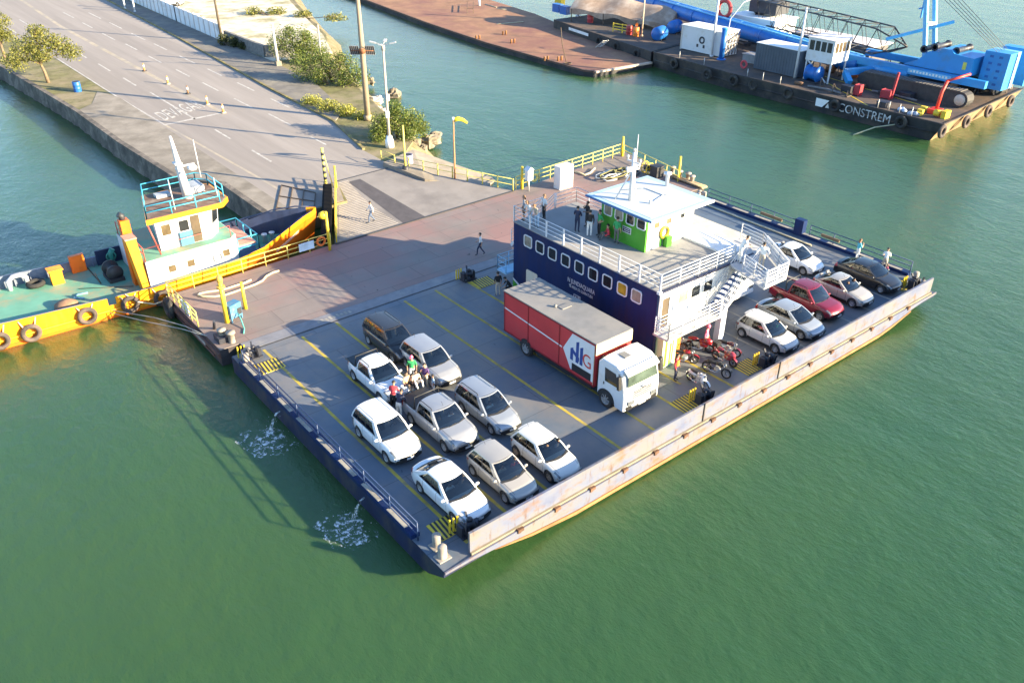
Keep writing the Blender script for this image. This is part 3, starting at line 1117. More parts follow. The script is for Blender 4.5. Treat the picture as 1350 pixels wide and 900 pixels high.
def rrect(cx, cz, w_, h, r, n=4):
    pts = []
    for qx, qz, a0 in ((1, 1, 0), (-1, 1, PI / 2), (-1, -1, PI), (1, -1, 1.5 * PI)):
        for i in range(n + 1):
            a = a0 + PI / 2 * i / n
            pts.append((cx + qx * (w_ / 2 - r) + r * math.cos(a), cz + qz * (h / 2 - r) + r * math.sin(a)))
    return pts


def ring_plate(mb, outer, inner, d0, d1, axis):
    n = len(outer)

    def P(u, v, w_):
        return (w_, u, v) if axis == 'x' else (u, w_, v)
    vs = [P(*p, d) for d in (d0, d1) for p in outer] + [P(*p, d) for d in (d0, d1) for p in inner]
    fs = []
    for i in range(n):
        j = (i + 1) % n
        fs += [(n + i, n + j, 3 * n + j, 3 * n + i), (i, j, n + j, n + i), (2 * n + i, 2 * n + j, 3 * n + j, 3 * n + i)]
    mb.add(vs, fs, False)


def window(parent, axis, u, z, wv, w_, h, r=.16, sgn=-1, frame=m_whites, fr=.065, pane=None):
    """frame is the part, pane its sub-part; wv: the wall's plane"""
    g = MB()
    ring_plate(g, rrect(u, z, w_, h, r), rrect(u, z, w_ - 2 * fr, h - 2 * fr, max(.02, r - fr * .6)), wv, wv + sgn * .05, axis)
    f = part('window', g, frame, parent, True)
    g = MB()
    g.prism(rrect(u, z, w_ - 2 * fr + .01, h - 2 * fr + .01, max(.02, r - fr * .6)), wv + sgn * .004, wv + sgn * .018, axis)
    part('pane', g, pane or m_glass, f, True)
    return f


m_warm = M('warm_pane', (.30, .26, .20), .15, var=.4, scale=2)
m_yelpane = M('yellow_pane', (.42, .27, .03), .3, var=.4, scale=2)  # plain yellow surface colour for one pane
for k, y in enumerate((37.63, 36.46, 35.28, 34.06, 32.84, 31.65, 30.45, 29.24, 28.12)):
    window(fy, 'x', y, 4.97, CX0, .80, .82, pane={0: m_warm, 7: m_yelpane, 8: m_warm}.get(k))
# lower openings in the side wall
g = MB()
g.prism(rrect(37.2, 2.25, 1.1, 1.5, .12), CX0 - .03, CX0 - .004, 'x')
dr = part('side_door', g, m_cream_paint, fy, True)
g = MB()
g.box(CX0 - .05, CX0 - .03, 36.2, 36.5, 1.9, 2.7)
part('fire_hose_box', g, m_red, fy, True)
g = MB()
ring_plate(g, rrect(35.2, 2.1, 1.5, 1.2, .1), rrect(35.2, 2.1, 1.3, 1.0, .05), CX0, CX0 - .05, 'x')
lw = part('service_window', g, m_steel, fy, True)
g = MB()
g.prism(rrect(35.2, 2.1, 1.3, 1.0, .05), CX0 - .02, CX0 - .004, 'x')
part('pane', g, m_warm, lw, True)
g = MB()
g.prism(rrect(29.8, 2.35, 3.2, 1.0, .3), CX0 - .03, CX0 - .004, 'x')
sw = part('lower_window_band', g, m_cream_paint, fy, True)
g = MB()
for y in (30.8, 29.9, 29.0):
    g.prism(rrect(y - .1, 2.4, .55, .6, .12), CX0 - .045, CX0 - .03, 'x')
part('pane', g, m_glass, sw, True)
text_part('name_lettering', 'N JUNDIAQUARA', .42, m_whites, fy, (CX0 - .012, 32.62, 3.80), (0, -1, 0), (0, 0, 1), sx=.72)
text_part('port_lettering', 'TB AREIA DE GUARATUBA', .27, m_whites, fy, (CX0 - .012, 32.62, 3.44), (0, -1, 0), (0, 0, 1), sx=.66)
g = MB()
ring_plate(g, rrect(32.92, 2.74, .62, .62, .03), rrect(32.92, 2.74, .5, .5, .02), CX0 - .002, CX0 - .014, 'x')
g.box(CX0 - .014, CX0 - .002, 32.7, 32.86, 2.5, 2.98)
g.box(CX0 - .014, CX0 - .002, 32.97, 33.08, 2.56, 2.72)
g.box(CX0 - .014, CX0 - .002, 32.97, 33.08, 2.8, 2.94)
part('emblem', g, M('grey_emblem', (.45, .45, .5), .5), fy, True)

# front face: door, windows, panels
g = MB()
ring_plate(g, [(32.22, 3.42), (32.98, 3.42), (32.98, 5.42), (32.22, 5.42)], [(32.3, 3.5), (32.9, 3.5), (32.9, 5.34), (32.3, 5.34)], CY0 + .02, CY0 - .04, 'y')
dr = part('cabin_door', g, m_whites, fy, True)
g = MB()
g.box(32.3, 32.9, CY0 + .0, CY0 + .015, 3.5, 5.34)
part('opening', g, M('dim_interior', (.09, .065, .04), .8), dr, True)
g = MB()
for z in (3.75, 4.0, 4.22):
    g.bar((32.3, CY0 - .02, z), (32.9, CY0 - .02, z), .035)
part('bars', g, m_whites, dr, True)
for x in (34.05, 35.12, 36.2):
    window(fy, 'y', x, 4.94, CY0 + .02, .86, .78, .1, pane=m_warm if x < 34.5 else None)
g = MB()
g.box(33.25, 33.6, CY0 - .06, CY0 + .02, 4.3, 5.0)
g.box(34.6, 35.2, CY0 - .05, CY0 + .02, 3.9, 4.25)
part('switch_panel', g, M('pale_blue_grey', (.55, .60, .70), .5), fy, True)
g = MB()
g.bar((CX0 + .02, CY0 - .02, 5.82), (CX1, CY0 - .02, 5.82), .14, .12)
g.tube([(CX0 - .02, CY0 - .02, D), (CX0 - .02, CY0 - .02, 5.7)], .08, 8)
part('corner_trim', g, M('dark_navy', (.015, .02, .06), .5), fy, True)
g = MB()
g.box(CX0 - .12, CX0 + .1, CY0 - .12, CY0 + .1, 5.76, 5.92)
part('nav_light', g, m_whites, fy, True)
# upper deck
g = MB()
g.prism([(CX0 - .02, CY0 - .02), (38.6, CY0 - .02), (38.6, 35.4), (37.5, 35.4), (37.5, CY1 + .02), (CX0 - .02, CY1 + .02)], 5.80, 5.86)
part('upper_deck', g, m_greydeck, fy, True)
g = MB()
g.box(38.6, CX1 + .1, CY0 + .6, CY1 - 3.6, 5.80, 5.98)
part('roof_ledge', g, m_whites, fy, True)
g = MB()
g.box(CX1 + .12, 42.8, 28.6, 34.2, 5.36, 5.5)
ca = part('side_awning', g, m_cream_paint, fy, True)
g = MB()
for x, y in ((42.6, 28.9), (42.6, 33.9), (42.6, 31.4)):
    g.tube([(x, y, D), (x, y, 5.36)], .07, 8)
part('awning_post', g, m_whites, ca, True)
# upper deck railings
g = MB()
pipe_rail(g, [(CX0 + .05, CY0 + .03, 5.86), (CX0 + .05, CY1, 5.86), (34.3, CY1, 5.86)], 1.05, 4, 1.55, .022)
for k in range(9):
    y = CY0 + .03 + k * (CY1 - CY0) / 8
    g.bar((CX0 + .05, y, 5.84), (CX0 + .05, y, 6.92), .10, .06)
part('upper_railing', g, m_whites, fy, True)
g = MB()
pipe_rail(g, [(CX0 + .05, CY0 + .03, 5.86), (38.4, CY0 + .03, 5.86)], 1.05, 5, 1.6, .03)
part('upper_railing', g, m_whites, fy, True)
g = MB()
pipe_rail(g, [(35.6, CY1, 5.86), (37.45, CY1, 5.86), (37.45, 35.4, 5.86)], 1.05, 4, 1.3, .025)
part('upper_railing', g, m_whites, fy, True)
# stern stair down to the pontoon side
g = MB()
for s in (34.4, 35.5):
    g.bar((s, CY1, 5.8), (s, CY1 + 3.2, 2.4), .09, .22)
    for k in range(4):
        z = .35 + k * .25
        g.tube([(s, CY1, 5.86 + z), (s, CY1 + 3.2, 2.45 + z)], .025, 5)
    for k in range(4):
        f = k / 3
        g.tube([(s, CY1 + 3.2 * f, 5.8 - 3.35 * f), (s, CY1 + 3.2 * f, 6.95 - 3.35 * f)], .03, 5)
for k in range(12):
    f = (k + .5) / 12
    g.box(34.4, 35.5, CY1 + 3.2 * f - .1, CY1 + 3.2 * f + .1, 5.75 - 3.4 * f, 5.79 - 3.4 * f)
part('stern_staircase', g, m_whites, fy, True)
g = MB()
g.box(31.4, 35.6, CY1 + .02, CY1 + 1.0, 2.2, 2.3)
pipe_rail(g, [(31.4, CY1 + .05, 2.3), (31.4, CY1 + .95, 2.3), (34.3, CY1 + .95, 2.3)], 1.0, 3, .9, .025)
part('stern_platform', g, m_skyblue, fy, True)

# walkway, stairs and platform on the bow side
g = MB()
g.box(CX0 - .25, 36.4, 25.35, CY0 - .03, 3.3, 3.42)
part('walkway', g, M('walkway_grey', (.42, .42, .43), .6, var=.1), fy, True)
g = MB()
pipe_rail(g, [(CX0 - .2, CY0 - .1, 3.42), (CX0 - .2, 25.4, 3.42), (36.3, 25.4, 3.42)], 1.08, 5, 1.1, .03)
part('walkway_railing', g, m_whites, fy, True)
g = MB()
n = 11
for k in range(n):
    f = (k + .5) / n
    x, z = 36.3 + 3.0 * f, 3.42 + 2.44 * f
    g.box(x - .16, x + .16, 25.45, 26.4, z - .02, z + .02)
part('stair_tread', g, M('tread_blue', (.10, .17, .36), .6), fy, True)
g = MB()
for y in (25.42, 26.43):
    g.bar((36.2, y, 3.32), (39.4, y, 5.92), .06, .24)
    for k in range(4):
        z = .28 + k * .26
        g.tube([(36.25, y, 3.40 + z), (39.35, y, 5.9 + z)], .026, 5)
    for k in range(5):
        f = k / 4
        g.tube([(36.25 + 3.1 * f, y, 3.4 + 2.5 * f), (36.25 + 3.1 * f, y, 4.46 + 2.5 * f)], .028, 5)
part('stair_railing', g, m_whites, fy, True)
g = MB()
g.prism([(37.9, 26.45), (36.95, 23.3), (39.0, 23.3), (41.2, 26.6), (41.4, 28.4), (38.62, 28.4), (38.62, 26.45)], 5.74, 5.855)
part('stair_platform', g, M('walkway_grey'), fy, True)
g = MB()
pipe_rail(g, [(37.75, 25.4, 5.86), (37.02, 23.35, 5.86)], 1.05, 5, 1.1, .03)
pipe_rail(g, [(38.95, 23.35, 5.86), (41.1, 26.6, 5.86), (41.3, 28.3, 5.86)], 1.05, 5, 1.2, .03)
part('platform_railing', g, m_whites, fy, True)
g = MB()
for k in range(5):
    z = 5.95 + k * .22
    g.bar((37.02, 23.3, z), (38.95, 23.3, z), .05, .09)
for x in (37.04, 38.0, 38.93):
    g.bar((x, 23.3, 5.86), (x, 23.3, 6.95), .07)
part('gangway_gate', g, m_whites, fy, True)
g = MB()
g.add([(39.0, 23.35, 5.9), (40.9, 26.2, 5.9), (40.9, 26.2, 6.9), (39.0, 23.35, 6.9), (39.05, 23.32, 5.9), (40.95, 26.17, 5.9), (40.95, 26.17, 6.9), (39.05, 23.32, 6.9)], [(3, 2, 1, 0), (4, 5, 6, 7), (0, 1, 5, 4), (1, 2, 6, 5), (2, 3, 7, 6), (3, 0, 4, 7)], False)
part('white_screen', g, m_whites, fy, True)
g = MB()
g.box(36.95, 37.4, 25.75, 26.15, D, 3.95)
g.box(36.9, 37.45, 25.7, 26.2, D, D + .05)
g.bar((37.2, 26.0, 3.6), (39.0, 26.3, 5.7), .14)
part('pillar', g, M('pillar_white', (.60, .64, .72), .5, var=.08), fy, True)
g = MB()
g.box(32.14, 33.3, 25.95, 26.78, D, 3.28)
lb = part('stair_casing', g, M('pale_lime_paint', (.62, .70, .42), .5, var=.1), fy, True)
g = MB()
g.box(32.35, 32.5, 25.93, 25.95, D + .1, D + 1.9)
g.box(32.75, 32.85, 25.93, 25.95, D + .1, D + 1.5)
g.box(32.95, 33.02, 25.93, 25.95, D + .3, D + 1.8)
g.box(33.3, 33.32, 26.0, 26.3, D + .1, D + 1.9)
part('green_stripes', g, M('bright_green', (.16, .55, .03), .5), lb, True)
g = MB()
g.box(33.33, 33.95, 26.2, 26.78, D, D + 1.9)
part('orange_cabinet', g, M('orange_paint', (.75, .22, .03), .5), fy, True)
# floor girders and far legs under the cabin
g = MB()
for y in (29, 32, 35):
    g.box(33.9, CX1, y - .1, y + .1, 3.1, 3.34)
for y in (31.0, 38.7):
    g.box(39.7, 40.1, y - .2, y + .2, D, 3.35)
part('cabin_support', g, m_whites, fy, True)

# ---------------------------------------------------------------- wheelhouse
WX0, WX1, WY0, WY1, WZ0, WZ1 = 35.1, 39.4, 30.6, 34.3, 5.865, 8.2
g = MB()
g.box(WX0 + .06, WX1, WY0 + .03, WY1, WZ0, WZ1)
wh = part('wheelhouse', g, m_whites, fy, True)
g = MB()
g.box(WX0, WX0 + .055, WY0 - .0, WY1 + .02, WZ0, WZ1)
g.box(WX0, WX0 + .16, WY0 - .02, WY0 + .025, WZ0, WZ1)
part('green_wall', g, m_green, wh, True)
for y in (33.75, 32.82, 31.87, 30.98):
    window(fy, 'x', y, 7.56, WX0, .72, .70, .14, pane=m_warm if y > 32 else None)
for x in (36.02, 37.08):
    window(fy, 'y', x, 7.42, WY0 + .03, .55, .55, .06, pane=M('amber_pane', (.20, .15, .08), .1))
window(fy, 'y', 38.3, 7.46, WY0 + .03, .5, .5, .06)
g = MB()
g.box(WX0 - .035, WX0 - .003, 31.75, 32.45, 6.62, 7.02)
sg = part('notice_sign', g, m_whites, fy, True)
g = MB()
g.box(WX0 - .045, WX0 - .036, 31.8, 32.4, 6.68, 6.96)
part('sign_panel', g, m_navy, sg, True)
g = MB()
g.box(WX0 - .052, WX0 - .046, 31.85, 32.35, 6.86, 6.9)
g.box(WX0 - .052, WX0 - .046, 31.85, 32.3, 6.75, 6.79)
part('sign_lines', g, m_whites, sg, True)
g = MB()
g.torus((36.75, WY0 - .06, 6.75), 'y', .34, .085, 18, 6)
part('life_ring', g, m_yel, fy, True)
g = MB()
g.box(36.45, 36.62, WY0 - .03, WY0 + .02, 5.9, 6.7)
g.box(36.7, 37.15, WY0 - .35, WY0 - .02, 5.87, 6.5)
part('rope_locker', g, [m_green], fy, True)
# roof
g = MB()
g.box(34.4, 39.95, 29.65, 35.15, 8.2, 8.3)
rf = part('wheelhouse_roof', g, m_fascia, fy, True)
g = MB()
g.box(34.46, 39.9, 29.71, 35.1, 8.3, 8.33)
part('roof_sheet', g, M('pale_blue_roof', (.36, .52, .66), .5, var=.06), rf, True)
g = MB()
g.box(34.75, 39.4, 30.0, 34.75, 8.33, 8.345)
part('white_panel', g, M('roof_white', (.50, .53, .55), .5, var=.06, dirt=(.42, .47, .5), dirt_amt=.4), rf, True)
g = MB()
g.add([(34.41, 29.66, 8.2), (39.94, 29.66, 8.2), (39.4, 30.6, 7.9), (35.1, 30.6, 7.9)], [(0, 1, 2, 3)], False)
g.box(34.4, 39.95, 29.6, 29.64, 8.18, 8.32)
part('visor', g, M('pale_visor', (.62, .68, .76), .5), rf, True)
# mast and aerials on the roof
mb = Vector((35.85, 32.7, 8.34))
g = MB()
g.tube([mb, mb + Vector((0, 0, 3.0))], [.16, .09], 8)
g.tube([mb + Vector((.9, .4, 0)), mb + Vector((.1, .05, 1.8))], .05, 5)
g.tube([mb + Vector((-.6, .7, 0)), mb + Vector((-.06, .07, 1.8))], .05, 5)
g.bar(mb + Vector((-.5, 0, 1.9)), mb + Vector((.5, 0, 1.9)), .08)
g.bar(mb + Vector((0, -.5, 2.4)), mb + Vector((0, .5, 2.4)), .08)
ms = part('mast', g, m_whites, fy, True)
g = MB()
g.bar(mb + Vector((-.65, -.1, 2.1)), mb + Vector((.65, .1, 2.1)), .14, .1)
part('radar', g, m_whites, ms, True)
for (x, y, z) in ((-.5, 0, 1.98), (.5, 0, 1.98), (0, .5, 2.48), (0, -.5, 2.48), (0, 0, 3.0)):
    g = MB()
    g.lathe([(0, 0), (.08, 0), (.08, .2), (0, .22)], 8, 'z', mb + Vector((x, y, z)))
    part('mast_light', g, m_steel, ms, True)
g = MB()
g.tube([(38.6, 35.0, 8.33), (38.6, 35.0, 11.3)], [.035, .02], 5)
part('whip_aerial', g, m_whites, fy, True)
g = MB()
g.lathe([(0, 0), (.12, 0), (.12, .75), (.26, .8), (.26, .9), (0, .95)], 10, 'z', (39.4, 33.0, 8.33))
part('roof_vent', g, m_whites, fy, True)
g = MB()
g.tube([(36.6, 34.2, 8.36), (38.0, 33.6, 8.36), (38.0, 32.0, 8.36), (36.6, 31.6, 8.36)], .04, 5)
g.tube([(38.0, 32.0, 8.36), (39.2, 31.6, 8.36)], .04, 5)
for x, y in ((36.6, 33.2), (36.4, 31.6)):
    g.lathe([(0, 0), (.1, 0), (.1, .18), (0, .2)], 8, 'z', (x, y, 8.34))
part('roof_conduit', g, M('grey_conduit', (.6, .6, .58), .5), fy, True)

# water spouting from the hull: a bundle of thin broken streams
g = MB()
rnd = random.Random(12)
for y in (36.2, 27.4):
    for k in range(7):
        j = rnd.uniform(-.06, .06)
        h = rnd.uniform(.8, 1.1)
        pts = [(X0 - .02, y + j, .75), (X0 - .28 * h, y - .04 + j, .70), (X0 - .52 * h, y - .1 + j, .48), (X0 - .70 * h, y - .16 + j * 2, .2), (X0 - .8 * h, y - .2 + j * 3, -.02)]
        g.tube(pts, [.022, .022, .026, .03, .05], 5)
    for k in range(60):
        h = rnd.random()
        g.ball((X0 - .3 - .6 * h + rnd.gauss(0, .1), y - .15 + rnd.gauss(0, .12), max(.02, .6 - .6 * h + rnd.gauss(0, .08))), rnd.uniform(.008, .022), n=5, k=3)
tag(struct('cooling_water', g, m_foam_mt, 'stuff'))

# ================================================================== LANDING PONTOON
m_pdeck = plate_deck('pontoon_deck', (.205, .172, .158), (.265, .15, .135), (.15, .125, .125), 5.2, 1.9, .7)
m_pside = M('pontoon_side', (.035, .03, .035), .7, var=.4, scale=.8, dirt=(.14, .07, .045), dirt_amt=.5, dscale=.6)
pt = thing('landing_pontoon', 'reddish floating landing pontoon with yellow railings between the ferry and the road ramp', 'pontoon', (36, 48, 0))
PX0, PX1, PY0, PY1 = 13.35, 57.6, 43.52, 52.75
g = MB()
g.prism([(PX0, PY0), (57.0, PY0), (58.4, 54.6), (44, 53.1), (26, PY1), (PX0, 52.3)], -.8, D - .04)
part('float', g, m_pside, pt, True)
g = MB()
g.prism([(PX0 + .02, PY0 + .02), (56.98, PY0 + .02), (58.36, 54.55), (44, 53.06), (26, PY1 - .02), (PX0 + .02, 52.26)], D - .04, D + .005)
part('deck', g, m_pdeck, pt, True)
g = MB()
g.bar((PX0 - .06, PY0, .75), (PX0 - .06, 52.3, .75), .16, .28)
g.bar((PX0 - .04, PY0 + 1, .3), (PX0 - .04, 49.6, .3), .1, .1)
part('rubbing_strake', g, M('rusty_strake', (.13, .065, .05), .8, var=.4), pt, True)
g = MB()
g.bar((PX0 - .15, 47.6, .62), (PX0 - .15, 45.6, .62), .03, .22)
part('worn_sign_strip', g, m_line2, pt, True)


def rail_part(pts, h=1.05, nr=3, step=1.9, r=.035, mt=m_yel_rail, boards=()):
    g = MB()
    pipe_rail(g, pts, h, nr, step, r)
    return part('railing', g, mt, pt, True)


z = D
rail_part([(PX0 + .08, 47.0, z), (PX0 + .08, 52.1, z)], 1.05, 3, .95, .04)
rail_part([(PX0 + .1, 52.15, z), (25.6, 52.55, z)], 1.05, 3, 1.7, .03)
rail_part([at(680, 250, z), at(820, 205, z)], 1.15, 3, 1.35, .04)
rail_part([at(822, 205, z), at(893, 240, z)], 1.05, 2, 1.5, .035)
g = MB()
a = at(376, 330 + 10, z)
g.bar((23.0, 52.38, z + .62), (24.2, 52.42, z + .62), .04, .6)
part('notice_board', g, M('pale_board', (.55, .62, .70), .6), pt, True)
g = MB()
g.torus((24.75, 52.35, z + .7), 'y', .3, .085, 16, 6)
part('life_ring', g, M('orange_ring', (.75, .16, .02), .6), pt, True)
g = MB()
g.bar((PX0 + .1, 49.6, z + .5), (PX0 + .1, 48.4, z + .5), .05, .7)
part('notice_board', g, M('pale_board'), pt, True)
# mooring and guide poles
for (px, py, h) in ((300, 425, 3.0), (324, 407, 1.9), (820, 206, 1.9), (688, 249, 2.0), (894, 238, 2.2)):
    b0 = at(px, py, z)
    g = MB()
    g.tube([b0, b0 + Vector((0, 0, h))], [.13, .10] if h < 2.9 else [.16, .14], 8)
    pl = part('guide_pole', g, m_yel, pt, True)
g = MB()
b0 = at(300, 425, z)
g.ball(b0 + Vector((0, 0, 3.0)), .2, .2, .3, 8, 6)
g.tube([b0 + Vector((0, 0, 2.4)), b0 + Vector((0, 0, 2.55))], .26, 8)
part('pole_cap', g, M('orange_cap', (.65, .35, .06), .6), pt, True)
for (x, y) in ((14.0, 44.6), (14.3, 43.95), (56.9, 46.3), (57.1, 45.5), (56.8, 44.8), (57.2, 47.4)):
    g = MB()
    g.lathe([(.2, 0), (.2, .6), (.28, .62), (.28, .72), (0, .74)], 10, 'z', (x, y, D))
    part('bollard', g, M('worn_bollard'), pt, True)
g = MB()
g.tube([(14.1, 46.2, D), (13.85, 45.1, D + 1.1)], .09, 6)
g.box(13.6, 14.5, 44.1, 45.0, D, D + .35)
part('mooring_gear', g, m_mach, pt, True)

# blue console with a rope on the pontoon
b0 = at(300, 424, D)
cx, cy = 15.55, 46.55
t = thing('winch_box', 'blue box winch with a hanging green rope standing on the pontoon', 'winch box', (cx, cy, D))
g = MB()
g.xf = Matrix.Rotation(.35, 4, 'Z')
g.box(-.45, .45, -.3, .3, .25, 1.15)
for sx in (-.4, .4):
    for sy in (-.25, .25):
        g.bar((sx, sy, 0), (sx, sy, .25), .08)
part('case', g, M('worn_blue', (.06, .20, .36), .6, var=.25, dirt=(.2, .2, .2), dirt_amt=.3), t)
g = MB()
g.xf = Matrix.Rotation(.35, 4, 'Z')
g.box(.08, .42, -.32, -.305, .35, .8)
part('opening', g, m_dark, t)
g = MB()
g.tube([(.15, -.4, .55), (.1, -.9, .3), (-.05, -1.6, .04), (-.3, -2.1, .04)], .04, 6)
part('rope', g, M('teal_rope', (.10, .42, .36), .9), t)
# mooring line lying on the pontoon
g = MB()
pts = [at(*p, D + .07) for p in ((331, 369), (322, 373), (312, 376), (300, 380), (287, 383), (272, 385), (263, 387), (261, 389), (268, 391), (283, 391), (296, 389), (308, 385), (322, 380), (336, 375), (346, 370), (351, 364), (360, 359), (368, 357))]
g.tube(pts, .07, 6)
solo('mooring_rope', g, m_ropec, 'thick pale mooring rope looped on the pontoon beside the orange boat', 'rope', base=pts[5])
# white locker and ring at the far rail
t = thing('pontoon_locker', 'tall white locker at the far railing of the pontoon', 'locker', at(743, 247, D))
g = MB()
g.box(-.75, .75, -.35, .45, 0, 2.0)
part('case', g, m_whites, t)
g = MB()
g.box(-.72, -.02, -.375, -.352, .08, 1.94)
g.box(.02, .72, -.375, -.352, .08, 1.94)
part('door', g, M('white_door', (.72, .74, .76), .5), t)
t = thing('post_box', 'small white peaked box fixed on a post outside the far pontoon railing', 'box', at(697, 252, D))
g = MB()
g.box(-.28, .28, -.22, .22, 1.0, 1.9)
g.prism([(-.34, 1.9), (.34, 1.9), (0, 2.2)], -.28, .28, 'y')
part('case', g, m_whites, t)
g = MB()
g.tube([(0, 0, 0), (0, 0, 1.0)], .06, 6)
part('post', g, m_steel, t)
g = MB()
c0 = at(704, 243, D)
g.torus((0, 0, 0), 'y', .3, .09, 16, 6)
me = g.mesh('life_ring', m_yel_rail)
o = link('life_ring', me)
o.location = (c0.x, c0.y - .05, D + .62)
tag(o, 'pale yellow life ring hung on the far pontoon railing', 'life ring')
# rubber dinghy bundle, drum, rope heap at the far side
c0 = at(813, 232, D)
t = thing('rope_heap', 'dark tangled heap of hose and ropes on the far corner of the pontoon', 'rope heap', c0)
rnd = random.Random(5)
for k, (mt, r) in enumerate(((m_dark, .09), (M('white_hose', (.65, .63, .58), .7), .07), (M('olive_rope', (.18, .17, .07), .9), .06))):
    g = MB()
    for q in range(3 if k else 5):
        R_ = rnd.uniform(.5, 1.5)
        ox, oy = rnd.uniform(-.9, .9), rnd.uniform(-.5, .5)
        a0 = rnd.uniform(0, 6)
        g.tube([(ox + R_ * 1.25 * math.cos(a0 + i * .42), oy + R_ * .55 * math.sin(a0 + i * .42), .1 + .12 * k + .05 * math.sin(i * 2.1)) for i in range(14)], r, 5)
    part(('hose', 'pale_hose', 'rope')[k], g, mt, t)
g = MB()
pts = [at(*p, D + .08) for p in ((756, 226), (764, 228), (771, 231), (778, 228), (784, 222), (781, 222))]
g.tube(pts, .09, 6)
solo('pale_rope', g, m_ropec, 'pale rope lying next to the white locker on the pontoon', 'rope', base=pts[2])
c0 = at(853, 229, D)
t = thing('cable_reel', 'yellow cable reel at the starboard edge of the pontoon', 'cable reel', c0)
g = MB()
for y in (-.3, .3):
    g.torus((0, y, .55), 'y', .5, .05, 16, 5)
    for k in range(6):
        a = k * PI / 3
        g.bar((0, y, .55), (.5 * math.cos(a), y, .55 + .5 * math.sin(a)), .05)
part('flange', g, m_yel, t)
g = MB()
g.lathe([(0, -.28), (.25, -.28), (.25, .28), (0, .28)], 12, 'y', (0, 0, .55))
part('drum', g, m_dark, t)
c0 = at(866, 233, D)
g = MB()
g.box(c0.x - .5, c0.x + .4, c0.y - .4, c0.y + .4, D, D + 1.0)
g.box(c0.x - .55, c0.x + .45, c0.y - .45, c0.y + .45, D + 1.0, D + 1.06)
solo('equipment_box', g, m_dark, 'black equipment box behind the wheelhouse at the pontoon edge', 'box')
c0 = at(908, 243, D)
g = MB()
for k in range(6):
    g.tube([(c0.x + .4 - .1 * k, c0.y + 2.0, D + .1 + .07 * (k % 3)), (c0.x + .5 - .12 * k, c0.y - 1.6, D + .1 + .08 * (k % 2))], .09, 6)
solo('timber_stack', g, M('weathered_timber', (.42, .30, .18), .9, var=.3), 'stack of weathered timber poles on the starboard pontoon edge', 'timber stack')

# ================================================================== LINK RAMP
tl, tr = at(432, 248, RZ - .02), at(494, 231, RZ - .02)
bl_, br = Vector((26.0, 52.72, D + .05)), Vector((43.3, 53.05, D + .05))
lr = thing('link_ramp', 'ribbed grey access ramp joining the pontoon to the road', 'ramp', (34, 57, D))
tl = Vector((31.25 * K, 61.7 * K, RZ)); tr = Vector((37.1 * K, 61.9 * K, RZ))
g = MB()
g.add([bl_, br, tr, tl] + [p - Vector((0, 0, .35)) for p in (bl_, br, tr, tl)], [(0, 1, 2, 3), (7, 6, 5, 4), (0, 4, 5, 1), (1, 5, 6, 2), (2, 6, 7, 3), (3, 7, 4, 0)], False)
part('slab', g, M('ramp_concrete', (.225, .205, .195), .9, var=.14, scale=.5, dirt=(.16, .145, .14), dirt_amt=.45, dscale=.25), lr, True)


def rampP(u, v, dz=.008):
    a, b_ = bl_.lerp(br, u), tl.lerp(tr, u)
    return a.lerp(b_, v) + Vector((0, 0, dz))


g = MB()
g.add([rampP(.35, .0), rampP(.47, .0), rampP(.34, .93), rampP(.17, .93)], [(0, 1, 2, 3)], False)
part('dark_strip', g, M('tarred_strip', (.075, .068, .075), .85, var=.25), lr, True)
g = MB()
for k in range(34):
    v = .03 + k * .028
    a = rampP(.02, v, .012)
    b_ = rampP(.335 - .17 * v, v, .012)
    g.bar(a, b_, .07, .02)
part('rib', g, M('rib_concrete', (.30, .275, .26), .9), lr, True)['kind'] = 'stuff'
g = MB()
g.bar(bl_ + Vector((0, -.1, .0)), br + Vector((0, -.1, .0)), .16, .05)
g.bar(tl, tr, .14, .03)
part('joint_strip', g, m_dark, lr, True)
g = MB()
pipe_rail(g, [rampP(1, 0), rampP(1, 1)], 1.0, 2, 1.45, .03)
pipe_rail(g, [rampP(1, 1), Vector((37.7, 65.2, RZ))], 1.0, 2, 1.4, .03)
for k in range(9):
    p = rampP(1, k / 8)
    g.tube([p, p + Vector((0, 0, 1.05))], .06, 6)
part('railing', g, m_yel_rail, lr, True)
# thick black fender beam and yellow hand rail on the left of the ramp
g = MB()
g.bar(Vector((25.4, 52.9, D + .35)), Vector((30.1, 61.2, RZ + .3)), .7, .8)
part('fender_beam', g, M('black_rubber', (.008, .008, .009), .9, spec=.1), lr, True)
g = MB()
pipe_rail(g, [Vector((26.2, 52.8, D)), Vector((31.6, 62.6, RZ))], 1.15, 4, .8, .045)
g.tube([Vector((31.1, 61.6, RZ)), Vector((31.1, 61.6, RZ + 1.9))], .09, 6)
part('railing', g, m_yel, lr, True)
b0 = Vector((25.2, 52.0, D))
g = MB()
g.tube([b0, b0 + Vector((0, 0, 3.0))], .11, 8)
g.ball(b0 + Vector((-.15, .2, 2.7)), .35, .3, .3, 8, 6)
part('end_post', g, m_yel, lr, True)
# banded pole with a leaning stay at the ramp head
b0 = at(430, 247, RZ)
t = thing('banded_pole', 'tall yellow and black banded pole with a white stay at the head of the ramp', 'pole', b0)
g = MB()
g.tube([(0, 0, 0), (0, 0, 3.4)], .13, 8)
part('shaft', g, m_yel_rail, t)
for k in range(5):
    g = MB()
    z = .7 + k * .52
    g.tube([(0, 0, z), (0, 0, z + .26)], .137, 8)
    part('black_band', g, m_dark, t)
g = MB()
g.tube([(.5, -.3, 0), (.02, 0, 3.3)], .045, 6)
part('stay', g, m_yel_rail, t)
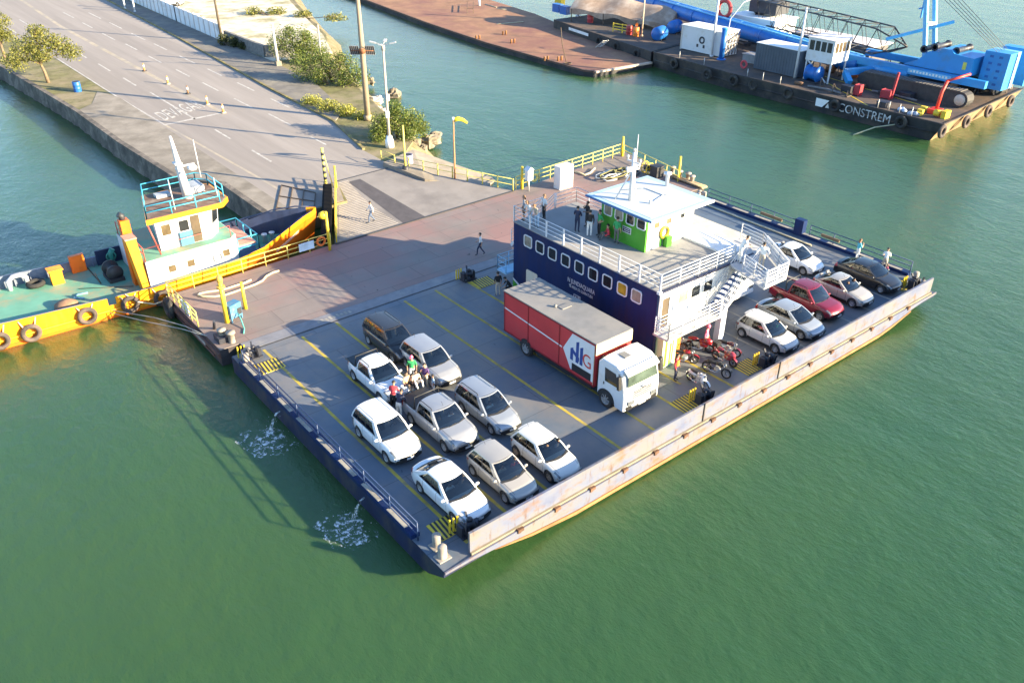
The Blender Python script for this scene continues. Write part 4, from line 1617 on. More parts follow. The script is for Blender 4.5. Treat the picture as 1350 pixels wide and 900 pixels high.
# yellow pole and black drum foot at the right head of the ramp
b0 = at(535, 230, RZ - .3)
t = thing('signal_pole', 'yellow pole with a black foot standing at the ramp railing', 'pole', b0)
g = MB()
g.tube([(0, 0, .5), (0, 0, 4.4)], [.11, .07], 8)
part('shaft', g, m_yel_rail, t)
g = MB()
g.lathe([(0, 0), (.3, 0), (.3, .75), (.12, .8), (0, .8)], 10)
part('foot', g, m_dark, t)
# steel grid lying on the quay by the ramp
g = MB()
q0, q1, q2, q3 = (at(*p, RZ + .02) for p in ((361, 290), (371, 244), (416, 254), (413, 290)))
for k in range(4):
    f = k / 3
    g.bar(q0.lerp(q3, f), q1.lerp(q2, f), .07, .06)
    g.bar(q0.lerp(q1, f), q3.lerp(q2, f), .07, .06)
solo('steel_grid', g, M('rusty_bar', (.10, .07, .05), .8), 'rusty steel bar grid lying on the quay behind the boat bow', 'grid')
# ================================================================== CARS
m_chrome = M('chrome', (.6, .6, .62), .2, .9, var=.05)
m_lens = M('headlamp_lens', (.20, .215, .23), .06, .2, var=.5, scale=9, coat=1)
m_tail = M('tail_lamp', (.40, .02, .02), .15, var=.2, scale=6, coat=1)
m_black = M('black_plastic', (.018, .018, .02), .5, var=.25)
m_plate = M('number_plate', (.55, .56, .58), .5, var=.08)
m_rim = M('alloy_rim', (.48, .48, .50), .35, .6, var=.12)
m_seam = M('panel_gap', (.02, .02, .022), .8)
m_cglass = M('car_glass', (.020, .026, .030), .04, var=.45, scale=1.2, spec=.7)


def glass_mat(name, tint, base=.05):
    mt, nt, b = new_mat(name)
    tr = nt.nodes.new('ShaderNodeBsdfTransparent')
    tr.inputs[0].default_value = (*tint, 1)
    gl = nt.nodes.new('ShaderNodeBsdfGlossy')
    gl.inputs['Roughness'].default_value = .03
    fr = nt.nodes.new('ShaderNodeFresnel')
    fr.inputs['IOR'].default_value = 1.9
    mx = nt.nodes.new('ShaderNodeMixShader')
    nt.links.new(fr.outputs[0], mx.inputs[0])
    nt.links.new(tr.outputs[0], mx.inputs[1])
    nt.links.new(gl.outputs[0], mx.inputs[2])
    nt.links.new(mx.outputs[0], nt.nodes['Material Output'].inputs[0])
    return mt


m_clear = glass_mat('windscreen_glass', (.74, .82, .80))
m_sideg = glass_mat('side_glass', (.42, .46, .46))
m_darkg = glass_mat('dark_tinted_glass', (.10, .11, .12))
m_seat1 = M('grey_seat_cloth', (.26, .26, .265), .9, var=.2, scale=5)
m_seat2 = M('beige_seat_cloth', (.46, .39, .28), .9, var=.2, scale=5)
m_lining = M('dark_lining', (.13, .135, .14), .9, var=.2)


def paint(name, col, metal=.0):
    return M(name, col, .32, metal, var=.05, scale=.8, coat=.8)


P_white = paint('white_car_paint', (.68, .69, .70))
P_white2 = paint('warm_white_car_paint', (.62, .60, .56))
P_silver = paint('silver_car_paint', (.36, .37, .39), .35)
P_silver2 = paint('cool_silver_car_paint', (.33, .36, .40), .35)
P_beige = paint('beige_silver_car_paint', (.43, .40, .36), .3)
P_grey = paint('graphite_car_paint', (.030, .029, .031), .2)
P_black = paint('black_car_paint', (.016, .016, .018), .1)
P_red = paint('wine_red_car_paint', (.19, .007, .022), .15)


def lerp(a, b, t): return a + (b - a) * t


def sstep(a, b, x):
    t = min(1, max(0, (x - a) / (b - a)))
    return t * t * (3 - 2 * t)


def interp(pts, x):
    if x <= pts[0][0]: return pts[0][1]
    for (x0, y0), (x1, y1) in zip(pts[:-1], pts[1:]):
        if x <= x1:
            return y0 + (y1 - y0) * (x - x0) / (x1 - x0)
    return pts[-1][1]


def make_wheel(R=.31, w=.2, spokes=5, rim=None):
    g = MB()
    g.lathe([(R * .62, -w / 2), (R * .93, -w / 2), (R, -w * .36), (R, w * .36), (R * .93, w / 2), (R * .62, w / 2)], 22, 'y')
    ty = g.mesh('tyre', m_rubber)
    g = MB()
    g.lathe([(0, -w * .2), (R * .64, -w * .2), (R * .66, -w * .46), (R * .60, -w * .47), (R * .57, -w * .25)], 22, 'y')
    g.lathe([(0, w * .2), (R * .64, w * .2), (R * .66, w * .46), (R * .60, w * .47), (R * .57, w * .25)], 22, 'y')
    for s in (-1, 1):
        for k in range(spokes):
            a = 2 * PI * k / spokes
            d = Vector((math.cos(a), 0, math.sin(a)))
            g.bar(d * .04 + Vector((0, s * w * .40, 0)), d * R * .62 + Vector((0, s * w * .42, 0)), .065, .02, up=(0, 1, 0))
        g.lathe([(0, s * w * .46), (.06, s * w * .46), (.07, s * w * .36)], 10, 'y')
    ri = g.mesh('rim', rim or m_rim)
    return ty, ri


WHEELS = {}


def add_wheels(t, xs, ys, R=.31, w=.2, spokes=5, rim=None):
    k = (R, w, spokes, (rim or m_rim).name)
    if k not in WHEELS: WHEELS[k] = make_wheel(R, w, spokes, rim)
    ty, ri = WHEELS[k]
    for x in xs:
        for y in ys:
            o = link('wheel', ty, t)
            o.location = (x, y, R)
            r = link('rim', ri, o)


def make_car(name, label, cfg):
    """local frame: +x forward, z = 0 at the tyres.  body, cabin, glass and trim are meshes of their own"""
    L, W, H = cfg['L'], cfg['W'], cfg['H']
    hl = L / 2
    xf_w, xr_w = cfg['xf'], cfg['xr']
    R, Ra = cfg.get('R', .31), cfg.get('R', .31) + .065
    top = cfg['top']                       # centre-line height of the lower body
    sill = cfg.get('sill', .24)
    pnt = cfg['paint']
    t = thing(name, label, cfg['cat'], cfg['loc'], cfg['rz'], cfg.get('group', 'vehicles parked on the ferry'))

    raw = [interp(top, -hl + L * i / 120) for i in range(121)]
    sm = raw[:]
    for _ in range(3):
        sm = [sm[0]] + [(sm[i - 1] + 2 * sm[i] + sm[i + 1]) / 4 for i in range(1, 120)] + [sm[-1]]

    def ztop(x):
        u = min(119.999, max(0, (x + hl) / L * 120))
        i = int(u)
        return lerp(sm[i], sm[i + 1], u - i)

    def halfw(x):
        q = abs(x) / hl
        return W / 2 * (1 - .055 * q ** 2 - .13 * q ** 9)

    def zlow(x):
        z = sill + .06 * sstep(hl - .5, hl, abs(x))
        for xw in (xf_w, xr_w):
            if abs(x - xw) < Ra:
                z = max(z, R + math.sqrt(Ra * Ra - (x - xw) ** 2) * .98)
        return z

    def bow(x):
        return cfg.get('bow', .22) * sstep(.55, 1, abs(x) / hl) * (1 if x > 0 else -.75)

    def sec(x):
        """right half from low edge to centre line: list of (y,z)"""
        w, zl, zc = halfw(x), zlow(x), ztop(x)
        zs = zc - .055
        zs = max(zs, zl + .03)
        q = []
        for f, z in ((.955, zl), (.985, max(zl + .008, .40)), (1.0, max(zl + .014, .56)), (.995, max(zl + .02, min(zs - .12, .72))), (.965, zs - .03), (.915, zs + .012)):
            q.append((w * f, min(z, zs + .012)))
        q += [(w * .72, lerp(zs, zc, .72)), (w * .4, lerp(zs, zc, .94)), (0, zc)]
        return q

    def surf(x, s, v, off=0.):
        """v in 0..8 along the section, side s"""
        q = sec(x)
        i = min(7, int(v))
        f = v - i
        y, z = lerp(q[i][0], q[i + 1][0], f), lerp(q[i][1], q[i + 1][1], f)
        ty, tz = q[i + 1][0] - q[i][0], q[i + 1][1] - q[i][1]
        ln = math.hypot(ty, tz) or 1
        ny, nz = tz / ln, -ty / ln
        if ny < 0 and i < 4: ny, nz = -ny, -nz
        y, z = y + ny * off, z + nz * off
        return Vector((x - bow(x) * (y / (W / 2)) ** 2 + off * .6 * (1 if x > hl * .8 else (-1 if x < -hl * .8 else 0)), s * y, z))

    xs = [-hl + L * i / 96 for i in range(97)]
    for xw in (xf_w, xr_w):
        xs += [xw - Ra + .002, xw + Ra - .002, xw - Ra + .03, xw + Ra - .03, xw - Ra * .85, xw + Ra * .85]
    gaps = cfg['gaps']
    for gx in gaps: xs += [gx - .009, gx + .009]
    xs = sorted(set(round(x, 4) for x in xs))
    g = MB()
    n9 = 9
    vs, fs, mi = [], [], []
    for x in xs:
        q = sec(x)
        for k in range(17):
            if k <= 8:
                s, (y, z) = 1, q[k]
            else:
                s, (y, z) = -1, q[16 - k]
            vs.append((x - bow(x) * (y / (W / 2)) ** 2, s * y, z))
    o = 0
    for i in range(len(xs) - 1):
        mid = (xs[i] + xs[i + 1]) / 2
        open_ = cfg['gh'][0] + .16 < mid < cfg['gh'][3] - .38
        isgap = any(abs(mid - gx) < .006 for gx in gaps)
        for k in range(16):
            if open_ and 5 <= k <= 10: continue
            fs.append((i * 17 + k, i * 17 + k + 1, (i + 1) * 17 + k + 1, (i + 1) * 17 + k))
            mi.append(1 if (isgap and (k in (1, 2, 3, 4) or k in (11, 12, 13, 14))) else 0)
    for e in (0, (len(xs) - 1) * 17):
        for k in range(8):
            fs.append((e + k, e + k + 1, e + 15 - k, e + 16 - k) if k < 7 else (e + 7, e + 8, e + 9))
            mi.append(0)
    g.v = vs
    g.f = fs
    g.mi = mi
    g.sm = [True] * len(fs)
    bd = part('body', g, [pnt, m_seam], t)
    # dark underside, tucked inside
    g = MB()
    g.box(-hl + .35, hl - .35, -W / 2 + .25, W / 2 - .25, .17, .62)
    for xw in (xf_w, xr_w):
        g.box(xw - Ra, xw + Ra, -W / 2 + .12, W / 2 - .12, R + .1, R + Ra - .02)
    part('underbody', g, m_black, t)

    # ---- cabin (greenhouse)
    xr0, xr1, xf1, xf0 = cfg['gh']
    zb, zr = cfg['zb'], H
    w0, w1 = W / 2 * .925, W / 2 * cfg.get('w1', .735)
    fb, rb_ = .20, .10

    def GP(face, a, b, off=0.):
        """face F/R/S: a across, b belt..roof edge"""
        bl = .028 * math.sin(PI * b)
        w = lerp(w0, w1, max(0, b) ** 1.12) + bl
        xf_, xr_ = lerp(xf0, xf1, b) + bl, lerp(xr0, xr1, b) - bl * .6
        z = lerp(zb, zr - .045, b)
        if face == 'F':
            y = (a * 2 - 1) * w
            return Vector((xf_ - fb * (1 - .35 * b) * (y / w) ** 2 + off, y, z + off * .6))
        if face == 'R':
            y = (a * 2 - 1) * w
            return Vector((xr_ + rb_ * (y / w) ** 2 - off, y, z + off * .6))
        s = 1 if face == 'L' else -1
        x = lerp(xr_ + rb_, xf_ - fb * (1 - .35 * b), a)
        return Vector((x, s * (w + off), z + off * .25))

    g = MB()
    rb0 = .22 if cfg['kind'] == 'two_box' else .08
    holes = {'F': [(.055, .945, .07, .95)], 'R': [(.07, .93, rb0, .92)] if cfg.get('rear_glass', 1) else [], 'L': [(a0, a1, .13, .91) for a0, a1 in cfg['wins']]}
    holes['Q'] = holes['L']
    for fc in 'FRLQ':
        ue = sorted(set([i / 12 for i in range(13)] + [h[i] for h in holes[fc] for i in (0, 1)]))
        ve = sorted(set([i / 8 for i in range(9)] + [h[i] for h in holes[fc] for i in (2, 3)]))
        n_ = len(ve)
        q_ = []
        for i in range(len(ue) - 1):
            for k in range(n_ - 1):
                mu, mv = (ue[i] + ue[i + 1]) / 2, (ve[k] + ve[k + 1]) / 2
                if any(h[0] < mu < h[1] and h[2] < mv < h[3] for h in holes[fc]): continue
                q_.append((i * n_ + k, (i + 1) * n_ + k, (i + 1) * n_ + k + 1, i * n_ + k + 1))
        g.add([GP(fc, u, v) for u in ue for v in ve], q_, True)
    # roof sheet
    def roofP(u, v):
        e = GP('L', u, 1)
        y = (v * 2 - 1)
        xc = lerp(GP('R', .5, 1).x, GP('F', .5, 1).x, u)
        x = lerp(xc, e.x, y * y)
        cr = .055 * (1 - abs(y) ** 2.6) * (1 - .35 * abs(2 * u - 1) ** 4)
        return Vector((x, y * e.y, zr - .045 + cr))
    g.grid(roofP, 16, 12)
    part('cabin', g, [pnt], t)
    # glass
    def patch(nm, fc, a0, a1, b0, b1, mt=m_clear, off=.007, par=t, rnd_=0):
        g = MB()
        g.grid(lambda u, v: GP(fc, lerp(a0, a1, u), lerp(b0, b1, v), off), 10, 6)
        return part(nm, g, mt, par)
    patch('windscreen', 'F', .055, .945, .07, .95)
    if cfg.get('rear_glass', 1):
        patch('rear_window', 'R', .07, .93, rb0, .92, cfg.get('tint', m_sideg))
    for fc in 'LQ':
        for (a0, a1) in cfg['wins']:
            g = MB()
            def wp(u, v, a0=a0, a1=a1):
                a, b = lerp(a0, a1, u), lerp(.13, .91, v)
                return GP(fc, a, b, .006)
            g.grid(wp, 8, 6)
            part('side_window', g, cfg.get('tint', m_sideg), t)
        for (_, a0), (a1, _2) in zip(cfg['wins'][:-1], cfg['wins'][1:]):
            g = MB()
            g.grid(lambda u, v, a0=a0, a1=a1: GP(fc, lerp(a0, a1, u), lerp(.11, .93, v), .0045), 2, 6)
            part('door_pillar', g, m_black, t)
    # seats and dashboard seen through the glass
    sm_ = cfg.get('seat', m_seat1)
    xs1 = xf0 - fb - 1.18
    rows = [xs1] + ([xs1 - .85] if xs1 - .85 > xr0 + .2 else [])
    for r_, x in enumerate(rows):
        for s_ in (1, -1):
            g = MB()
            y = s_ * W * .215
            ww = W * (.135 if r_ == 0 else .19)
            g.box(x - .05, x + .45, y - ww, y + ww, .35, .56)
            g.add([(x - .10, y - ww, .5), (x + .06, y - ww, .5), (x + .06, y + ww, .5), (x - .10, y + ww, .5), (x - .24, y - ww * .85, 1.10), (x - .12, y - ww * .85, 1.10), (x - .12, y + ww * .85, 1.10), (x - .24, y + ww * .85, 1.10)],
                  [(3, 2, 1, 0), (4, 5, 6, 7), (0, 1, 5, 4), (1, 2, 6, 5), (2, 3, 7, 6), (3, 0, 4, 7)], False)
            g.box(x - .27, x - .16, y - .13, y + .13, 1.12, 1.28)
            part('seat', g, sm_, t)
    g = MB()
    g.grid(lambda u, v: Vector((lerp(xf0 - fb - .02, xf0 - fb - .62, u) - .12 * (abs(v - .5) * 2) ** 2, lerp(-W * .42, W * .42, v), zb + .03 + .04 * math.sin(PI * u))), 6, 8)
    g.box(xf0 - fb - .75, xf0 - fb - .60, -W * .40, W * .40, .5, zb + .02)
    part('dashboard', g, m_lining, t)
    g = MB()
    g.torus((xf0 - fb - .78, W * .215, zb + .0), 'x', .18, .018, 14, 5)
    part('steering_wheel', g, m_black, t)
    g = MB()
    for s_ in (1, -1):
        g.quad((xr0 + .1, s_ * W * .445, .4), (xf0 - fb - .2, s_ * W * .445, .4), (xf0 - fb - .2, s_ * W * .445, zb), (xr0 + .1, s_ * W * .445, zb))
    part('door_cards', g, m_lining, t)
    # ---- lamps, grille, plates
    def bpatch(nm, s, x0, x1, v0, v1, mt, off=.008, par=t, n=8):
        g = MB()
        g.grid(lambda u, v: surf(lerp(x0, x1, u), s, lerp(v0, v1, v), off), n, 5)
        return part(nm, g, mt, par)
    for s in (1, -1):
        bpatch('headlight', s, hl - cfg.get('hx', .40), hl - .045, 4.05, 5.25, m_lens)
        bpatch('tail_light', s, -hl + .02, -hl + .26, 3.1 if cfg['kind'] != 'two_box' else 3.0, 5.1, m_tail)
        for gx in cfg['handles']:
            g = MB()
            p = surf(gx, s, 3.6, .012)
            g.bar(p - Vector((.09, 0, 0)), p + Vector((.09, 0, 0)), .02, .03)
            part('door_handle', g, pnt, t)
        g = MB()
        mx_ = xf0 - fb - .18
        g.ball((mx_, s * (W / 2 + .075), zb + .07), .075, .115, .075, 9, 6)
        g.bar((mx_ + .02, s * (W / 2 - .06), zb + .02), (mx_ + .02, s * (W / 2 + .06), zb + .05), .06, .05)
        part('mirror', g, cfg.get('mirror', pnt), t)
        bpatch('side_skirt', s, xr_w + Ra + .03, xf_w - Ra - .03, 0.02, .75, cfg.get('skirt', m_black), .004, n=4)

    xb = xf0 - fb * .2
    for s in (1, -1):
        bpatch('bonnet_gap', s, xb - .05, hl - .22, 5.72, 5.80, m_seam, .004, n=12)
    g = MB()
    g.grid(lambda u, v: GP('F', .04 + .92 * u, -.02 + .12 * v, .012 + .02 * (1 - v)), 10, 2)
    part('windscreen_cowl', g, m_black, t)

    def strip(nm, e, y0, y1, z0, z1, mt, off=.012, nrm=None):
        x_e = e * hl
        def P(u, v):
            y = lerp(y0, y1, u)
            return Vector((x_e - bow(x_e) * (y / (W / 2)) ** 2 + e * off, y, lerp(z0, z1, v)))
        g = MB()
        g.grid(P, 10, 1)
        g.grid(lambda u, v: P(u, 1) + Vector((-e * .05 * v, 0, 0)), 10, 1)
        g.grid(lambda u, v: P(u, 0) + Vector((-e * .05 * v, 0, 0)), 10, 1)
        return part(nm, g, mt, t)
    zf, zrr = ztop(hl), ztop(-hl)
    gw = W * .30
    gr = strip('grille', 1, -gw, gw, zf - .115, zf - .01, cfg.get('grille', m_black))
    strip('lower_grille', 1, -gw * 1.35, gw * 1.35, .29, .45, m_black)
    strip('number_plate', 1, -.2, .2, .39, .50, m_plate, .02)
    strip('rear_plate', -1, -.2, .2, .5, .62, m_plate, .02)
    strip('rear_bumper_trim', -1, -gw * 1.3, gw * 1.3, .31, .40, m_black)
    g = MB()
    p = Vector((hl + .02, 0, zf - .05))
    g.ball(p, .02, .06, .05, 8, 5)
    part('badge', g, m_chrome, t)
    # wipers
    g = MB()
    for y in (-.3, .25):
        a = GP('F', .5 + y / (2 * w0), .06, .03)
        b_ = GP('F', .5 + (y + .42) / (2 * w0), .13, .025)
        g.bar(a, b_, .02, .015)
    part('wipers', g, m_black, t)
    if cfg.get('rails'):
        for s in (1, -1):
            g = MB()
            y = s * (w1 - .06)
            xa, xb = lerp(xr1, xf1, .10), lerp(xr1, xf1, .86)
            z = H + .015
            g.tube([(xa, y, z - .04), (xa + .08, y, z + .035), (xb - .08, y, z + .035), (xb, y, z - .04)], .022, 5)
            part('roof_rail', g, cfg['rails'], t)
    if cfg.get('antenna', 1):
        g = MB()
        xa = lerp(xr1, xf1, .12) if cfg['kind'] == 'two_box' else lerp(xr1, xf1, .9)
        g.tube([(xa, 0, H - .02), (xa - .16, 0, H + .18)], .008, 4)
        part('antenna', g, m_black, t)
    if cfg.get('spoiler'):
        g = MB()
        g.grid(lambda u, v: GP('R', .1 + .8 * u, .98, 0) + Vector((-.02 - .10 * v, 0, .035 - .01 * v)), 8, 2)
        g.grid(lambda u, v: GP('R', .1 + .8 * u, .98, 0) + Vector((-.12 + .12 * v, 0, .025 - .04 * v)), 8, 2)
        part('spoiler', g, pnt, t)
    if cfg.get('bed'):
        x0, x1 = cfg['bed']
        zt = ztop((x0 + x1) / 2)
        yw = W / 2 - .13
        if cfg.get('cover') is not None:
            g = MB()
            g.grid(lambda u, v: Vector((lerp(x0, x1, u), lerp(-yw, yw, v), zt + .02 + .015 * math.sin(PI * v))), 6, 6)
            g.box(x0, x1, -yw, yw, zt - .1, zt + .018)
            part('bed_cover', g, cfg['cover'], t)
        else:
            g = MB()
            g.box(x0, x1, -yw, yw, zt - .01, zt + .012)
            part('bed_floor', g, m_black, t)
        for s in (1, -1):
            g = MB()
            g.tube([(x0 + .02, s * (yw + .05), zt + .02), (x1, s * (yw + .05), zt + .02)], .035, 6)
            part('bed_rail', g, m_black if cfg.get('cover') is not None else pnt, t)
        g = MB()
        g.tube([(x1 - .05, -yw, zt), (x1 - .12, -yw * .9, H - .02), (x1 - .12, yw * .9, H - .02), (x1 - .05, yw, zt)], .035, 6)
        part('roll_bar', g, m_black, t)
    add_wheels(t, (xf_w, xr_w), (W / 2 - .115, -W / 2 + .115), R, cfg.get('tw', .2), cfg.get('spokes', 5), cfg.get('rim'))
    return t


def cfg_sedan(L=4.45, W=1.75, H=1.47, wb=2.62, **k):
    hl = L / 2
    xf = hl - .82
    d = dict(L=L, W=W, H=H, xf=xf, xr=xf - wb, cat='car', kind='three_box',
             top=[(-hl, .72), (-hl + .05, .90), (-hl + .16, 1.02), (-hl + .8, 1.04), (-.3, .96), (hl - 1.55, .95), (hl - 1.15, .94), (hl - .5, .82), (hl - .16, .70), (hl - .05, .62), (hl, .52)],
             gh=(-hl + .62, -hl + 1.32, hl - 2.02, hl - 1.08), zb=.90, gaps=(-.95, .10, hl - 1.35), handles=(-.75, .32), wins=((.15, .28), (.30, .52), (.55, .86)))
    d.update(k)
    return d


def cfg_hatch(L=3.9, W=1.66, H=1.47, wb=2.45, **k):
    hl = L / 2
    xf = hl - .78
    d = dict(L=L, W=W, H=H, xf=xf, xr=xf - wb, cat='car', kind='two_box',
             top=[(-hl, .80), (-hl + .05, .94), (-hl + .25, .97), (0, .95), (hl - 1.25, .94), (hl - .5, .83), (hl - .16, .70), (hl - .05, .62), (hl, .52)],
             gh=(-hl + .10, -hl + .52, hl - 1.86, hl - .98), zb=.88, gaps=(-.72, .22, hl - 1.22), handles=(-.52, .44), wins=((.05, .19), (.22, .49), (.52, .85)), spoiler=1)
    d.update(k)
    return d


def cfg_suv(L=4.3, W=1.8, H=1.64, wb=2.6, **k):
    hl = L / 2
    xf = hl - .84
    d = dict(L=L, W=W, H=H, xf=xf, xr=xf - wb, R=.34, sill=.32, cat='car', kind='two_box',
             top=[(-hl, .86), (-hl + .05, 1.0), (-hl + .25, 1.03), (0, 1.02), (hl - 1.25, 1.03), (hl - .5, .96), (hl - .18, .84), (hl - .05, .72), (hl, .58)],
             gh=(-hl + .10, -hl + .42, hl - 1.9, hl - 1.1), zb=.97, gaps=(-.82, .16, hl - 1.3), handles=(-.6, .38), wins=((.045, .21), (.23, .51), (.54, .85)), skirt=m_black, w1=.76)
    d.update(k)
    return d


def cfg_pick(L=4.75, W=1.78, H=1.62, wb=2.85, cab=1.7, **k):
    hl = L / 2
    xf = hl - .85
    d = dict(L=L, W=W, H=H, xf=xf, xr=xf - wb, R=.34, sill=.34, cat='pickup', kind='pick',
             top=[(-hl, .85), (-hl + .04, 1.0), (-hl + .1, 1.04), (0, 1.02), (hl - 1.25, 1.02), (hl - .5, .96), (hl - .18, .84), (hl - .05, .72), (hl, .58)],
             gh=(hl - 1.15 - cab - .55, hl - 1.15 - cab - .38, hl - 1.95, hl - 1.15), zb=.96, gaps=(hl - 1.15 - cab - .45, hl - 2.25, hl - 1.35), handles=(hl - 2.05,), wins=((.07, .40), (.44, .84)),
             bed=(-hl + .09, hl - 1.15 - cab - .6), w1=.77, spoiler=0)
    d.update(k)
    return d


S = -PI / 2


def place(name, label, cfg, front_left_wheel_y, xleft, fn=None, rz=S, **k):
    """car heading -Y; its left side (towards +X)... the side seen is its right side at x = xleft"""
    W, xf = cfg['W'], cfg['xf']
    cfg['loc'] = (xleft + W / 2 - .1, front_left_wheel_y + xf, D + .004)
    cfg['rz'] = rz
    return make_car(name, label, cfg)


place('sedan', 'white sedan with sloping black rear window, nearest the bow ramp in the port lane', cfg_sedan(4.48, 1.76, 1.47, 2.65, paint=P_white, gh=(-1.95, -.92, .22, 1.16)), 23.04, 15.63)
place('suv', 'white suv with dark windows and short roof rails parked behind the white sedan', cfg_suv(4.3, 1.82, 1.66, 2.6, paint=P_white, rails=m_chrome, tint=m_darkg), 28.5, 15.55)
place('pickup_truck', 'silver double cab pickup with black roof bars and people around its dark bed', cfg_pick(4.95, 1.85, 1.72, 2.95, cab=1.75, paint=P_silver, cover=m_black, rails=m_black, zb=1.02,
      top=[(-2.475, .85), (-2.43, 1.02), (-2.37, 1.08), (0, 1.07), (1.2, 1.08), (1.95, 1.02), (2.3, .88), (2.42, .74), (2.475, .6)]), 27.45, 18.22)
place('hatchback', 'beige silver hatchback with twin bonnet vents by the bow ramp', cfg_hatch(3.95, 1.68, 1.48, 2.44, paint=P_beige, seat=m_seat2), 22.72, 18.25)
place('hatchback', 'warm white hatchback with brown dusty wheels at the bow ramp', cfg_hatch(3.92, 1.66, 1.44, 2.46, paint=P_white2, seat=m_seat2, rim=M('dusty_rim', (.34, .26, .19), .7)), 22.56, 20.78)
place('estate_car', 'light silver compact estate with dark roof rails beside the patch of sunlit deck', cfg_hatch(4.2, 1.67, 1.58, 2.5, paint=P_silver2, rails=m_black, spoiler=0, gh=(-2.0, -1.72, .22, 1.12)), 27.15, 20.9)
place('pickup_truck', 'white pickup with a glossy black bed cover in the port lane', cfg_pick(4.55, 1.75, 1.60, 2.8, cab=1.65, paint=P_white, cover=M('gloss_black_cover', (.012, .013, .016), .12), rails=m_black), 33.0, 17.95)
place('people_carrier', 'dark graphite people carrier with roof rails at the stern of the loaded lanes', cfg_hatch(4.35, 1.74, 1.66, 2.68, R=.32, paint=P_grey, rails=m_black, spoiler=0, zb=.94, gh=(-2.05, -1.75, .42, 1.32),
      top=[(-2.175, .86), (-2.12, 1.0), (-1.9, 1.03), (0, 1.01), (1.0, 1.02), (1.6, .92), (2.0, .76), (2.12, .64), (2.175, .52)]), 36.0, 20.6)
place('suv', 'silver suv parked between the graphite people carrier and the silver estate', cfg_suv(4.25, 1.76, 1.64, 2.6, paint=P_silver), 32.55, 20.95)
place('sedan', 'white old sedan alone at the starboard railing behind the red pickup', cfg_sedan(4.25, 1.74, 1.52, 2.6, paint=P_white, rim=M('steel_rim', (.3, .29, .28), .6)), 28.05, 48.95)
place('sedan', 'black sedan at the starboard bow corner', cfg_sedan(4.6, 1.78, 1.46, 2.7, paint=P_black, seat=m_seat2, gh=(-2.0, -.95, .25, 1.2)), 23.2, 50.65)
place('coupe', 'beige rounded sedan between the red pickup and the black sedan', cfg_sedan(4.1, 1.68, 1.45, 2.45, paint=P_beige, gh=(-1.75, -.8, .05, .92), wins=((.13, .38), (.42, .86))), 23.3, 47.4)
place('pickup_truck', 'wine red pickup with an open dark bed, starboard side', cfg_pick(4.9, 1.84, 1.68, 2.95, cab=1.75, paint=P_red, seat=m_seat2, rails=m_black), 23.6, 44.2)
place('sedan', 'silver rounded sedan between the white hatchback and the red pickup', cfg_sedan(4.5, 1.76, 1.45, 2.68, paint=P_silver2, gh=(-1.95, -.95, .32, 1.28)), 22.95, 41.3)
place('hatchback', 'pale silver white hatchback next to the motorcycles', cfg_hatch(3.9, 1.66, 1.50, 2.44, paint=paint('pearl_white_car_paint', (.50, .49, .49))), 22.95, 38.75)
# two vents on the beige hatchback's bonnet
# car behind the white wall on the sand
cf = cfg_hatch(3.9, 1.66, 1.46, 2.45, paint=P_white, group='vehicles on the shore')
cf['loc'] = at(222, 8, RZ)
cf['loc'].x = 52
cf['rz'] = 2.4
make_car('parked_car', 'white car parked on the sand behind the white boundary wall', cf)

# ================================================================== RED BOX TRUCK
m_truckred = M('truck_red', (.50, .04, .045), .5, var=.15, scale=.5, dirt=(.40, .06, .06), dirt_amt=.4, dscale=.3)
m_truckroof = M('truck_roof', (.21, .205, .20), .6, var=.14, dirt=(.27, .25, .225), dirt_amt=.5, dscale=.35)
TX0, TX1 = 27.1, 29.75
tk = thing('box_truck', 'red box truck with white cab and a hexagon letter logo, beside the blue cabin wall', 'truck', (28.4, 29, D), group='vehicles parked on the ferry')


def tkp(nm, g, mt, par=None): return part(nm, g, mt, par or tk, True)


g = MB()
g.box(TX0, TX1, 26.25, 33.95, D + .75, D + 3.38)
bx = tkp('cargo_box', g, m_truckred)
g = MB()
g.box(TX0 - .02, TX1 + .02, 26.22, 33.98, D + 3.38, D + 3.44)
rfp = tkp('box_roof', g, m_truckroof)
g = MB()
g.box(28.2, 28.9, 30.1, 30.5, D + 3.44, D + 3.48)
g.lathe([(0, 0), (.1, 0), (.1, .12), (0, .14)], 8, 'z', (28.1, 30.6, D + 3.44))
tkp('roof_vent', g, m_truckroof, rfp)
g = MB()
g.box(TX0 - .012, TX1 + .012, 26.2, 26.249, D + 2.75, D + 3.36)
g.box(TX0 - .01, TX0 + .001, 26.3, 26.35, D + .8, D + 3.3)
tkp('front_panel', g, M('pale_yellow_panel', (.75, .70, .42), .5, var=.08))
g = MB()
for z in (.77, 3.30):
    g.box(TX0 - .025, TX0 - .002, 26.25, 33.95, D + z, D + z + .07)
for y in (26.25, 29.05, 31.7, 33.86):
    g.box(TX0 - .022, TX0 - .002, y, y + .07, D + .84, D + 3.30)
tkp('frame_trim', g, M('dark_truck_red', (.25, .015, .02), .5))
g = MB()
g.bar((TX0 - .008, 33.95, D + 2.35), (TX0 - .008, 28.85, D + 2.05), .012, .085)
tkp('white_stripe', g, m_whites)
g = MB()
g.prism([(28.75, D + 2.05), (28.05, D + 3.25), (26.36, D + 3.25), (26.36, D + 1.0), (28.1, D + 1.0)], TX0 - .016, TX0 - .004, 'x')
hx = tkp('logo_hexagon', g, m_whites)
m_logob = M('logo_blue', (.02, .06, .25), .5)
g = MB()
for (y, z0, z1) in ((28.15, 1.62, 2.32), (27.72, 1.62, 2.86), (27.40, 1.62, 2.66)):
    g.prism([(y, D + z0), (y, D + z1), (y - .22, D + z1 + .12), (y - .22, D + z0 + .0)], TX0 - .024, TX0 - .017, 'x')
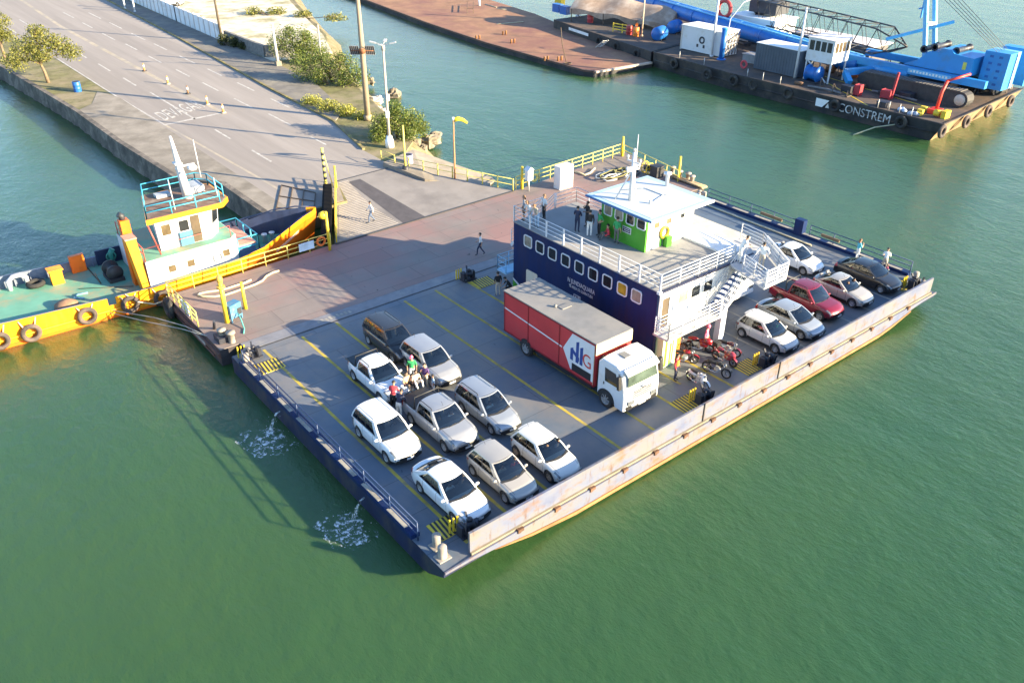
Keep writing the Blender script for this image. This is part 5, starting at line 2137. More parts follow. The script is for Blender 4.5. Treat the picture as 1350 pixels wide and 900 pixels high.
g.prism([(28.0, D + 2.38), (28.0, D + 2.12), (27.45, D + 1.75), (27.45, D + 2.0)], TX0 - .0235, TX0 - .017, 'x')
tkp('logo_bars', g, m_logob, hx)
text_part('logo_letter', 'G', 1.15, M('logo_red', (.55, .06, .05), .5), hx, (TX0 - .022, 26.85, D + 2.05), (0, -1, 0), (0, .12, 1), sx=.85)
g = MB()
g.prism([(28.0, D + .98), (28.0, D + 1.45), (26.5, D + 1.45), (26.5, D + .98)], TX0 - .02, TX0 - .002, 'x')
tkp('side_grille', g, m_black)
g = MB()
g.box(TX0 + .25, TX1 - .25, 24.6, 33.8, D + .55, D + .75)
g.box(TX0 + .02, TX0 + .3, 28.2, 30.9, D + .45, D + .9)
g.box(TX0, TX0 + .06, 26.4, 31.0, D + .52, D + .72)
tkp('chassis', g, m_black)
g = MB()
n = 14
g.prism([(31.9 + .55 * math.cos(PI * i / n), D + .55 + .55 * math.sin(PI * i / n)) for i in range(n + 1)], TX0 - .012, TX0 + .3, 'x')
tkp('wheel_arch', g, m_black)
# cab: side profile extruded with rounded edges
cabp = [(26.0, .62), (26.0, 2.55), (25.75, 2.82), (24.75, 2.78), (24.32, 2.55), (24.08, 1.6), (24.02, 1.2), (24.02, .35), (24.6, .35), (24.72, .62)]
g = MB()
cx, hw = (TX0 + TX1) / 2, (TX1 - TX0) / 2
vs = []
lay = [(-hw, .06), (-hw + .05, .0), (-hw + .45, -.05), (hw - .45, -.05), (hw - .05, 0), (hw, .06)]
pc = (25.1, 1.6)
for (dx, ins) in lay:
    for (y, z) in cabp:
        d = Vector((pc[0] - y, pc[1] - z))
        f = ins
        bowy = -.0
        yy = y + (d.x / d.length) * f
        zz = z + (d.y / d.length) * (f if z > .7 else 0)
        vs.append((cx + dx, yy, D + zz))
nP = len(cabp)
fs = []
for i in range(len(lay) - 1):
    for k in range(nP):
        fs.append((i * nP + k, i * nP + (k + 1) % nP, (i + 1) * nP + (k + 1) % nP, (i + 1) * nP + k))
fs += [tuple(range(nP))[::-1], tuple((len(lay) - 1) * nP + k for k in range(nP))]
g.add(vs, fs, False)
cb = tkp('cab', g, m_whites)
g = MB()
g.add([(TX0 + .22, 24.215, D + 1.72), (TX1 - .22, 24.215, D + 1.72), (TX1 - .32, 24.345 - .03, D + 2.5), (TX0 + .32, 24.345 - .03, D + 2.5)], [(0, 1, 2, 3)], False)
for s in (0,):
    for xa in (TX0 + .2, TX1 - .2):
        pass
g2 = g
nrm = Vector((0, -.966, .25))
g2.v = [tuple(Vector(p) + nrm * .21) for p in g2.v]
tkp('windscreen', g2, M('windscreen_green', (.08, .11, .09), .06, var=.5, scale=1.5))
for sx, xx in ((-1, TX0 - .012), (1, TX1 + .012)):
    g = MB()
    g.prism([(25.45, D + 1.6), (25.5, D + 2.4), (24.72, D + 2.36), (24.5, D + 1.6)], xx - .006, xx + .006, 'x')
    tkp('side_window', g, m_cglass)
    g = MB()
    g.bar((xx + sx * .22, 24.2, D + 1.75), (xx + sx * .22, 24.28, D + 2.5), .16, .2)
    g.bar((xx, 24.5, D + 2.45), (xx + sx * .22, 24.25, D + 2.4), .04)
    tkp('mirror', g, m_black)
    g = MB()
    g.box(xx - .01, xx + .01, 25.5, 25.56, D + 1.35, D + 1.5)
    tkp('door_handle', g, m_black)
    g = MB()
    yy = 23.945
    g.box(cx + sx * .85 - .22, cx + sx * .85 + .22, yy - .03, yy + .03, D + .66, D + .9)
    tkp('headlight', g, m_lens)
    g = MB()
    n = 12
    g.prism([(25.31 + .62 * math.cos(PI * i / n), D + .5 + .6 * math.sin(PI * i / n)) for i in range(n + 1)] , xx - .02, xx + (.02), 'x')
    tkp('wheel_arch', g, m_black)
g = MB()
for k in range(4):
    g.box(cx - .7, cx + .7, 23.93, 23.96, D + .98 + k * .12, D + 1.04 + k * .12)
tkp('grille', g, M('grey_grille', (.16, .16, .17), .5))
g = MB()
g.box(cx - 1.1, cx + 1.1, 23.95, 24.0, D + .36, D + .44)
for s_ in (-1, 1):
    g.box(cx + s_ * .95 - .2, cx + s_ * .95 + .2, 23.955, 24.0, D + .44, D + .58)
tkp('bumper_trim', g, m_black)
g = MB()
g.ball((cx, 23.92, D + 1.52), .16, .03, .08, 10, 6)
tkp('badge', g, m_chrome)
g = MB()
g.box(cx - .26, cx + .26, 23.92, 23.96, D + .42, D + .56)
tkp('number_plate', g, m_plate)
g = MB()
g.box(cx - .45, cx - .02, 24.95, 25.45, D + 2.84, D + 2.9)
tkp('roof_hatch', g, m_truckroof, cb)
g = MB()
g.prism([(24.3, D + 2.62), (24.3, D + 2.72), (24.02, D + 2.5), (24.02, D + 2.42)], TX0 + .15, TX1 - .15, 'x')
tkp('sun_visor', g, M('visor_white', (.6, .62, .62), .4))
g = MB()
g.box(TX0 + .15, TX1 - .4, 26.02, 26.18, D + .75, D + 2.2)
g.tube([(TX0 + .2, 26.1, D + .8), (TX0 + .2, 26.1, D + 2.5), (TX0 + .5, 26.1, D + 2.6)], .06, 6)
tkp('air_intake', g, m_black)
g = MB()
g.ball((cx + -.55, 24.12, D + 1.85), .22, .03, .12, 8, 5)
tkp('red_dash_cloth', g, m_red)
tyw = make_wheel(.5, .28, 8, M('grey_truck_rim', (.36, .36, .36), .5, .4))
for y in (31.9, 25.31):
    for x in (TX0 + .09, TX1 - .09):
        o = link('wheel', tyw[0], tk)
        o.location = Vector((x, y, D + .5)) - OFF[tk.name]
        o.rotation_euler = (0, 0, PI / 2)
        link('rim', tyw[1], o)

# ================================================================== WHITE TRUCK UNDER THE CABIN
tx0, tx1, ty = 41.15, 43.55, 28.3
wt = thing('white_truck', 'white truck parked under the awning of the cabin, only its nose in the open', 'truck', (42.3, 32, D), group='vehicles parked on the ferry')
g = MB()
prof = [(30.0, .55), (30.0, 2.35), (29.75, 2.5), (29.1, 2.45), (28.75, 2.2), (28.35, 1.35), (28.28, 1.0), (28.3, .45), (28.5, .38)]
g.prism([(y, D + z) for y, z in prof], tx0, tx1, 'x')
part('cab', g, m_whites, wt, True)
g = MB()
g.add([(tx0 + .12, 28.35 - .012, D + 1.38), (tx1 - .12, 28.35 - .012, D + 1.38), (tx1 - .2, 28.735 - .012, D + 2.18), (tx0 + .2, 28.735 - .012, D + 2.18)], [(0, 1, 2, 3)], False)
part('windscreen', g, M('windscreen_green'), wt, True)
g = MB()
g.box(tx0 + .05, tx1 - .05, 30.15, 34.5, D + .6, D + 2.6)
part('cargo_box', g, m_whites, wt, True)
for x in (tx0 + .25, tx1 - .25):
    g = MB()
    g.box(x - .18, x + .18, 28.25, 28.31, D + .72, D + .95)
    part('headlight', g, m_lens, wt, True)
g = MB()
for k in range(3):
    g.box(tx0 + .6, tx1 - .6, 28.255, 28.29, D + .7 + k * .12, D + .75 + k * .12)
part('grille', g, M('grey_grille'), wt, True)
g = MB()
g.box(tx0 + .02, tx1 - .02, 28.22, 28.3, D + .40, D + .58)
part('bumper', g, m_whites, wt, True)
g = MB()
g.box(tx0 + .9, tx1 - .9, 28.2, 28.22, D + .42, D + .54)
part('number_plate', g, m_plate, wt, True)
tyw2 = make_wheel(.4, .24, 6, M('grey_truck_rim'))
for y in (29.1, 33.2):
    for x in (tx0 + .12, tx1 - .12):
        o = link('wheel', tyw2[0], wt)
        o.location = Vector((x, y, D + .4)) - OFF[wt.name]
        o.rotation_euler = (0, 0, PI / 2)
        link('rim', tyw2[1], o)

# ================================================================== MOTORCYCLES
m_spoke = M('spoke_steel', (.55, .55, .55), .3, .8)


def motorcycle(label, rear, front, col, kind='road', seatc=None, case=None):
    rear, front = Vector(rear), Vector(front)
    mid = (rear + front) / 2
    d = front - rear
    wb = 1.28
    t = thing('motorcycle', label, 'motorcycle', (mid.x, mid.y, D), math.atan2(d.y, d.x), group='motorcycles by the cabin stairs')
    t.scale = (.94,) * 3
    R = .30 if kind != 'trail' else .33
    for x, nm in ((-wb / 2, 'rear_wheel'), (wb / 2, 'front_wheel')):
        g = MB()
        g.torus((x, 0, R), 'y', R - .05, .055, 20, 8)
        w = part(nm, g, m_rubber, t)
        g = MB()
        g.torus((x, 0, R), 'y', R - .10, .018, 20, 5)
        g.lathe([(0, -.06), (.05, -.06), (.05, .06), (0, .06)], 8, 'y', (x, 0, R))
        for k in range(12):
            a = k * PI / 6
            g.bar((x, .02 * (-1) ** k, R), (x + (R - .1) * math.cos(a), 0, R + (R - .1) * math.sin(a)), .012)
        part('rim', g, m_spoke if kind != 'sport' else m_black, w)
    g = MB()
    for s in (-.08, .08):
        g.tube([(wb / 2, s, R), (wb / 2 - .14, s, .72), (wb / 2 - .20, s, .92)], .026, 6)
    part('fork', g, m_chrome, t)
    g = MB()
    g.tube([(.42, 0, .80), (.1, 0, .45), (-.2, 0, .36), (-wb / 2, 0, R)], .035, 6)
    g.tube([(.42, 0, .80), (-.05, 0, .68), (-.5, 0, .68)], .03, 6)
    for s in (-.1, .1):
        g.tube([(-wb / 2, s, R), (-.45, s, .66)], .028, 6)
    part('frame', g, m_dark, t)
    g = MB()
    g.ball((.06, 0, .40), .22, .15, .17, 10, 6)
    g.box(-.05, .2, -.12, .12, .45, .62)
    part('engine', g, m_steel, t)
    g = MB()
    g.tube([(.2, -.1, .35), (0, -.13, .22), (-.35, -.14, .26), (-.75, -.15, .36)], [.03, .03, .045, .05], 8)
    part('exhaust', g, m_chrome, t)
    g = MB()
    g.ball((.18, 0, .80), .28, .16, .13, 12, 8)
    if kind == 'sport':
        g.ball((.45, 0, .78), .32, .2, .24, 12, 8)
        g.ball((.25, 0, .55), .32, .18, .22, 12, 8)
        g.ball((-.45, 0, .86), .34, .14, .1, 12, 8)
    if kind == 'scooter':
        g.ball((.40, 0, .62), .16, .2, .36, 12, 8)
        g.ball((-.45, 0, .66), .38, .15, .16, 12, 8)
    part('fuel_tank', g, col, t)
    g = MB()
    g.ball((-.32, 0, .80), .36, .13, .07, 12, 6)
    g.ball((-.12, 0, .79), .2, .12, .06, 12, 6)
    part('seat', g, seatc or m_black, t)
    g = MB()
    g.tube([(wb / 2 - .34, -.36, 1.02), (wb / 2 - .22, -.14, .97), (wb / 2 - .22, .14, .97), (wb / 2 - .34, .36, 1.02)], .018, 6)
    for s in (-1, 1):
        g.tube([(wb / 2 - .28, s * .25, 1.0), (wb / 2 - .26, s * .34, 1.16)], .012, 5)
        g.ball((wb / 2 - .26, s * .36, 1.19), .02, .07, .05, 8, 5)
    part('handlebar', g, m_black, t)
    g = MB()
    g.ball((wb / 2 - .12, 0, .86), .09, .1, .1, 10, 6)
    part('headlight', g, m_lens, t)
    for x, nm, r in ((wb / 2, 'front_mudguard', R + .035), (-wb / 2, 'rear_mudguard', R + .05)):
        g = MB()
        a0, a1 = (.3, 2.3) if x > 0 else (.9, 2.9)
        g.grid(lambda u, v: Vector((x + r * math.cos(lerp(a0, a1, u)), lerp(-.075, .075, v), R + r * math.sin(lerp(a0, a1, u)) + (.1 if kind == 'trail' and x > 0 else 0))), 8, 2)
        part(nm, g, col, t)
    g = MB()
    g.tube([(-.05, .1, .3), (-.15, .32, .02)], .014, 5)
    part('kick_stand', g, m_dark, t)
    if case:
        g = MB()
        g.box(-.86, -.5, -.2, .2, .92, 1.22)
        part('top_case', g, case, t)
    return t


P_mred = M('red_motorcycle_paint', (.26, .008, .012), .3, var=.05, coat=.8)
motorcycle('red motorcycle right beside the lime and orange stair casing', (33.25, 26.2), (34.2, 25.1), P_mred)
motorcycle('red and black motorcycle under the stairs with a pink clad rider', (35.0, 26.6), (35.85, 25.25), P_mred, 'sport')
motorcycle('black trail motorcycle with tall front wheel in the middle of the group', (34.05, 24.35), (34.35, 22.95), M('black_motorcycle_paint', (.02, .02, .02), .3), 'trail', M('dark_seat', (.02, .02, .02), .6))
motorcycle('pink red sport motorcycle with a black top case next to the striped hatch', (35.5, 24.9), (35.55, 23.4), M('pinkish_red_paint', (.32, .035, .05), .3, coat=.8), 'sport', case=m_black)
motorcycle('black scooter with white front fairing nearest the truck', (32.6, 24.25), (32.5, 22.95), M('white_fairing', (.75, .75, .76), .35, coat=.5), 'scooter')
motorcycle('dark motorcycle half hidden behind the orange cabinet under the stairs', (34.2, 27.6), (34.7, 26.5), M('dark_grey_motorcycle', (.03, .03, .035), .35))
motorcycle('dark motorcycle with a maroon tank standing beside the pillar', (36.3, 25.3), (36.6, 24.1), M('maroon_paint', (.12, .01, .015), .3, coat=.6), seatc=M('dark_seat'))
# ================================================================== PEOPLE
m_skin = M('skin', (.42, .25, .17), .6, var=.08)
m_skin2 = M('dark_skin', (.22, .12, .075), .6, var=.08)
m_hair = M('dark_hair', (.022, .016, .012), .6, var=.3)
m_hairl = M('brown_hair', (.16, .09, .045), .6, var=.3)
m_shoe = M('dark_shoes', (.03, .03, .03), .6)
m_eye = M('eye_dark', (.02, .015, .012), .3)
CL = {}


def cloth(name, col):
    if name not in CL: CL[name] = M('cloth_' + name, col, .85, var=.14, scale=6)
    return CL[name]


c_white, c_navy, c_black = cloth('white', (.72, .72, .70)), cloth('navy', (.025, .032, .07)), cloth('black', (.02, .02, .022))
c_green, c_red, c_jeans, c_beige = cloth('green', (.03, .30, .10)), cloth('red', (.55, .05, .07)), cloth('jeans', (.09, .13, .22)), cloth('beige', (.50, .42, .32))
c_grey, c_pink, c_orange, c_teal = cloth('grey', (.12, .12, .12)), cloth('pink', (.70, .16, .26)), cloth('orange', (.80, .20, .03)), cloth('turquoise', (.10, .45, .55))
c_skyb, c_pat = cloth('light_blue', (.35, .5, .65)), cloth('patterned', (.3, .3, .33))


def pose(kind, rnd):
    j = {}
    P = lambda x, y, z: Vector((x, y, z))
    j['pelvis'], j['spine'], j['chest'], j['neck'], j['chin'], j['head'], j['crown'] = P(0, 0, .96), P(0, 0, 1.14), P(0, 0, 1.34), P(0, 0, 1.47), P(.02, 0, 1.55), P(.025, 0, 1.63), P(.01, 0, 1.70)
    for s, n in ((1, 'l'), (-1, 'r')):
        j['sh' + n], j['el' + n], j['wr' + n], j['ha' + n] = P(0, s * .185, 1.40), P(-.03, s * .25, 1.13), P(.06, s * .25, .90), P(.09, s * .24, .83)
        j['hip' + n], j['kn' + n], j['an' + n], j['toe' + n] = P(0, s * .095, .91), P(.02, s * .11, .50), P(-.02, s * .11, .08), P(.15, s * .13, .045)
    if kind == 'walk':
        j['knl'], j['anl'], j['toel'] = P(.20, .10, .52), P(.24, .10, .09), P(.40, .11, .06)
        j['knr'], j['anr'], j['toer'] = P(-.02, -.10, .50), P(-.30, -.10, .14), P(-.16, -.11, .05)
        j['ell'], j['wrl'], j['hal'] = P(-.14, .25, 1.16), P(-.10, .26, .92), P(-.08, .25, .85)
        j['elr'], j['wrr'], j['har'] = P(.08, -.25, 1.15), P(.24, -.24, .98), P(.30, -.23, .94)
    if kind == 'lean':
        for k in ('spine', 'chest', 'neck', 'chin', 'head', 'crown', 'shl', 'shr'):
            j[k].x += (j[k].z - .96) * .45
            j[k].z -= (j[k].z - .96) * .10
        for s, n in ((1, 'l'), (-1, 'r')):
            j['el' + n], j['wr' + n], j['ha' + n] = P(.30, s * .26, 1.08), P(.50, s * .16, 1.06), P(.57, s * .13, 1.05)
    if kind == 'arms_crossed':
        for s, n in ((1, 'l'), (-1, 'r')):
            j['el' + n], j['wr' + n], j['ha' + n] = P(.05, s * .27, 1.14), P(.20, s * .05, 1.17), P(.20, -s * .05, 1.18)
    if kind == 'phone':
        j['elr'], j['wrr'], j['har'] = P(.08, -.26, 1.16), P(.22, -.14, 1.34), P(.22, -.10, 1.41)
        j['ell'], j['wrl'], j['hal'] = P(.05, .26, 1.14), P(.24, .14, 1.12), P(.31, .10, 1.13)
    if kind == 'hands_hips':
        for s, n in ((1, 'l'), (-1, 'r')):
            j['el' + n], j['wr' + n], j['ha' + n] = P(-.10, s * .36, 1.16), P(.03, s * .20, 1.02), P(.08, s * .15, 1.0)
    if kind in ('sit', 'sit_low'):
        h = .45 if kind == 'sit' else .14
        dz = h + .06 - .96
        for k in list(j):
            if k[:2] not in ('kn', 'an', 'to'): j[k].z += dz
        for s, n in ((1, 'l'), (-1, 'r')):
            if kind == 'sit':
                j['kn' + n], j['an' + n], j['toe' + n] = P(.42, s * .13, .50), P(.42, s * .13, .09), P(.58, s * .14, .05)
            else:
                j['kn' + n], j['an' + n], j['toe' + n] = P(.36, s * .20, .42), P(.52, s * .16, .08), P(.66, s * .18, .05)
            j['el' + n] = j['sh' + n] + P(.10, s * .07, -.24)
            j['wr' + n] = j['sh' + n] + P(.30, s * .0, -.30)
            j['ha' + n] = j['sh' + n] + P(.37, -s * .03, -.29)
        for k in ('chest', 'neck', 'chin', 'head', 'crown', 'shl', 'shr'):
            j[k].x += .06
    if kind == 'crouch':
        for k in list(j):
            if k[:2] not in ('kn', 'an', 'to'):
                j[k].z -= .42
                j[k].x += (j[k].z - .54) * .6
        for s, n in ((1, 'l'), (-1, 'r')):
            j['kn' + n] = P(.36, s * .14, .46)
            j['el' + n], j['wr' + n] = j['sh' + n] + P(.15, s * .05, -.22), j['sh' + n] + P(.32, 0, -.34)
            j['ha' + n] = j['wr' + n] + P(.06, 0, -.04)
    return j


BONES = [('pelvis', 'spine', 'top'), ('spine', 'chest', 'top'), ('chest', 'neck', 'top'), ('neck', 'chin', 'skin'), ('chin', 'head', 'skin'), ('head', 'crown', 'skin')]
for n in 'lr':
    BONES += [('chest', 'sh' + n, 'top'), ('sh' + n, 'el' + n, 'top'), ('el' + n, 'wr' + n, 'arm'), ('wr' + n, 'ha' + n, 'skin'),
              ('pelvis', 'hip' + n, 'legs'), ('hip' + n, 'kn' + n, 'legs'), ('kn' + n, 'an' + n, 'shin'), ('an' + n, 'toe' + n, 'shoe')]
RADII = dict(pelvis=(.135, .155), spine=(.105, .135), chest=(.115, .16), neck=(.055, .055), chin=(.065, .065), head=(.098, .085), crown=(.06, .055),
             sh=(.065, .065), el=(.045, .045), wr=(.032, .032), ha=(.036, .022), hip=(.095, .095), kn=(.062, .062), an=(.043, .043), toe=(.036, .045))


def person(label, loc, face, kind='stand', top=None, legs=None, skin=None, hair=m_hair, sleeves=False, shorts=False, scale=1.0, hat=None, extra=None, group='people on the ferry and the pontoon'):
    rnd = random.Random(label)
    skin = skin or m_skin
    j = pose(kind, rnd)
    names = list(j)
    me = bpy.data.meshes.new('person')
    me.from_pydata([j[n] for n in names], [(names.index(a), names.index(b_)) for a, b_, _ in BONES], [])
    ob = bpy.data.objects.new('person', me)
    COL.objects.link(ob)
    md = ob.modifiers.new('skin', 'SKIN')
    md.use_smooth_shade = True
    sv = me.skin_vertices[0].data
    for i, n in enumerate(names):
        k = n if n in RADII else n[:-1]
        sv[i].radius = RADII[k]
        sv[i].use_root = (n == 'pelvis')
    sb = ob.modifiers.new('sub', 'SUBSURF')
    sb.levels = sb.render_levels = 1
    dg = bpy.context.evaluated_depsgraph_get()
    bm_ = bpy.data.meshes.new_from_object(ob.evaluated_get(dg))
    bpy.data.objects.remove(ob)
    bpy.data.meshes.remove(me)
    g = MB()
    g.v = [tuple(v.co) for v in bm_.vertices]
    slot = {'skin': 0, 'top': 1, 'legs': 2, 'shoe': 3, 'arm': 1 if sleeves else 0, 'shin': 0 if shorts else 2}
    segs = [(j[a], j[b_], slot[c]) for a, b_, c in BONES]
    for p in bm_.polygons:
        c = p.center
        best, bi = 9, 0
        for a, b_, s in segs:
            d = b_ - a
            t_ = max(0, min(1, (c - a).dot(d) / d.dot(d)))
            q = (c - a - d * t_).length
            if q < best: best, bi = q, s
        g.f.append(tuple(p.vertices))
        g.mi.append(bi)
        g.sm.append(True)
    bpy.data.meshes.remove(bm_)
    hd = j['head']
    up = (j['crown'] - j['chin']).normalized()
    fw = Vector((1, 0, 0)) - up * up.x
    fw.normalize()
    sd = up.cross(fw)
    g.m = 0
    g.ball(hd + fw * .10 - up * .015, .022, .016, .026, 6, 5)
    for s in (-1, 1):
        g.ball(hd + sd * s * .088 - fw * .005, .012, .01, .03, 6, 4)
    g.m = 4
    for s in (-1, 1):
        g.ball(hd + fw * .088 + sd * s * .033 + up * .012, .012, .014, .009, 6, 4)
    g.ball(hd + fw * .088 - up * .05, .01, .026, .007, 6, 4)
    g.m = 0
    for n, s in (('l', 1), ('r', -1)):
        h = j['ha' + n]
        d = (h - j['wr' + n]).normalized()
        sdv = d.cross(Vector((0, s, .2))).normalized()
        for q, ln in ((-1.5, .065), (-.5, .08), (.5, .085), (1.5, .075)):
            a = h + sdv * q * .016 + d * .005
            g.tube([a, a + d * ln * .6, a + d * ln + Vector((0, -s * .015, 0))], [.009, .0085, .006], 5)
        a = h - d * .04 + sdv * .03
        g.tube([a, a + sdv * .03 + d * .03, a + sdv * .035 + d * .065], [.011, .010, .007], 5)
    me = g.mesh('person', [skin, top or c_white, legs or c_jeans, m_shoe, m_eye])
    o = link('person', me)
    o.location = loc
    o.rotation_euler = (0, 0, face)
    o.scale = (scale,) * 3
    tag(o, label, 'person', group)
    g = MB()
    c0 = hd - fw * .012 + up * .022
    M3 = Matrix((fw, sd, up)).transposed()

    def hp(u, v, long=(hair is m_hairl)):
        a = 2 * PI * u
        b_ = PI / 2 - v * (1.75 if math.cos(a) < .2 else 1.15)
        return c0 + M3 @ Vector((.112 * math.cos(a) * math.cos(b_), .098 * math.sin(a) * math.cos(b_), .115 * math.sin(b_)))
    g.grid(hp, 12, 6)
    if hair is m_hairl:
        g.ball(c0 - fw * .09 - up * .1, .05, .08, .13, 8, 6)
    part('hair', g, hair, o)
    if hat:
        g = MB()
        g.grid(lambda u, v: c0 + M3 @ Vector((.125 * math.cos(2 * PI * u) * math.cos(PI / 2 * (1 - v)), .11 * math.sin(2 * PI * u) * math.cos(PI / 2 * (1 - v)), .02 + .12 * math.sin(PI / 2 * (1 - v)))), 12, 5)
        g.grid(lambda u, v: c0 + M3 @ Vector((.11 + .10 * v * math.cos((u - .5) * 2.6), .12 * math.sin((u - .5) * 2.6), .03)), 8, 2)
        part('cap', g, hat, o)
    if extra == 'vest':
        g = MB()
        ch = j['chest']
        g.grid(lambda u, v: Vector((ch.x * v + .135 * math.cos(2 * PI * u), .185 * math.sin(2 * PI * u), lerp(1.0, 1.40, v))), 14, 4)
        part('vest', g, c_orange, o)
    if extra == 'helmet':
        g = MB()
        g.ball(hd + up * .03, .15, .14, .15, 12, 8)
        part('helmet', g, c_pink, o)
    if extra == 'bag':
        g = MB()
        g.ball((-.17, .05, 1.22), .1, .15, .2, 10, 7)
        part('backpack', g, c_navy, o)
    if extra == 'collar':
        g = MB()
        g.torus((j['pelvis'].x, 0, .98), 'z', .17, .035, 14, 6)
        part('jacket_hem', g, c_white, o)
    return o


UZ = 5.862
A_ = math.atan2
person('man in white shirt and jeans walking alone on the grey access ramp', at(490, 293, 1.22), 2.9, 'walk', c_white, c_jeans, sleeves=True)
bpy.context.view_layer.update()
person('man in white shirt and navy trousers walking on the red pontoon', (33.33, 44.5, D + .005), 2.4, 'walk', c_white, c_navy)
person('person in dark top and beige trousers standing behind the red truck', (30.45, 38.8, D), 1.3, 'stand', c_black, c_beige)
person('person in black bending down at the rear corner of the red truck', (31.25, 38.4, D), 2.7, 'crouch', c_black, c_black)
# upper deck
person('woman in patterned black dress at the stern corner of the upper railing', (32.55, 38.75, UZ), 2.6, 'stand', c_pat, c_black, hair=m_hairl, shorts=True)
person('fair haired person in pale clothes leaning at the upper railing, middle of the trio', (32.5, 38.05, UZ), 3.1, 'lean', c_white, c_skyb, hair=m_hairl)
person('fair haired person in beige top and light trousers, bow side of the railing trio', (32.5, 37.4, UZ), 3.3, 'lean', c_beige, c_skyb, hair=m_hairl)
person('woman in white top and black trousers standing apart on the upper deck', (33.7, 38.1, UZ), 2.9, 'stand', c_white, c_black, hair=m_hairl)
person('man dressed all in dark navy standing with his arms folded on the upper deck', (34.0, 35.3, UZ), .3, 'arms_crossed', c_navy, c_navy)
person('person in white trousers and a black jacket with white hem by the wheelhouse', (34.15, 34.35, UZ), .9, 'stand', c_black, c_white, sleeves=True, extra='collar')
person('man in green shirt and black trousers at the rear corner of the green wall', (34.65, 34.0, UZ), 2.8, 'hands_hips', c_green, c_black)
person('tall man in black lifting a hand to his face under the roof corner', (35.05, 35.5, UZ), 2.9, 'phone', c_black, c_black, skin=m_skin2)
person('person in red jacket sitting on the upper deck by the green wall', (34.85, 33.35, UZ), 2.6, 'sit_low', c_red, c_grey, sleeves=True)
person('man in green shirt and dark grey trousers facing the green wheelhouse wall', (34.7, 32.55, UZ), .1, 'stand', c_green, c_grey)
person('person in white standing at the top of the stairs, nearer the cabin', (38.45, 26.2, UZ), -.5, 'lean', c_white, c_white)
person('dark haired person in white with a navy backpack at the end of the stair platform', (38.6, 24.8, UZ), .6, 'hands_hips', c_white, c_beige, sleeves=True)
# deck
person('person in green shirt and pink cap in the group behind the silver pickup', (20.35, 33.6, D), -2.2, 'stand', c_green, c_white, hat=c_pink)
person('person in red hooded top leaning on the side of the silver pickup bed', (18.1, 32.0, D), .7, 'lean', c_red, c_black, sleeves=True)
person('person in navy shirt and white trousers leaning over the silver pickup bed', (17.95, 31.2, D), .4, 'lean', c_navy, c_white)
person('bare armed person in orange top sitting at the back of the silver pickup', (19.1, 32.25, D + .95), -1.4, 'sit_low', cloth('peach', (.65, .38, .22)), c_black)
person('person in cream top sitting on the tailgate of the silver pickup', (19.6, 32.1, D + .95), -1.6, 'sit_low', c_beige, c_white)
person('person in black top seated between the people behind the silver pickup', (19.75, 32.75, D), -1.7, 'sit', c_black, c_beige)
person('child in light blue shirt beside the silver suv', (20.55, 31.85, D), 2.8, 'stand', c_skyb, c_white, scale=.78)
person('person in dark purple top standing by the silver suv door', (20.5, 32.55, D), -2.6, 'phone', cloth('purple', (.10, .05, .16)), c_beige)
person('deck worker in an orange vest beside the white truck cab', (31.95, 24.7, D), -1.2, 'stand', c_red, c_navy, extra='vest', sleeves=True)
person('pink clad rider with a pink helmet behind the red motorcycle', (35.75, 25.75, D), -1.2, 'stand', c_pink, c_beige, extra='helmet', sleeves=True)
person('person in turquoise top standing between the black sedan and the starboard railing', (53.9, 27.0, D), -.6, 'phone', c_teal, c_white, hair=m_hairl)
person('person in pale shirt at the starboard railing near the front of the black sedan', (53.9, 24.9, D), .4, 'lean', c_white, c_beige)
person('small child in pink by the starboard winch', (52.9, 24.2, D), 2.4, 'stand', c_pink, c_white, scale=.65, hair=m_hairl)

for k, (car, col, off) in enumerate((('white sedan by the bow ramp', c_grey, (16.55, 24.25)), ('silver pickup', c_white, (19.05, 28.65)), ('beige silver hatchback at the ramp', c_red, (19.15, 23.75)), ('warm white hatchback at the ramp', c_pat, (21.7, 23.55)),
                                     ('light silver estate', c_navy, (21.8, 28.1)), ('pale hatchback next to the motorcycles', c_green, (39.7, 23.95)), ('silver rounded sedan', c_beige, (42.25, 24.2)), ('beige rounded sedan', c_white, (48.3, 24.25)))):
    person('driver sitting at the wheel inside the ' + car, (off[0] + .38, off[1], D + .13), -PI / 2, 'sit', col, c_jeans, sleeves=k % 2 == 0, scale=.95, group='drivers in the cars')
    person('passenger beside the driver inside the ' + car, (off[0] - .34, off[1], D + .13), -PI / 2, 'sit', (c_white, c_black, c_beige, c_grey)[k % 4], c_jeans, scale=.93, hair=m_hairl if k % 2 else m_hair, group='passengers in the cars')
# ================================================================== ORANGE WORK BOAT
m_ty = M('boat_yellow', (.86, .34, .008), .45, var=.12, scale=.6, dirt=(.55, .19, .02), dirt_amt=.5, dscale=1.2, stretch=(1.5, 1.5, .4))
m_to = M('boat_orange_and_hull_shade', (.78, .155, .008), .42, var=.1, scale=.6, dirt=(.6, .12, .02), dirt_amt=.35)  # orange of locker and casing; on the hull it paints in shade
m_tdeck = M('boat_deck_green', (.13, .33, .24), .7, var=.15, scale=.6, dirt=(.34, .27, .16), dirt_amt=.5, dscale=.4)
m_tgrey = M('bulwark_grey', (.14, .17, .23), .6, var=.25, scale=.8, dirt=(.3, .3, .32), dirt_amt=.35)
m_tblue = M('boat_blue_rail', (.05, .36, .52), .5, var=.1)
m_tbrown = M('boat_roof_brown', (.17, .10, .07), .75, var=.3, scale=1.2, dirt=(.32, .27, .22), dirt_amt=.4)
m_tnavy = M('boat_navy', (.015, .025, .07), .5, var=.3)

tb = thing('work_boat', 'bright yellow orange work boat with white wheelhouse moored beside the pontoon', 'boat', (11, 57, 0))


def tpart(nm, g, mt, par=None): return part(nm, g, mt, par or tb, True)


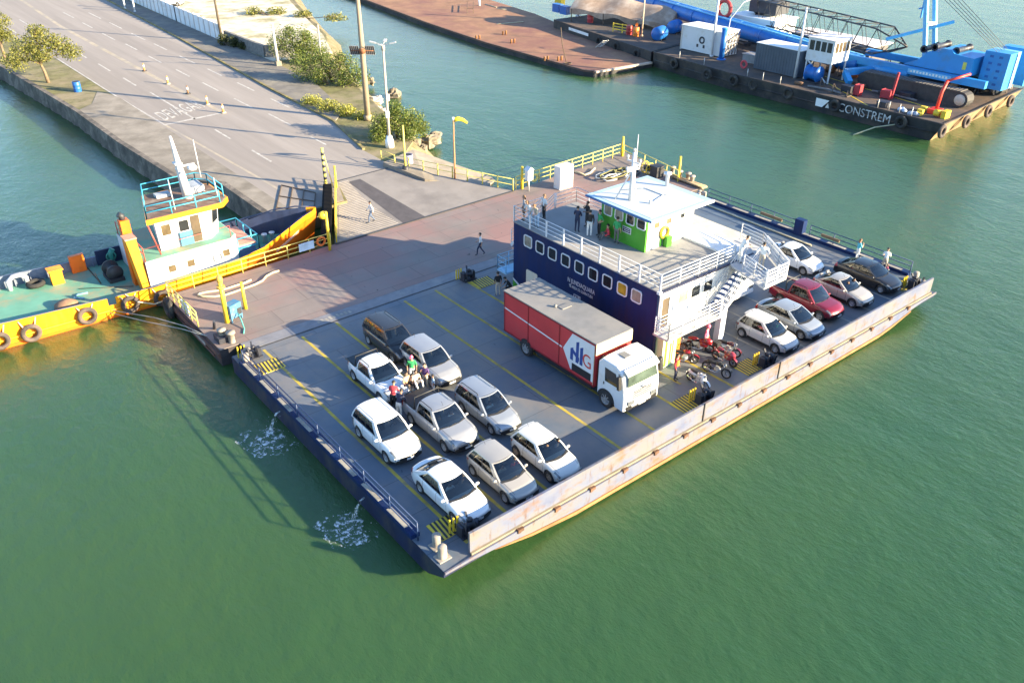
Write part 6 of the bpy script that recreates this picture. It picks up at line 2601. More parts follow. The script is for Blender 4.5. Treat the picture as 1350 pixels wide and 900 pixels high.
def hb(x): return interp([(-6, 3.3), (-3, 3.6), (13, 3.65), (17, 3.5), (19, 3.3), (21, 2.95), (23, 2.15), (25, 1.0), (26, .5), (26.5, .05)], x)
def hw_(x): return interp([(-6, 3.0), (-3, 3.45), (13, 3.5), (16, 3.35), (18, 3.15), (20, 2.8), (22, 2.1), (24, 1.1), (25.6, .15), (26.2, .02), (26.5, .02)], x)
def yc(x): return interp([(-6, 57.3), (13, 57.0), (26.5, 56.35)], x)
def zt(x): return interp([(-6, 1.95), (4, 1.75), (10, 1.5), (13, 1.42), (17, 1.6), (19, 1.7), (21, 1.95), (23, 2.4), (25, 2.65), (26.5, 2.75)], x)


def kx(x, z):        # raked stem: the waterline ends further aft
    return x - sstep(19, 26.5, x) * .6 * (1 - min(1, max(0, (z + .5) / 2.8)))


XS = [-6 + i * .5 for i in range(66)]
g = MB()
vs, fs, mi = [], [], []
NL = 9
for x in XS:
    for s in (-1, 1):
        for k in range(NL):
            f = k / (NL - 1)
            z = lerp(-.6, zt(x), f)
            y = lerp(hw_(x), hb(x), f ** 1.5)
            vs.append((kx(x, z), yc(x) + s * y, z))
for i in range(len(XS) - 1):
    xm = (XS[i] + XS[i + 1]) / 2
    for s in range(2):
        for k in range(NL - 1):
            if s == 0 and 9.9 < xm < 10.6 and k >= NL - 3: continue
            b0 = i * 2 * NL + s * NL + k
            fs.append((b0, b0 + 2 * NL, b0 + 2 * NL + 1, b0 + 1))
            low = (xm > 19.5 and k < NL - 2) or k < 3  # bow and low strakes go orange: shade put into the one hull paint
            mi.append(1 if low else 0)
    pass
for k in range(NL - 1):
    fs.append((k, k + 1, NL + k + 1, NL + k))
    mi.append(0)
g.v, g.f, g.mi, g.sm = vs, fs, mi, [True] * len(fs)
tpart('hull', g, [m_ty, m_to])
for s, xa, xb in ((-1, -9, 10), (-1, 10.4, 40), (1, -9, 40)):          # inner bulwark, open at the boarding gap
    g = MB()
    for i in range(len(XS) - 2):
        x0, x1 = XS[i], XS[i + 1]
        if not xa < (x0 + x1) / 2 < xb: continue
        if s == -1 and 9.9 < (x0 + x1) / 2 < 10.6: continue
        def IP(x, f, d=.14):
            z = lerp(-.6, zt(x), f)
            return (kx(x, z) - (.1 if x > 24 and d else 0), yc(x) + s * max(.01, lerp(hw_(x), hb(x), f ** 1.5) - d), z + (.003 if not d else 0))
        f0 = [(.8 + .6) / (zt(x) + .6) for x in (x0, x1)]
        for k in range(3):
            a0, a1 = lerp(f0[0], 1, k / 3), lerp(f0[0], 1, (k + 1) / 3)
            b0, b1 = lerp(f0[1], 1, k / 3), lerp(f0[1], 1, (k + 1) / 3)
            g.add([IP(x0, a0), IP(x1, b0), IP(x1, b1), IP(x0, a1)], [(0, 1, 2, 3)], False)
        g.add([IP(x0, 1), IP(x1, 1), IP(x1, 1, 0), IP(x0, 1, 0)], [(0, 1, 2, 3)], False)
    for x in range(-4, 22):
        if (s == -1 and 9 < x < 11) or not xa < x < xb: continue
        y = yc(x) + s * (hb(x) - .16)
        g.add([(x, y, .86), (x, y - s * .3, .86), (x, y, zt(x) - .02), (x + .05, y, .86), (x + .05, y - s * .3, .86), (x + .05, y, zt(x) - .02)], [(0, 1, 2), (5, 4, 3), (1, 4, 5, 2)], False)
    for q, f_ in enumerate(g.f):
        if sum(g.v[i][0] for i in f_) / len(f_) > 19: g.mi[q] = 1
    tpart('inner_bulwark', g, [m_tgrey, m_tnavy])
g = MB()
vs = []
for x in XS[:-1]:
    h_ = max(.01, lerp(hw_(x), hb(x), ((.85 + .6) / (zt(x) + .6)) ** 1.5) - .08)
    vs += [(kx(x, .85), yc(x) - h_, .85), (kx(x, .85), yc(x) + h_, .85)]
g.add(vs, [(2 * i, 2 * i + 2, 2 * i + 3, 2 * i + 1) for i in range(len(XS) - 2)], False)
tpart('deck', g, m_tdeck)
g = MB()
for z, r in ((.55, .07),):
    for i in range(10, 50):
        pass
g.tube([(x, yc(x) - lerp(hw_(x), hb(x), .42) - .05, .62) for x in XS[4:44]], .08, 6)
tpart('rubbing_strake', g, m_ty)
# bow marks
g = MB()
for k in range(2):
    pts = []
    for i in range(9):
        x = 22.2 + .3 * i
        z = 1.0 + .07 * i + .14 * k
        f = (z + .6) / (zt(x) + .6)
        pts.append((kx(x, z), yc(x) - lerp(hw_(x), hb(x), f ** 1.5) - .015, z))
    g.tube(pts, .03, 5)
tpart('bow_stripe', g, M('stripe_cream', (.75, .55, .4), .5))
# deckhouse
HX0, HX1, HZ = 12.95, 19.5, 2.95
g = MB()
g.prism([(HX0, 54.0), (HX1 - .6, 54.25), (HX1, 54.9), (HX1, 59.1), (HX1 - .6, 59.8), (HX0, 60.0)], .84, HZ)
tpart('deckhouse', g, m_whites)
g = MB()
g.prism([(HX0 + .05, 54.06), (HX1 - .62, 54.3), (HX1 - .05, 54.92), (HX1 - .05, 59.08), (HX1 - .62, 59.74), (HX0 + .05, 59.94)], HZ, HZ + .03)
tpart('house_top', g, m_tdeck)
m_brass = M('brown_pane', (.12, .09, .05), .15, var=.4)
for x in (14.55, 15.85, 18.4):
    yy = 54.0 + .25 * (x - HX0) / (HX1 - .6 - HX0) - .01
    window(tb, 'y', x, 2.05, yy, .62, .6, .05, fr=.06, pane=m_brass)
g = MB()
g.torus((17.8, 54.12, 1.9), 'y', .3, .07, 16, 6)
tpart('life_ring', g, M('cream_ring', (.75, .7, .6), .6))
# wheelhouse with sloping sides
WA = [(14.4, 55.1), (17.9, 55.1), (18.75, 56.0), (18.75, 58.0), (17.9, 58.9), (15.2, 58.9)]
WB = [(14.3, 55.0), (18.2, 55.0), (19.0, 55.9), (19.0, 58.1), (18.2, 59.0), (15.2, 59.0)]
g = MB()
g.add([(x, y, HZ + .03) for x, y in WA] + [(x, y, 5.2) for x, y in WB], [tuple(range(6))[::-1], tuple(range(6, 12))] + [(i, (i + 1) % 6, 6 + (i + 1) % 6, 6 + i) for i in range(6)], False)
tpart('wheelhouse', g, m_whites)
for x, w_ in ((14.95, .7), (16.15, .75)):
    window(tb, 'y', x, 4.42, 55.02, w_, .85, .06, fr=.05, pane=m_glass if x > 15.5 else m_brass)
g = MB()
g.box(16.65, 17.25, 54.98, 55.03, HZ + .1, 4.95)
dr = tpart('wheelhouse_door', g, M('dim_interior'))
g = MB()
g.box(15.75, 16.62, 54.9, 54.97, HZ + .08, 4.0)
tpart('door_leaf', g, M('door_blue', (.07, .24, .36), .5), dr)
for i0, i1 in ((1, 2), (2, 3), (3, 4)):
    g = MB()
    a0, a1 = Vector((*WA[i0], HZ + .03)), Vector((*WA[i1], HZ + .03))
    b0, b1 = Vector((*WB[i0], 5.2)), Vector((*WB[i1], 5.2))
    nn = (a1 - a0).cross(b0 - a0).normalized() * .012
    P = lambda u, v: a0.lerp(a1, u).lerp(b0.lerp(b1, u), v) + nn
    g.add([P(.1, .45), P(.9, .45), P(.9, .9), P(.1, .9)], [(0, 1, 2, 3)], False)
    tpart('front_window', g, m_glass)
# roof
g = MB()
RP = [(13.7, 54.55), (18.9, 54.55), (19.6, 55.4), (19.6, 58.6), (18.9, 59.3), (15.0, 59.3)]
g.prism(RP, 5.2, 5.52)
rf = tpart('roof', g, m_ty)
g = MB()
g.prism([(13.8, 54.65), (18.85, 54.65), (19.5, 55.45), (19.5, 58.55), (18.85, 59.2), (15.05, 59.2)], 5.52, 5.54)
tpart('roof_top', g, m_tbrown, rf)
g = MB()
pipe_rail(g, [(18.8, 54.75, 5.54), (13.85, 54.75, 5.54), (15.05, 59.1, 5.54), (18.8, 59.1, 5.54), (19.4, 58.4, 5.54), (19.4, 55.6, 5.54)], .85, 2, 1.6, .04)
tpart('roof_railing', g, m_tblue, rf)
g = MB()
g.box(15.6, 16.6, 57.9, 58.6, 5.54, 5.75)
tpart('roof_locker', g, M('grey_cover', (.35, .38, .42), .7), rf)
g = MB()
g.box(17.8, 18.8, 57.4, 58.8, 5.54, 6.0)
tpart('roof_locker', g, M('grey_cover', (.35, .38, .42), .7), rf)
g = MB()
g.tube([(17.4, 56.9, 5.5), (17.2, 56.8, 7.4), (17.05, 56.7, 9.0), (16.95, 56.65, 10.0)], [.36, .26, .14, .08], 10)
ms = tpart('mast', g, m_whites)
g = MB()
g.bar((17.15, 56.2, 7.5), (17.15, 57.5, 7.5), .12, .1)
g.bar((17.1, 56.5, 8.1), (17.1, 57.1, 8.1), .5, .08)
g.bar((17.1, 56.75, 7.85), (18.2, 56.75, 7.85), .1)
tpart('crosstree', g, m_whites, ms)
g = MB()
g.lathe([(0, .0), (.3, .02), (.34, .16), (.22, .32), (0, .36)], 14, 'z', (18.15, 57.2, 7.3))
tpart('radome', g, m_whites, ms)
for x, y, z0, z1 in ((18.95, 58.2, 6.3, 9.0), (15.9, 55.3, 5.54, 7.6), (19.1, 55.9, 5.54, 6.9)):
    g = MB()
    g.tube([(x, y, z0), (x - .05, y, z1)], [.045, .025], 5)
    tpart('whip_aerial', g, m_whites)
# funnel
g = MB()
g.add([(12.5, 54.1, .85), (12.93, 54.1, .85), (12.93, 55.2, .85), (12.5, 55.2, .85), (12.15, 54.35, 4.6), (12.8, 54.35, 4.6), (12.8, 55.2, 4.6), (12.15, 55.2, 4.6)],
      [(0, 1, 5, 4), (1, 2, 6, 5), (2, 3, 7, 6), (3, 0, 4, 7), (4, 5, 6, 7)], False)
fn_ = tpart('funnel', g, m_ty)
g = MB()
g.box(12.1, 12.85, 54.3, 55.25, 4.6, 4.68)
tpart('funnel_top', g, M('salmon_paint', (.6, .28, .2), .6), fn_)
g = MB()
g.box(12.35, 12.93, 55.5, 56.1, .85, 5.5)
tpart('exhaust_casing', g, m_to)
g = MB()
g.tube([(12.6, 55.8, 5.45), (12.6, 55.8, 5.75), (12.4, 55.8, 5.9)], .2, 8)
tpart('exhaust_pipe', g, m_dark)
g = MB()
pipe_rail(g, [(13.0, 54.1, HZ), (19.0, 54.4, HZ)], .9, 1, 6, .02)
pipe_rail(g, [(13.0, 54.15, HZ), (13.0, 59.8, HZ)], 1.0, 2, 1.4, .03)
g.tube([(14.2, 54.6, 2.95), (13.75, 54.6, 5.2)], .05, 6)
tpart('house_railing', g, M('boat_red_post', (.45, .08, .06), .5))
# foredeck gear
g = MB()
pipe_rail(g, [(19.65, 55.2, .86), (21.2, 55.2, .86), (21.2, 59.0, .86), (19.65, 59.0, .86)], 1.5, 2, 1.3, .05)
tpart('foredeck_railing', g, m_tblue)
g = MB()
g.box(19.52, 21.0, 55.4, 58.8, .86, 1.7)
wl = tpart('windlass_housing', g, M('faded_blue', (.10, .16, .30), .6, var=.3))
g = MB()
g.box(19.52, 21.05, 55.35, 58.85, 1.7, 1.8)
tpart('housing_top', g, M('salmon_paint'), wl)
g = MB()
for x in (22.3, 22.9):
    g = MB()
    g.lathe([(0, 0), (.16, 0), (.16, .6), (.22, .62), (.22, .7), (0, .7)], 10, 'z', (x, 56.7, .86))
    tpart('bow_bitt', g, m_whites)
g = MB()
g.tube([(24.2, 56.2, 1.0), (24.9, 56.5, 1.9), (25.6, 56.4, 2.3)], .06, 6)
tpart('bow_stay', g, m_whites)
g = MB()
g.tube([(22.0, 58.6, zt(22) + .02), (23.6, 57.9, zt(23.6) + .25), (25.2, 57.1, zt(25) + .25), (26.1, 56.6, zt(26) + .1)], .05, 6)
tpart('bow_rail', g, m_tnavy)
# after deck gear
g = MB()
g.lathe([(0, -.6), (.55, -.6), (.55, -.5), (.3, -.5), (.3, .5), (.55, .5), (.55, .6), (0, .6)], 14, 'y', (11.6, 57.6, 1.45))
g.box(11.1, 12.1, 56.8, 58.4, .85, 1.1)
tpart('tow_winch', g, m_dark)
g = MB()
g.box(9.55, 10.5, 60.0, 60.3, .86, 2.1)
tpart('orange_locker', g, m_to)
g = MB()
g.box(8.0, 8.75, 58.9, 59.5, .86, 1.85)
g.box(7.9, 8.85, 58.8, 59.6, 1.85, 1.95)
tpart('yellow_locker', g, M('boat_amber', (.82, .30, .01), .5))
g = MB()
g.lathe([(0, .45), (.35, .42), (.7, .2), (.75, 0), (0, 0)], 14, 'z', (7.9, 55.3, .85))
tpart('deck_hatch', g, M('rusty_cover', (.26, .15, .09), .8, var=.35))
g = MB()
for x in (3.0, 5.6):
    g = MB()
    g.tube([(x, 60.0, .85), (x, 60.0, 1.5), (x + .35, 60.0, 1.75), (x + .8, 60.0, 1.75), (x + 1.1, 60.0, 1.5), (x + 1.1, 60.0, .85)], .16, 8)
    tpart('tow_bitt', g, M('pale_grey_steel', (.40, .42, .46), .5))
g = MB()
g.torus((7.1, 59.6, 1.05), 'z', .45, .17, 16, 8)
tpart('spare_tyre', g, m_rubber)
g = MB()
g.box(11.3, 13.2, 60.25, 60.4, .86, 1.95)
tpart('starboard_panel', g, m_tnavy)
g = MB()
g.tube([(12.2, 59.9, .85), (12.2, 59.9, 1.7), (12.4, 59.9, 2.0)], .2, 8)
g.torus((12.2, 59.85, 1.5), 'y', .3, .06, 12, 5)
tpart('green_valve', g, M('valve_green', (.03, .22, .17), .5))
g = MB()
g.tube([(9.1, 55.7, .9), (8.6, 56.1, .92), (8.9, 56.5, .92), (9.5, 56.3, .92)], .06, 6)
tpart('hose', g, M('blue_hose', (.15, .35, .5), .6))
g = MB()
g.tube([(10.6, 60.4, .9), (10.6, 57.2, .9), (10.4, 57.2, 1.75)], .03, 5)
g.tube([(9.2, 57.4, .87), (12.2, 55.5, .87)], .03, 5)
tpart('deck_pipes', g, M('rusty_bar'))
# tyre fenders
for k, (x, zz) in enumerate(((3.55, .75), (5.3, .7), (8.6, .78), (11.25, .75), (13.3, .55))):
    f = (zz + .6) / (zt(x) + .6)
    y = yc(x) - hb(x) - .16
    t_ = MB()
    t_.torus((x, y, zz), 'y', .46, .15, 22, 10)
    fo = tpart('tyre_fender', t_, M('fender_tyre', (.055, .045, .042), .85, var=.3, dirt=(.16, .11, .09), dirt_amt=.5))
    t_ = MB()
    for s in (-1, 1):
        t_.tube([(x + s * .28, y + .02, zz + .35), (x + s * .5, yc(x) - hb(x) + .02, zt(x) - .1)], .05, 5)
    tpart('fender_strap', t_, M('salmon_strap', (.60, .40, .28), .8), fo)
# ropes from the boat
g = MB()
pts = [Vector((9.9, 53.25, .6)), Vector((11.5, 51.0, .35)), Vector((12.8, 48.5, .5)), Vector((13.4, 45.6, 1.1))]
g.tube(pts, .03, 5)
g.tube([pts[0] + Vector((.2, 0, .1)), Vector((11.9, 50.8, .62)), Vector((13.0, 48.2, .75)), pts[3]], .03, 5)
solo('mooring_line', g, M('grey_line', (.40, .40, .36), .9), 'thin double mooring line running from the boat side over the water to the pontoon corner', 'rope', base=pts[3])
g = MB()
g.tube([(11.1, 53.35, 1.5), (11.7, 53.1, .85), (12.6, 52.8, .5), (13.2, 52.4, .75), (13.35, 52.2, 1.1)], .045, 6)
solo('short_mooring_line', g, m_ropec, 'short slack mooring rope between the boat tyres and the pontoon rail end', 'rope')
g = MB()
g.torus((13.12, 51.5, .6), 'x', .55, .2, 20, 9)
part('tyre_fender', g, m_rubber, pt, True)
# ================================================================== RUSTY FLAT BARGE
def atx(px, py, X):
    d = _f * FPX + _r * (px - 675) - _u * (py - 450)
    return CAM + d * (X / d.x)


m_rdeck = M('rusty_deck', (.30, .155, .085), .85, var=.3, scale=.45, dirt=(.20, .085, .065), dirt_amt=.55, dscale=.14, bump=.2)
m_bhull = M('barge_black', (.022, .022, .026), .65, var=.4, scale=.6, dirt=(.075, .06, .05), dirt_amt=.5, dscale=.35)
m_tan = M('sunlit_rusty_side', (.34, .22, .12), .8, var=.3, scale=.7, dirt=(.20, .11, .06), dirt_amt=.5, dscale=.5)  # rusty bow face, with the sunlight on it put into the tan
m_bdeck = M('barge_deck_brown', (.075, .058, .05), .85, var=.35, scale=.5, dirt=(.16, .10, .065), dirt_amt=.5, dscale=.3)
m_cblue = M('crane_blue', (.025, .25, .60), .42, var=.12, scale=.5, dirt=(.05, .20, .42), dirt_amt=.35)
m_cblue2 = M('light_crane_blue', (.15, .45, .75), .42, var=.1)
m_pileblue = M('pile_blue', (.012, .14, .48), .4, var=.15, scale=.4, dirt=(.03, .10, .3), dirt_amt=.4)

RBP = [at(480, 0, .7), at(560, 30, .7), at(640, 57, .7), at(765, 97, .7), at(832, 84, .7)]
rb_poly = [(RBP[0].x, RBP[0].y), (RBP[1].x, RBP[1].y), (RBP[2].x, RBP[2].y), (79.0, 82.3), (79.6, 81.0), (90.0, 80.2), (101, 118), (108, 160), (100, 200), (88, 190)]
t = thing('flat_barge', 'low rusty brown flat barge with an empty deck moored behind the ferry', 'barge', (88, 110, 0))
g = MB()
g.prism([(x + .0, y) for x, y in rb_poly], -.6, .6)
part('hull', g, m_bhull, t, True)
g = MB()
g.prism(rb_poly, .6, .66)
part('deck', g, m_rdeck, t, True)
g = MB()
for a, b_ in zip(rb_poly[:4], rb_poly[1:5]):
    g.bar((a[0] + .1, a[1], .72), (b_[0] + .1, b_[1], .72), .22, .16)
part('edge_beam', g, M('barge_edge', (.10, .06, .045), .8, var=.4), t, True)
g = MB()
g.bar((79.9, 80.95, .64), (89.8, 80.15, .64), .35, .25)
part('bow_edge', g, M('pale_worn_edge', (.55, .42, .33), .7, var=.3), t, True)
for (px, py) in ((676, 57), (738, 80), (720, 80), (630, 52), (665, 46)):
    g = MB()
    p = at(px, py, .66)
    for s in (-.3, .3):
        g.lathe([(0, 0), (.14, 0), (.14, .5), (.18, .55), (0, .56)], 8, 'z', p + Vector((s, 0, 0)))
    part('bitt', g, m_rust, t, True)
p = at(747, 85, .66)
g = MB()
g.tube([p, p + Vector((-.4, .6, 2.6)), p + Vector((-.2, 1.2, 4.6))], .06, 5)
g.torus(p + Vector((.2, 0, .1)), 'z', .5, .08, 12, 5)
part('bent_bar', g, M('rusty_bar'), t, True)
g = MB()
q0, q1, q2, q3 = at(616, 18, .66), at(624, 18, .66), at(624, 9, .66), at(616, 9, .66)
for p, q in ((q0, q3), (q1, q2), (q0, q1)):
    g.bar(p + Vector((0, 0, .8)), q + Vector((0, 0, .8)), .08)
for p in (q0, q1, q2, q3):
    g.bar(p, p + Vector((0, 0, .85)), .08)
part('deck_frame', g, M('rusty_bar'), t, True)
g = MB()
p = at(632, 8, .66)
g.tube([p, p + Vector((0, 0, 1.2))], .2, 8)
part('white_post', g, m_white, t, True)
g = MB()
for a, b_ in (((655, 32), (690, 29)), ((655, 12), (668, 13)), ((640, 6), (655, 10))):
    g.tube([at(*a, .72), at(*b_, .72)], .09, 5)
part('loose_pipe', g, M('pale_pipe'), t, True)

# ================================================================== CRANE BARGE
cbg = thing('crane_barge', 'long black lettered barge with a tan bow, with the crane', 'barge', (98, 58, 0))


def bp_(nm, g, mt, par=None): return part(nm, g, mt, par or cbg, True)


BX = [(88.7, 38.7), (110.6, 40.2), (112, 84), (90.2, 80.3), (88.9, 66)]
DZ = 1.9
g = MB()
n = len(BX)
lowp = [(88.95, 39.9), (110.4, 41.4), (111.8, 84), (90.4, 80.3), (89.1, 66)]
g.add([(x, y, -.5) for x, y in lowp] + [(x, y, DZ) for x, y in BX], [tuple(range(n))[::-1]] + [(i, (i + 1) % n, n + (i + 1) % n, n + i) for i in range(n)], False)
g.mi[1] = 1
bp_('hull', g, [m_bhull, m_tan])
g = MB()
g.prism(BX, DZ - .02, DZ + .02)
bp_('deck', g, m_bdeck)
g = MB()
for a, b_ in zip(BX[2:] + BX[:1], BX[3:] + BX[:2]):
    g.bar((a[0] + .08, a[1], DZ + .06), (b_[0] + .08, b_[1], DZ + .06), .2, .12)
g.tube([(88.78, 39.4, .95), (88.98, 66, .95), (90.25, 80, .95)], .09, 6)
bp_('rubbing_edge', g, m_bhull)
text_part('hull_lettering', 'CONSTREM', 1.3, M('worn_white_lettering', (.6, .6, .6), .7, dirt=(.06, .06, .065), dirt_amt=.5, dscale=1.3), cbg, (88.72, 47.5, 1.12), (-.02, -1, 0), (0, 0, 1), sx=.95)
g = MB()
g.add([(88.72, 53.6, .7), (88.72, 52.7, .7), (88.72, 51.9, 1.6), (88.72, 53.6, 1.6)], [(0, 1, 2, 3)], False)
g.add([(88.71, 51.8, .75), (88.71, 52.3, .75), (88.71, 52.0, 1.3)], [(0, 1, 2)], False)
bp_('hull_logo', g, m_white)
for (x, y, ax) in ((88.55, 65.3, 'x'), (88.6, 69.5, 'x'), (89.0, 62.6, 'x'), (88.5, 51.0, 'x'), (88.45, 43.0, 'x'), (89.6, 76, 'x'), (88.75, 38.6, 'y'), (94.2, 38.75, 'y'), (100.2, 39.2, 'y'), (106.5, 39.6, 'y'), (88.8, 57.5, 'x')):
    g = MB()
    g.torus((x, y, 1.25), ax, .52, .2, 20, 9)
    bp_('tyre_fender', g, M('fender_tyre') if ax == 'y' else m_rubber)
# rails / stanchions along the edge
g = MB()
for y in (42.4, 43.8, 45.0, 46.3, 59, 61.5, 63.8, 71, 75.5):
    xx = 88.95 if y < 66 else 88.95 + (y - 66) * .09
    g.tube([(xx + .2, y, DZ), (xx + .2, y, DZ + 1.0)], .045, 5)
bp_('stanchion', g, m_steel)
g = MB()
g.bar((89.2, 47.5, DZ + .03), (94.5, 56, DZ + .03), .12, .03)
g.bar((93.5, 41.2, DZ + .03), (97.0, 58, DZ + .03), .12, .03)
bp_('yellow_deck_line', g, m_yel)

# fixed deck gear: pipe runs, hatches, machinery along the middle of the barge
rnd = random.Random(77)
m_gear = [m_mach, M('rusty_bar'), M('grey_gear', (.16, .16, .17), .7, var=.3), M('brown_gear', (.17, .09, .05), .8, var=.3)]
for k in range(46):
    x, y = rnd.uniform(98.5, 109.5), rnd.uniform(53, 82)
    if k > 30: x, y = rnd.uniform(89.8, 97.0), rnd.uniform(46, 58)
    g = MB()
    typ = k % 4
    w_, d_, h_ = rnd.uniform(.4, 1.3), rnd.uniform(.4, 1.6), rnd.uniform(.4, 1.7) * (1 if k <= 30 else .45)
    if typ == 0:
        g.box(x - w_ / 2, x + w_ / 2, y - d_ / 2, y + d_ / 2, DZ, DZ + h_)
        g.box(x - w_ / 2 - .05, x + w_ / 2 + .05, y - d_ / 2 - .05, y + d_ / 2 + .05, DZ + h_, DZ + h_ + .06)
        nm = 'deck_box'
    elif typ == 1:
        g.lathe([(0, -d_ / 2), (h_ * .4, -d_ / 2), (h_ * .4, d_ / 2), (0, d_ / 2)], 12, 'y', (x, y, DZ + h_ * .4))
        nm = 'drum_roller'
    elif typ == 2:
        g.tube([(x, y - 2, DZ + .2), (x + .1, y, DZ + .25), (x - .2, y + 2.2, DZ + .2)], .12, 6)
        nm = 'pipe_run'
    else:
        g.bar((x - .5, y, DZ), (x + .4, y + .5, DZ + h_ + .3), .12)
        g.bar((x + .6, y, DZ), (x + .4, y + .5, DZ + h_ + .3), .12)
        g.bar((x - .5, y, DZ + .1), (x + .6, y, DZ + .1), .12)
        nm = 'steel_frame'
    bp_(nm, g, m_gear[(k * 7) % 4])

# ---------------------------------------------------------------- crawler crane
cr = thing('crawler_crane', 'big blue crawler crane with lattice boom lowered along the barge', 'crane', (101.5, 45, DZ))


def cp(nm, g, mt, par=None): return part(nm, g, mt, par or cr, True)


m_track = M('track_steel', (.045, .042, .042), .7, var=.4, scale=2)
for x0 in (96.2, 104.6):
    g = MB()
    prof = []
    for i in range(9):
        a = PI / 2 + PI * i / 8
        prof.append((40.9 + .85 * math.cos(a), DZ + .88 + .85 * math.sin(a)))
    for i in range(9):
        a = -PI / 2 + PI * i / 8
        prof.append((52.4 + .85 * math.cos(a), DZ + .88 + .85 * math.sin(a)))
    g.prism(prof, x0, x0 + 1.5, 'x')
    tr = cp('crawler_track', g, m_track)
    g = MB()
    for k in range(30):
        y = 41 + k * .39
        g.box(x0 - .06, x0 + 1.56, y, y + .24, DZ + 1.72, DZ + 1.82)
    cp('track_shoes', g, M('track_shoe', (.11, .10, .095), .7, var=.3), tr)
    g = MB()
    g.box(x0 + .2, x0 + 1.3, 42, 52, DZ + .6, DZ + 1.4)
    g.lathe([(0, -.06), (.6, -.06), (.6, 1.56), (0, 1.56)], 14, 'x', (x0, 40.9, DZ + .88))
    cp('track_frame', g, M('track_white', (.55, .50, .42), .7), tr)
g = MB()
g.box(97.5, 104.8, 44, 49, DZ + .9, DZ + 1.5)
g.lathe([(0, 0), (1.7, 0), (1.7, .4), (0, .4)], 20, 'z', (101.2, 46.5, DZ + 1.5))
cp('car_body', g, m_mach)
g = MB()
g.box(98.6, 99.2, 39.7, 57.5, DZ + 1.9, DZ + 2.7)
g.box(103.6, 104.2, 41.5, 57.0, DZ + 1.9, DZ + 2.7)
cp('side_beam', g, m_cblue)
g = MB()
g.box(98.56, 98.6, 43.5, 48.6, DZ + 2.1, DZ + 2.55)
sb_ = cp('name_board', g, m_cblue2)
g = MB()
for k in range(12):
    y = 48.3 - k * .38
    g.box(98.54, 98.56, y - .22, y, DZ + 2.2, DZ + (2.45 if k % 3 else 2.38))
cp('worn_lettering', g, m_white, sb_)
g = MB()
g.prism([(42.0, DZ + 2.7), (42.0, DZ + 4.6), (44.2, DZ + 4.75), (44.6, DZ + 5.1), (45.6, DZ + 5.1), (46.0, DZ + 4.7), (47.2, DZ + 4.5), (48.2, DZ + 3.4), (49.8, DZ + 2.7)], 99.5, 103.6, 'x')
hs = cp('machine_house', g, m_cblue)
g = MB()
g.box(99.47, 99.5, 42.6, 43.0, DZ + 3.3, DZ + 4.1)
cp('yellow_notice', g, M('notice_yellow', (.6, .6, .1), .6), hs)
for y in (44.3, 46.8, 48.0):
    g = MB()
    g.lathe([(.25, 99.9), (.42, 99.9), (.42, 100.0), (.3, 100.1), (.3, 102.8), (.42, 102.9), (.42, 103.1), (0, 103.1)], 16, 'x', (0, y, DZ + 5.0 if y < 47 else DZ + 4.6))
    cp('winch_drum', g, m_mach)
for (x0, x1) in ((101.0, 102.6), (102.75, 103.6), (105.2, 106.6)):
    g = MB()
    g.box(x0, x1, 38.9 if x0 < 104 else 38.4, 41.6, DZ + 1.5, DZ + 5.4)
    cw_ = cp('counterweight', g, m_cblue2 if x0 > 102.7 and x0 < 104 else m_cblue)
    for i in range(5):
        for k in range(2):
            g = MB()
            g.box(x0 - .02, x0, 39.6 + k * 1.0, 40.0 + k * 1.0, DZ + 1.9 + i * .72, DZ + 2.15 + i * .72)
            cp('cast_mark', g, M('dark_blue_mark', (.01, .10, .35), .5), cw_)
g = MB()
g.box(102.62, 102.73, 38.75, 41.4, DZ + 1.6, DZ + 5.3)
cp('counterweight_spacer', g, m_white)
# mast and cables
a1, b1 = Vector((101.0, 48.2, DZ + 3.6)), atx(1222, -22, 101.0)
a2, b2 = Vector((102.9, 48.0, DZ + 3.6)), atx(1233, -22, 102.9)
g = MB()
g.bar(a1, b1, .42)
g.bar(a2, b2, .42)
cp('gantry_leg', g, m_cblue2)
g = MB()
g.bar(a1.lerp(b1, .45), a2.lerp(b2, .45), .6, .3)
cp('gantry_brace', g, m_white)
g = MB()
for k in range(5):
    g = MB()
    f = k / 4
    g.tube([atx(1230 + 24 * f, -15, 100.6 + 2.8 * f), Vector((101.2 + 2.4 * f, 40.5, DZ + 5.4))], .028, 4)
    cp('hoist_cable', g, m_dark)
g = MB()
g.bar(atx(1168, 52, 99.5), atx(1258, 29, 104.0), .3)
g.bar(atx(1214, 24, 101.5), atx(1220, -4, 101.5), .16)
g.bar(atx(1211, 12, 101.4), atx(1223, 9, 101.9), .14)
cp('jib_strut', g, m_cblue)
# lattice boom lying forward along the barge
bo = MB()
A0, A1 = atx(1196, 62, 101.8), atx(1000, 12, 108.5)
ax = (A1 - A0).normalized()
sx = ax.cross(Vector((0, 0, 1))).normalized()
uz = sx.cross(ax)
hw2, hh = 1.5, 1.5
def chord(i, j, f):
    k = min(1, f / .14, (1 - f) / .05 + .2)
    return A0.lerp(A1, f) + sx * i * hw2 * k + uz * j * hh * k
NB = 22
for i, j in ((-1, -1), (1, -1), (1, 1), (-1, 1)):
    bo.tube([chord(i, j, f / NB) for f in range(NB + 1)], .10, 5)
for k in range(NB):
    f0, f1 = k / NB, (k + 1) / NB
    for (i, j), (i2, j2) in (((-1, -1), (-1, 1)), ((1, -1), (1, 1)), ((-1, 1), (1, 1)), ((-1, -1), (1, -1))):
        if k % 2: i, j, i2, j2 = i2, j2, i, j
        bo.tube([chord(i, j, f0), chord(i2, j2, f1)], .05, 4)
cp('lattice_boom', bo, m_dark)
g = MB()
p = atx(1003, 10, 108.3)
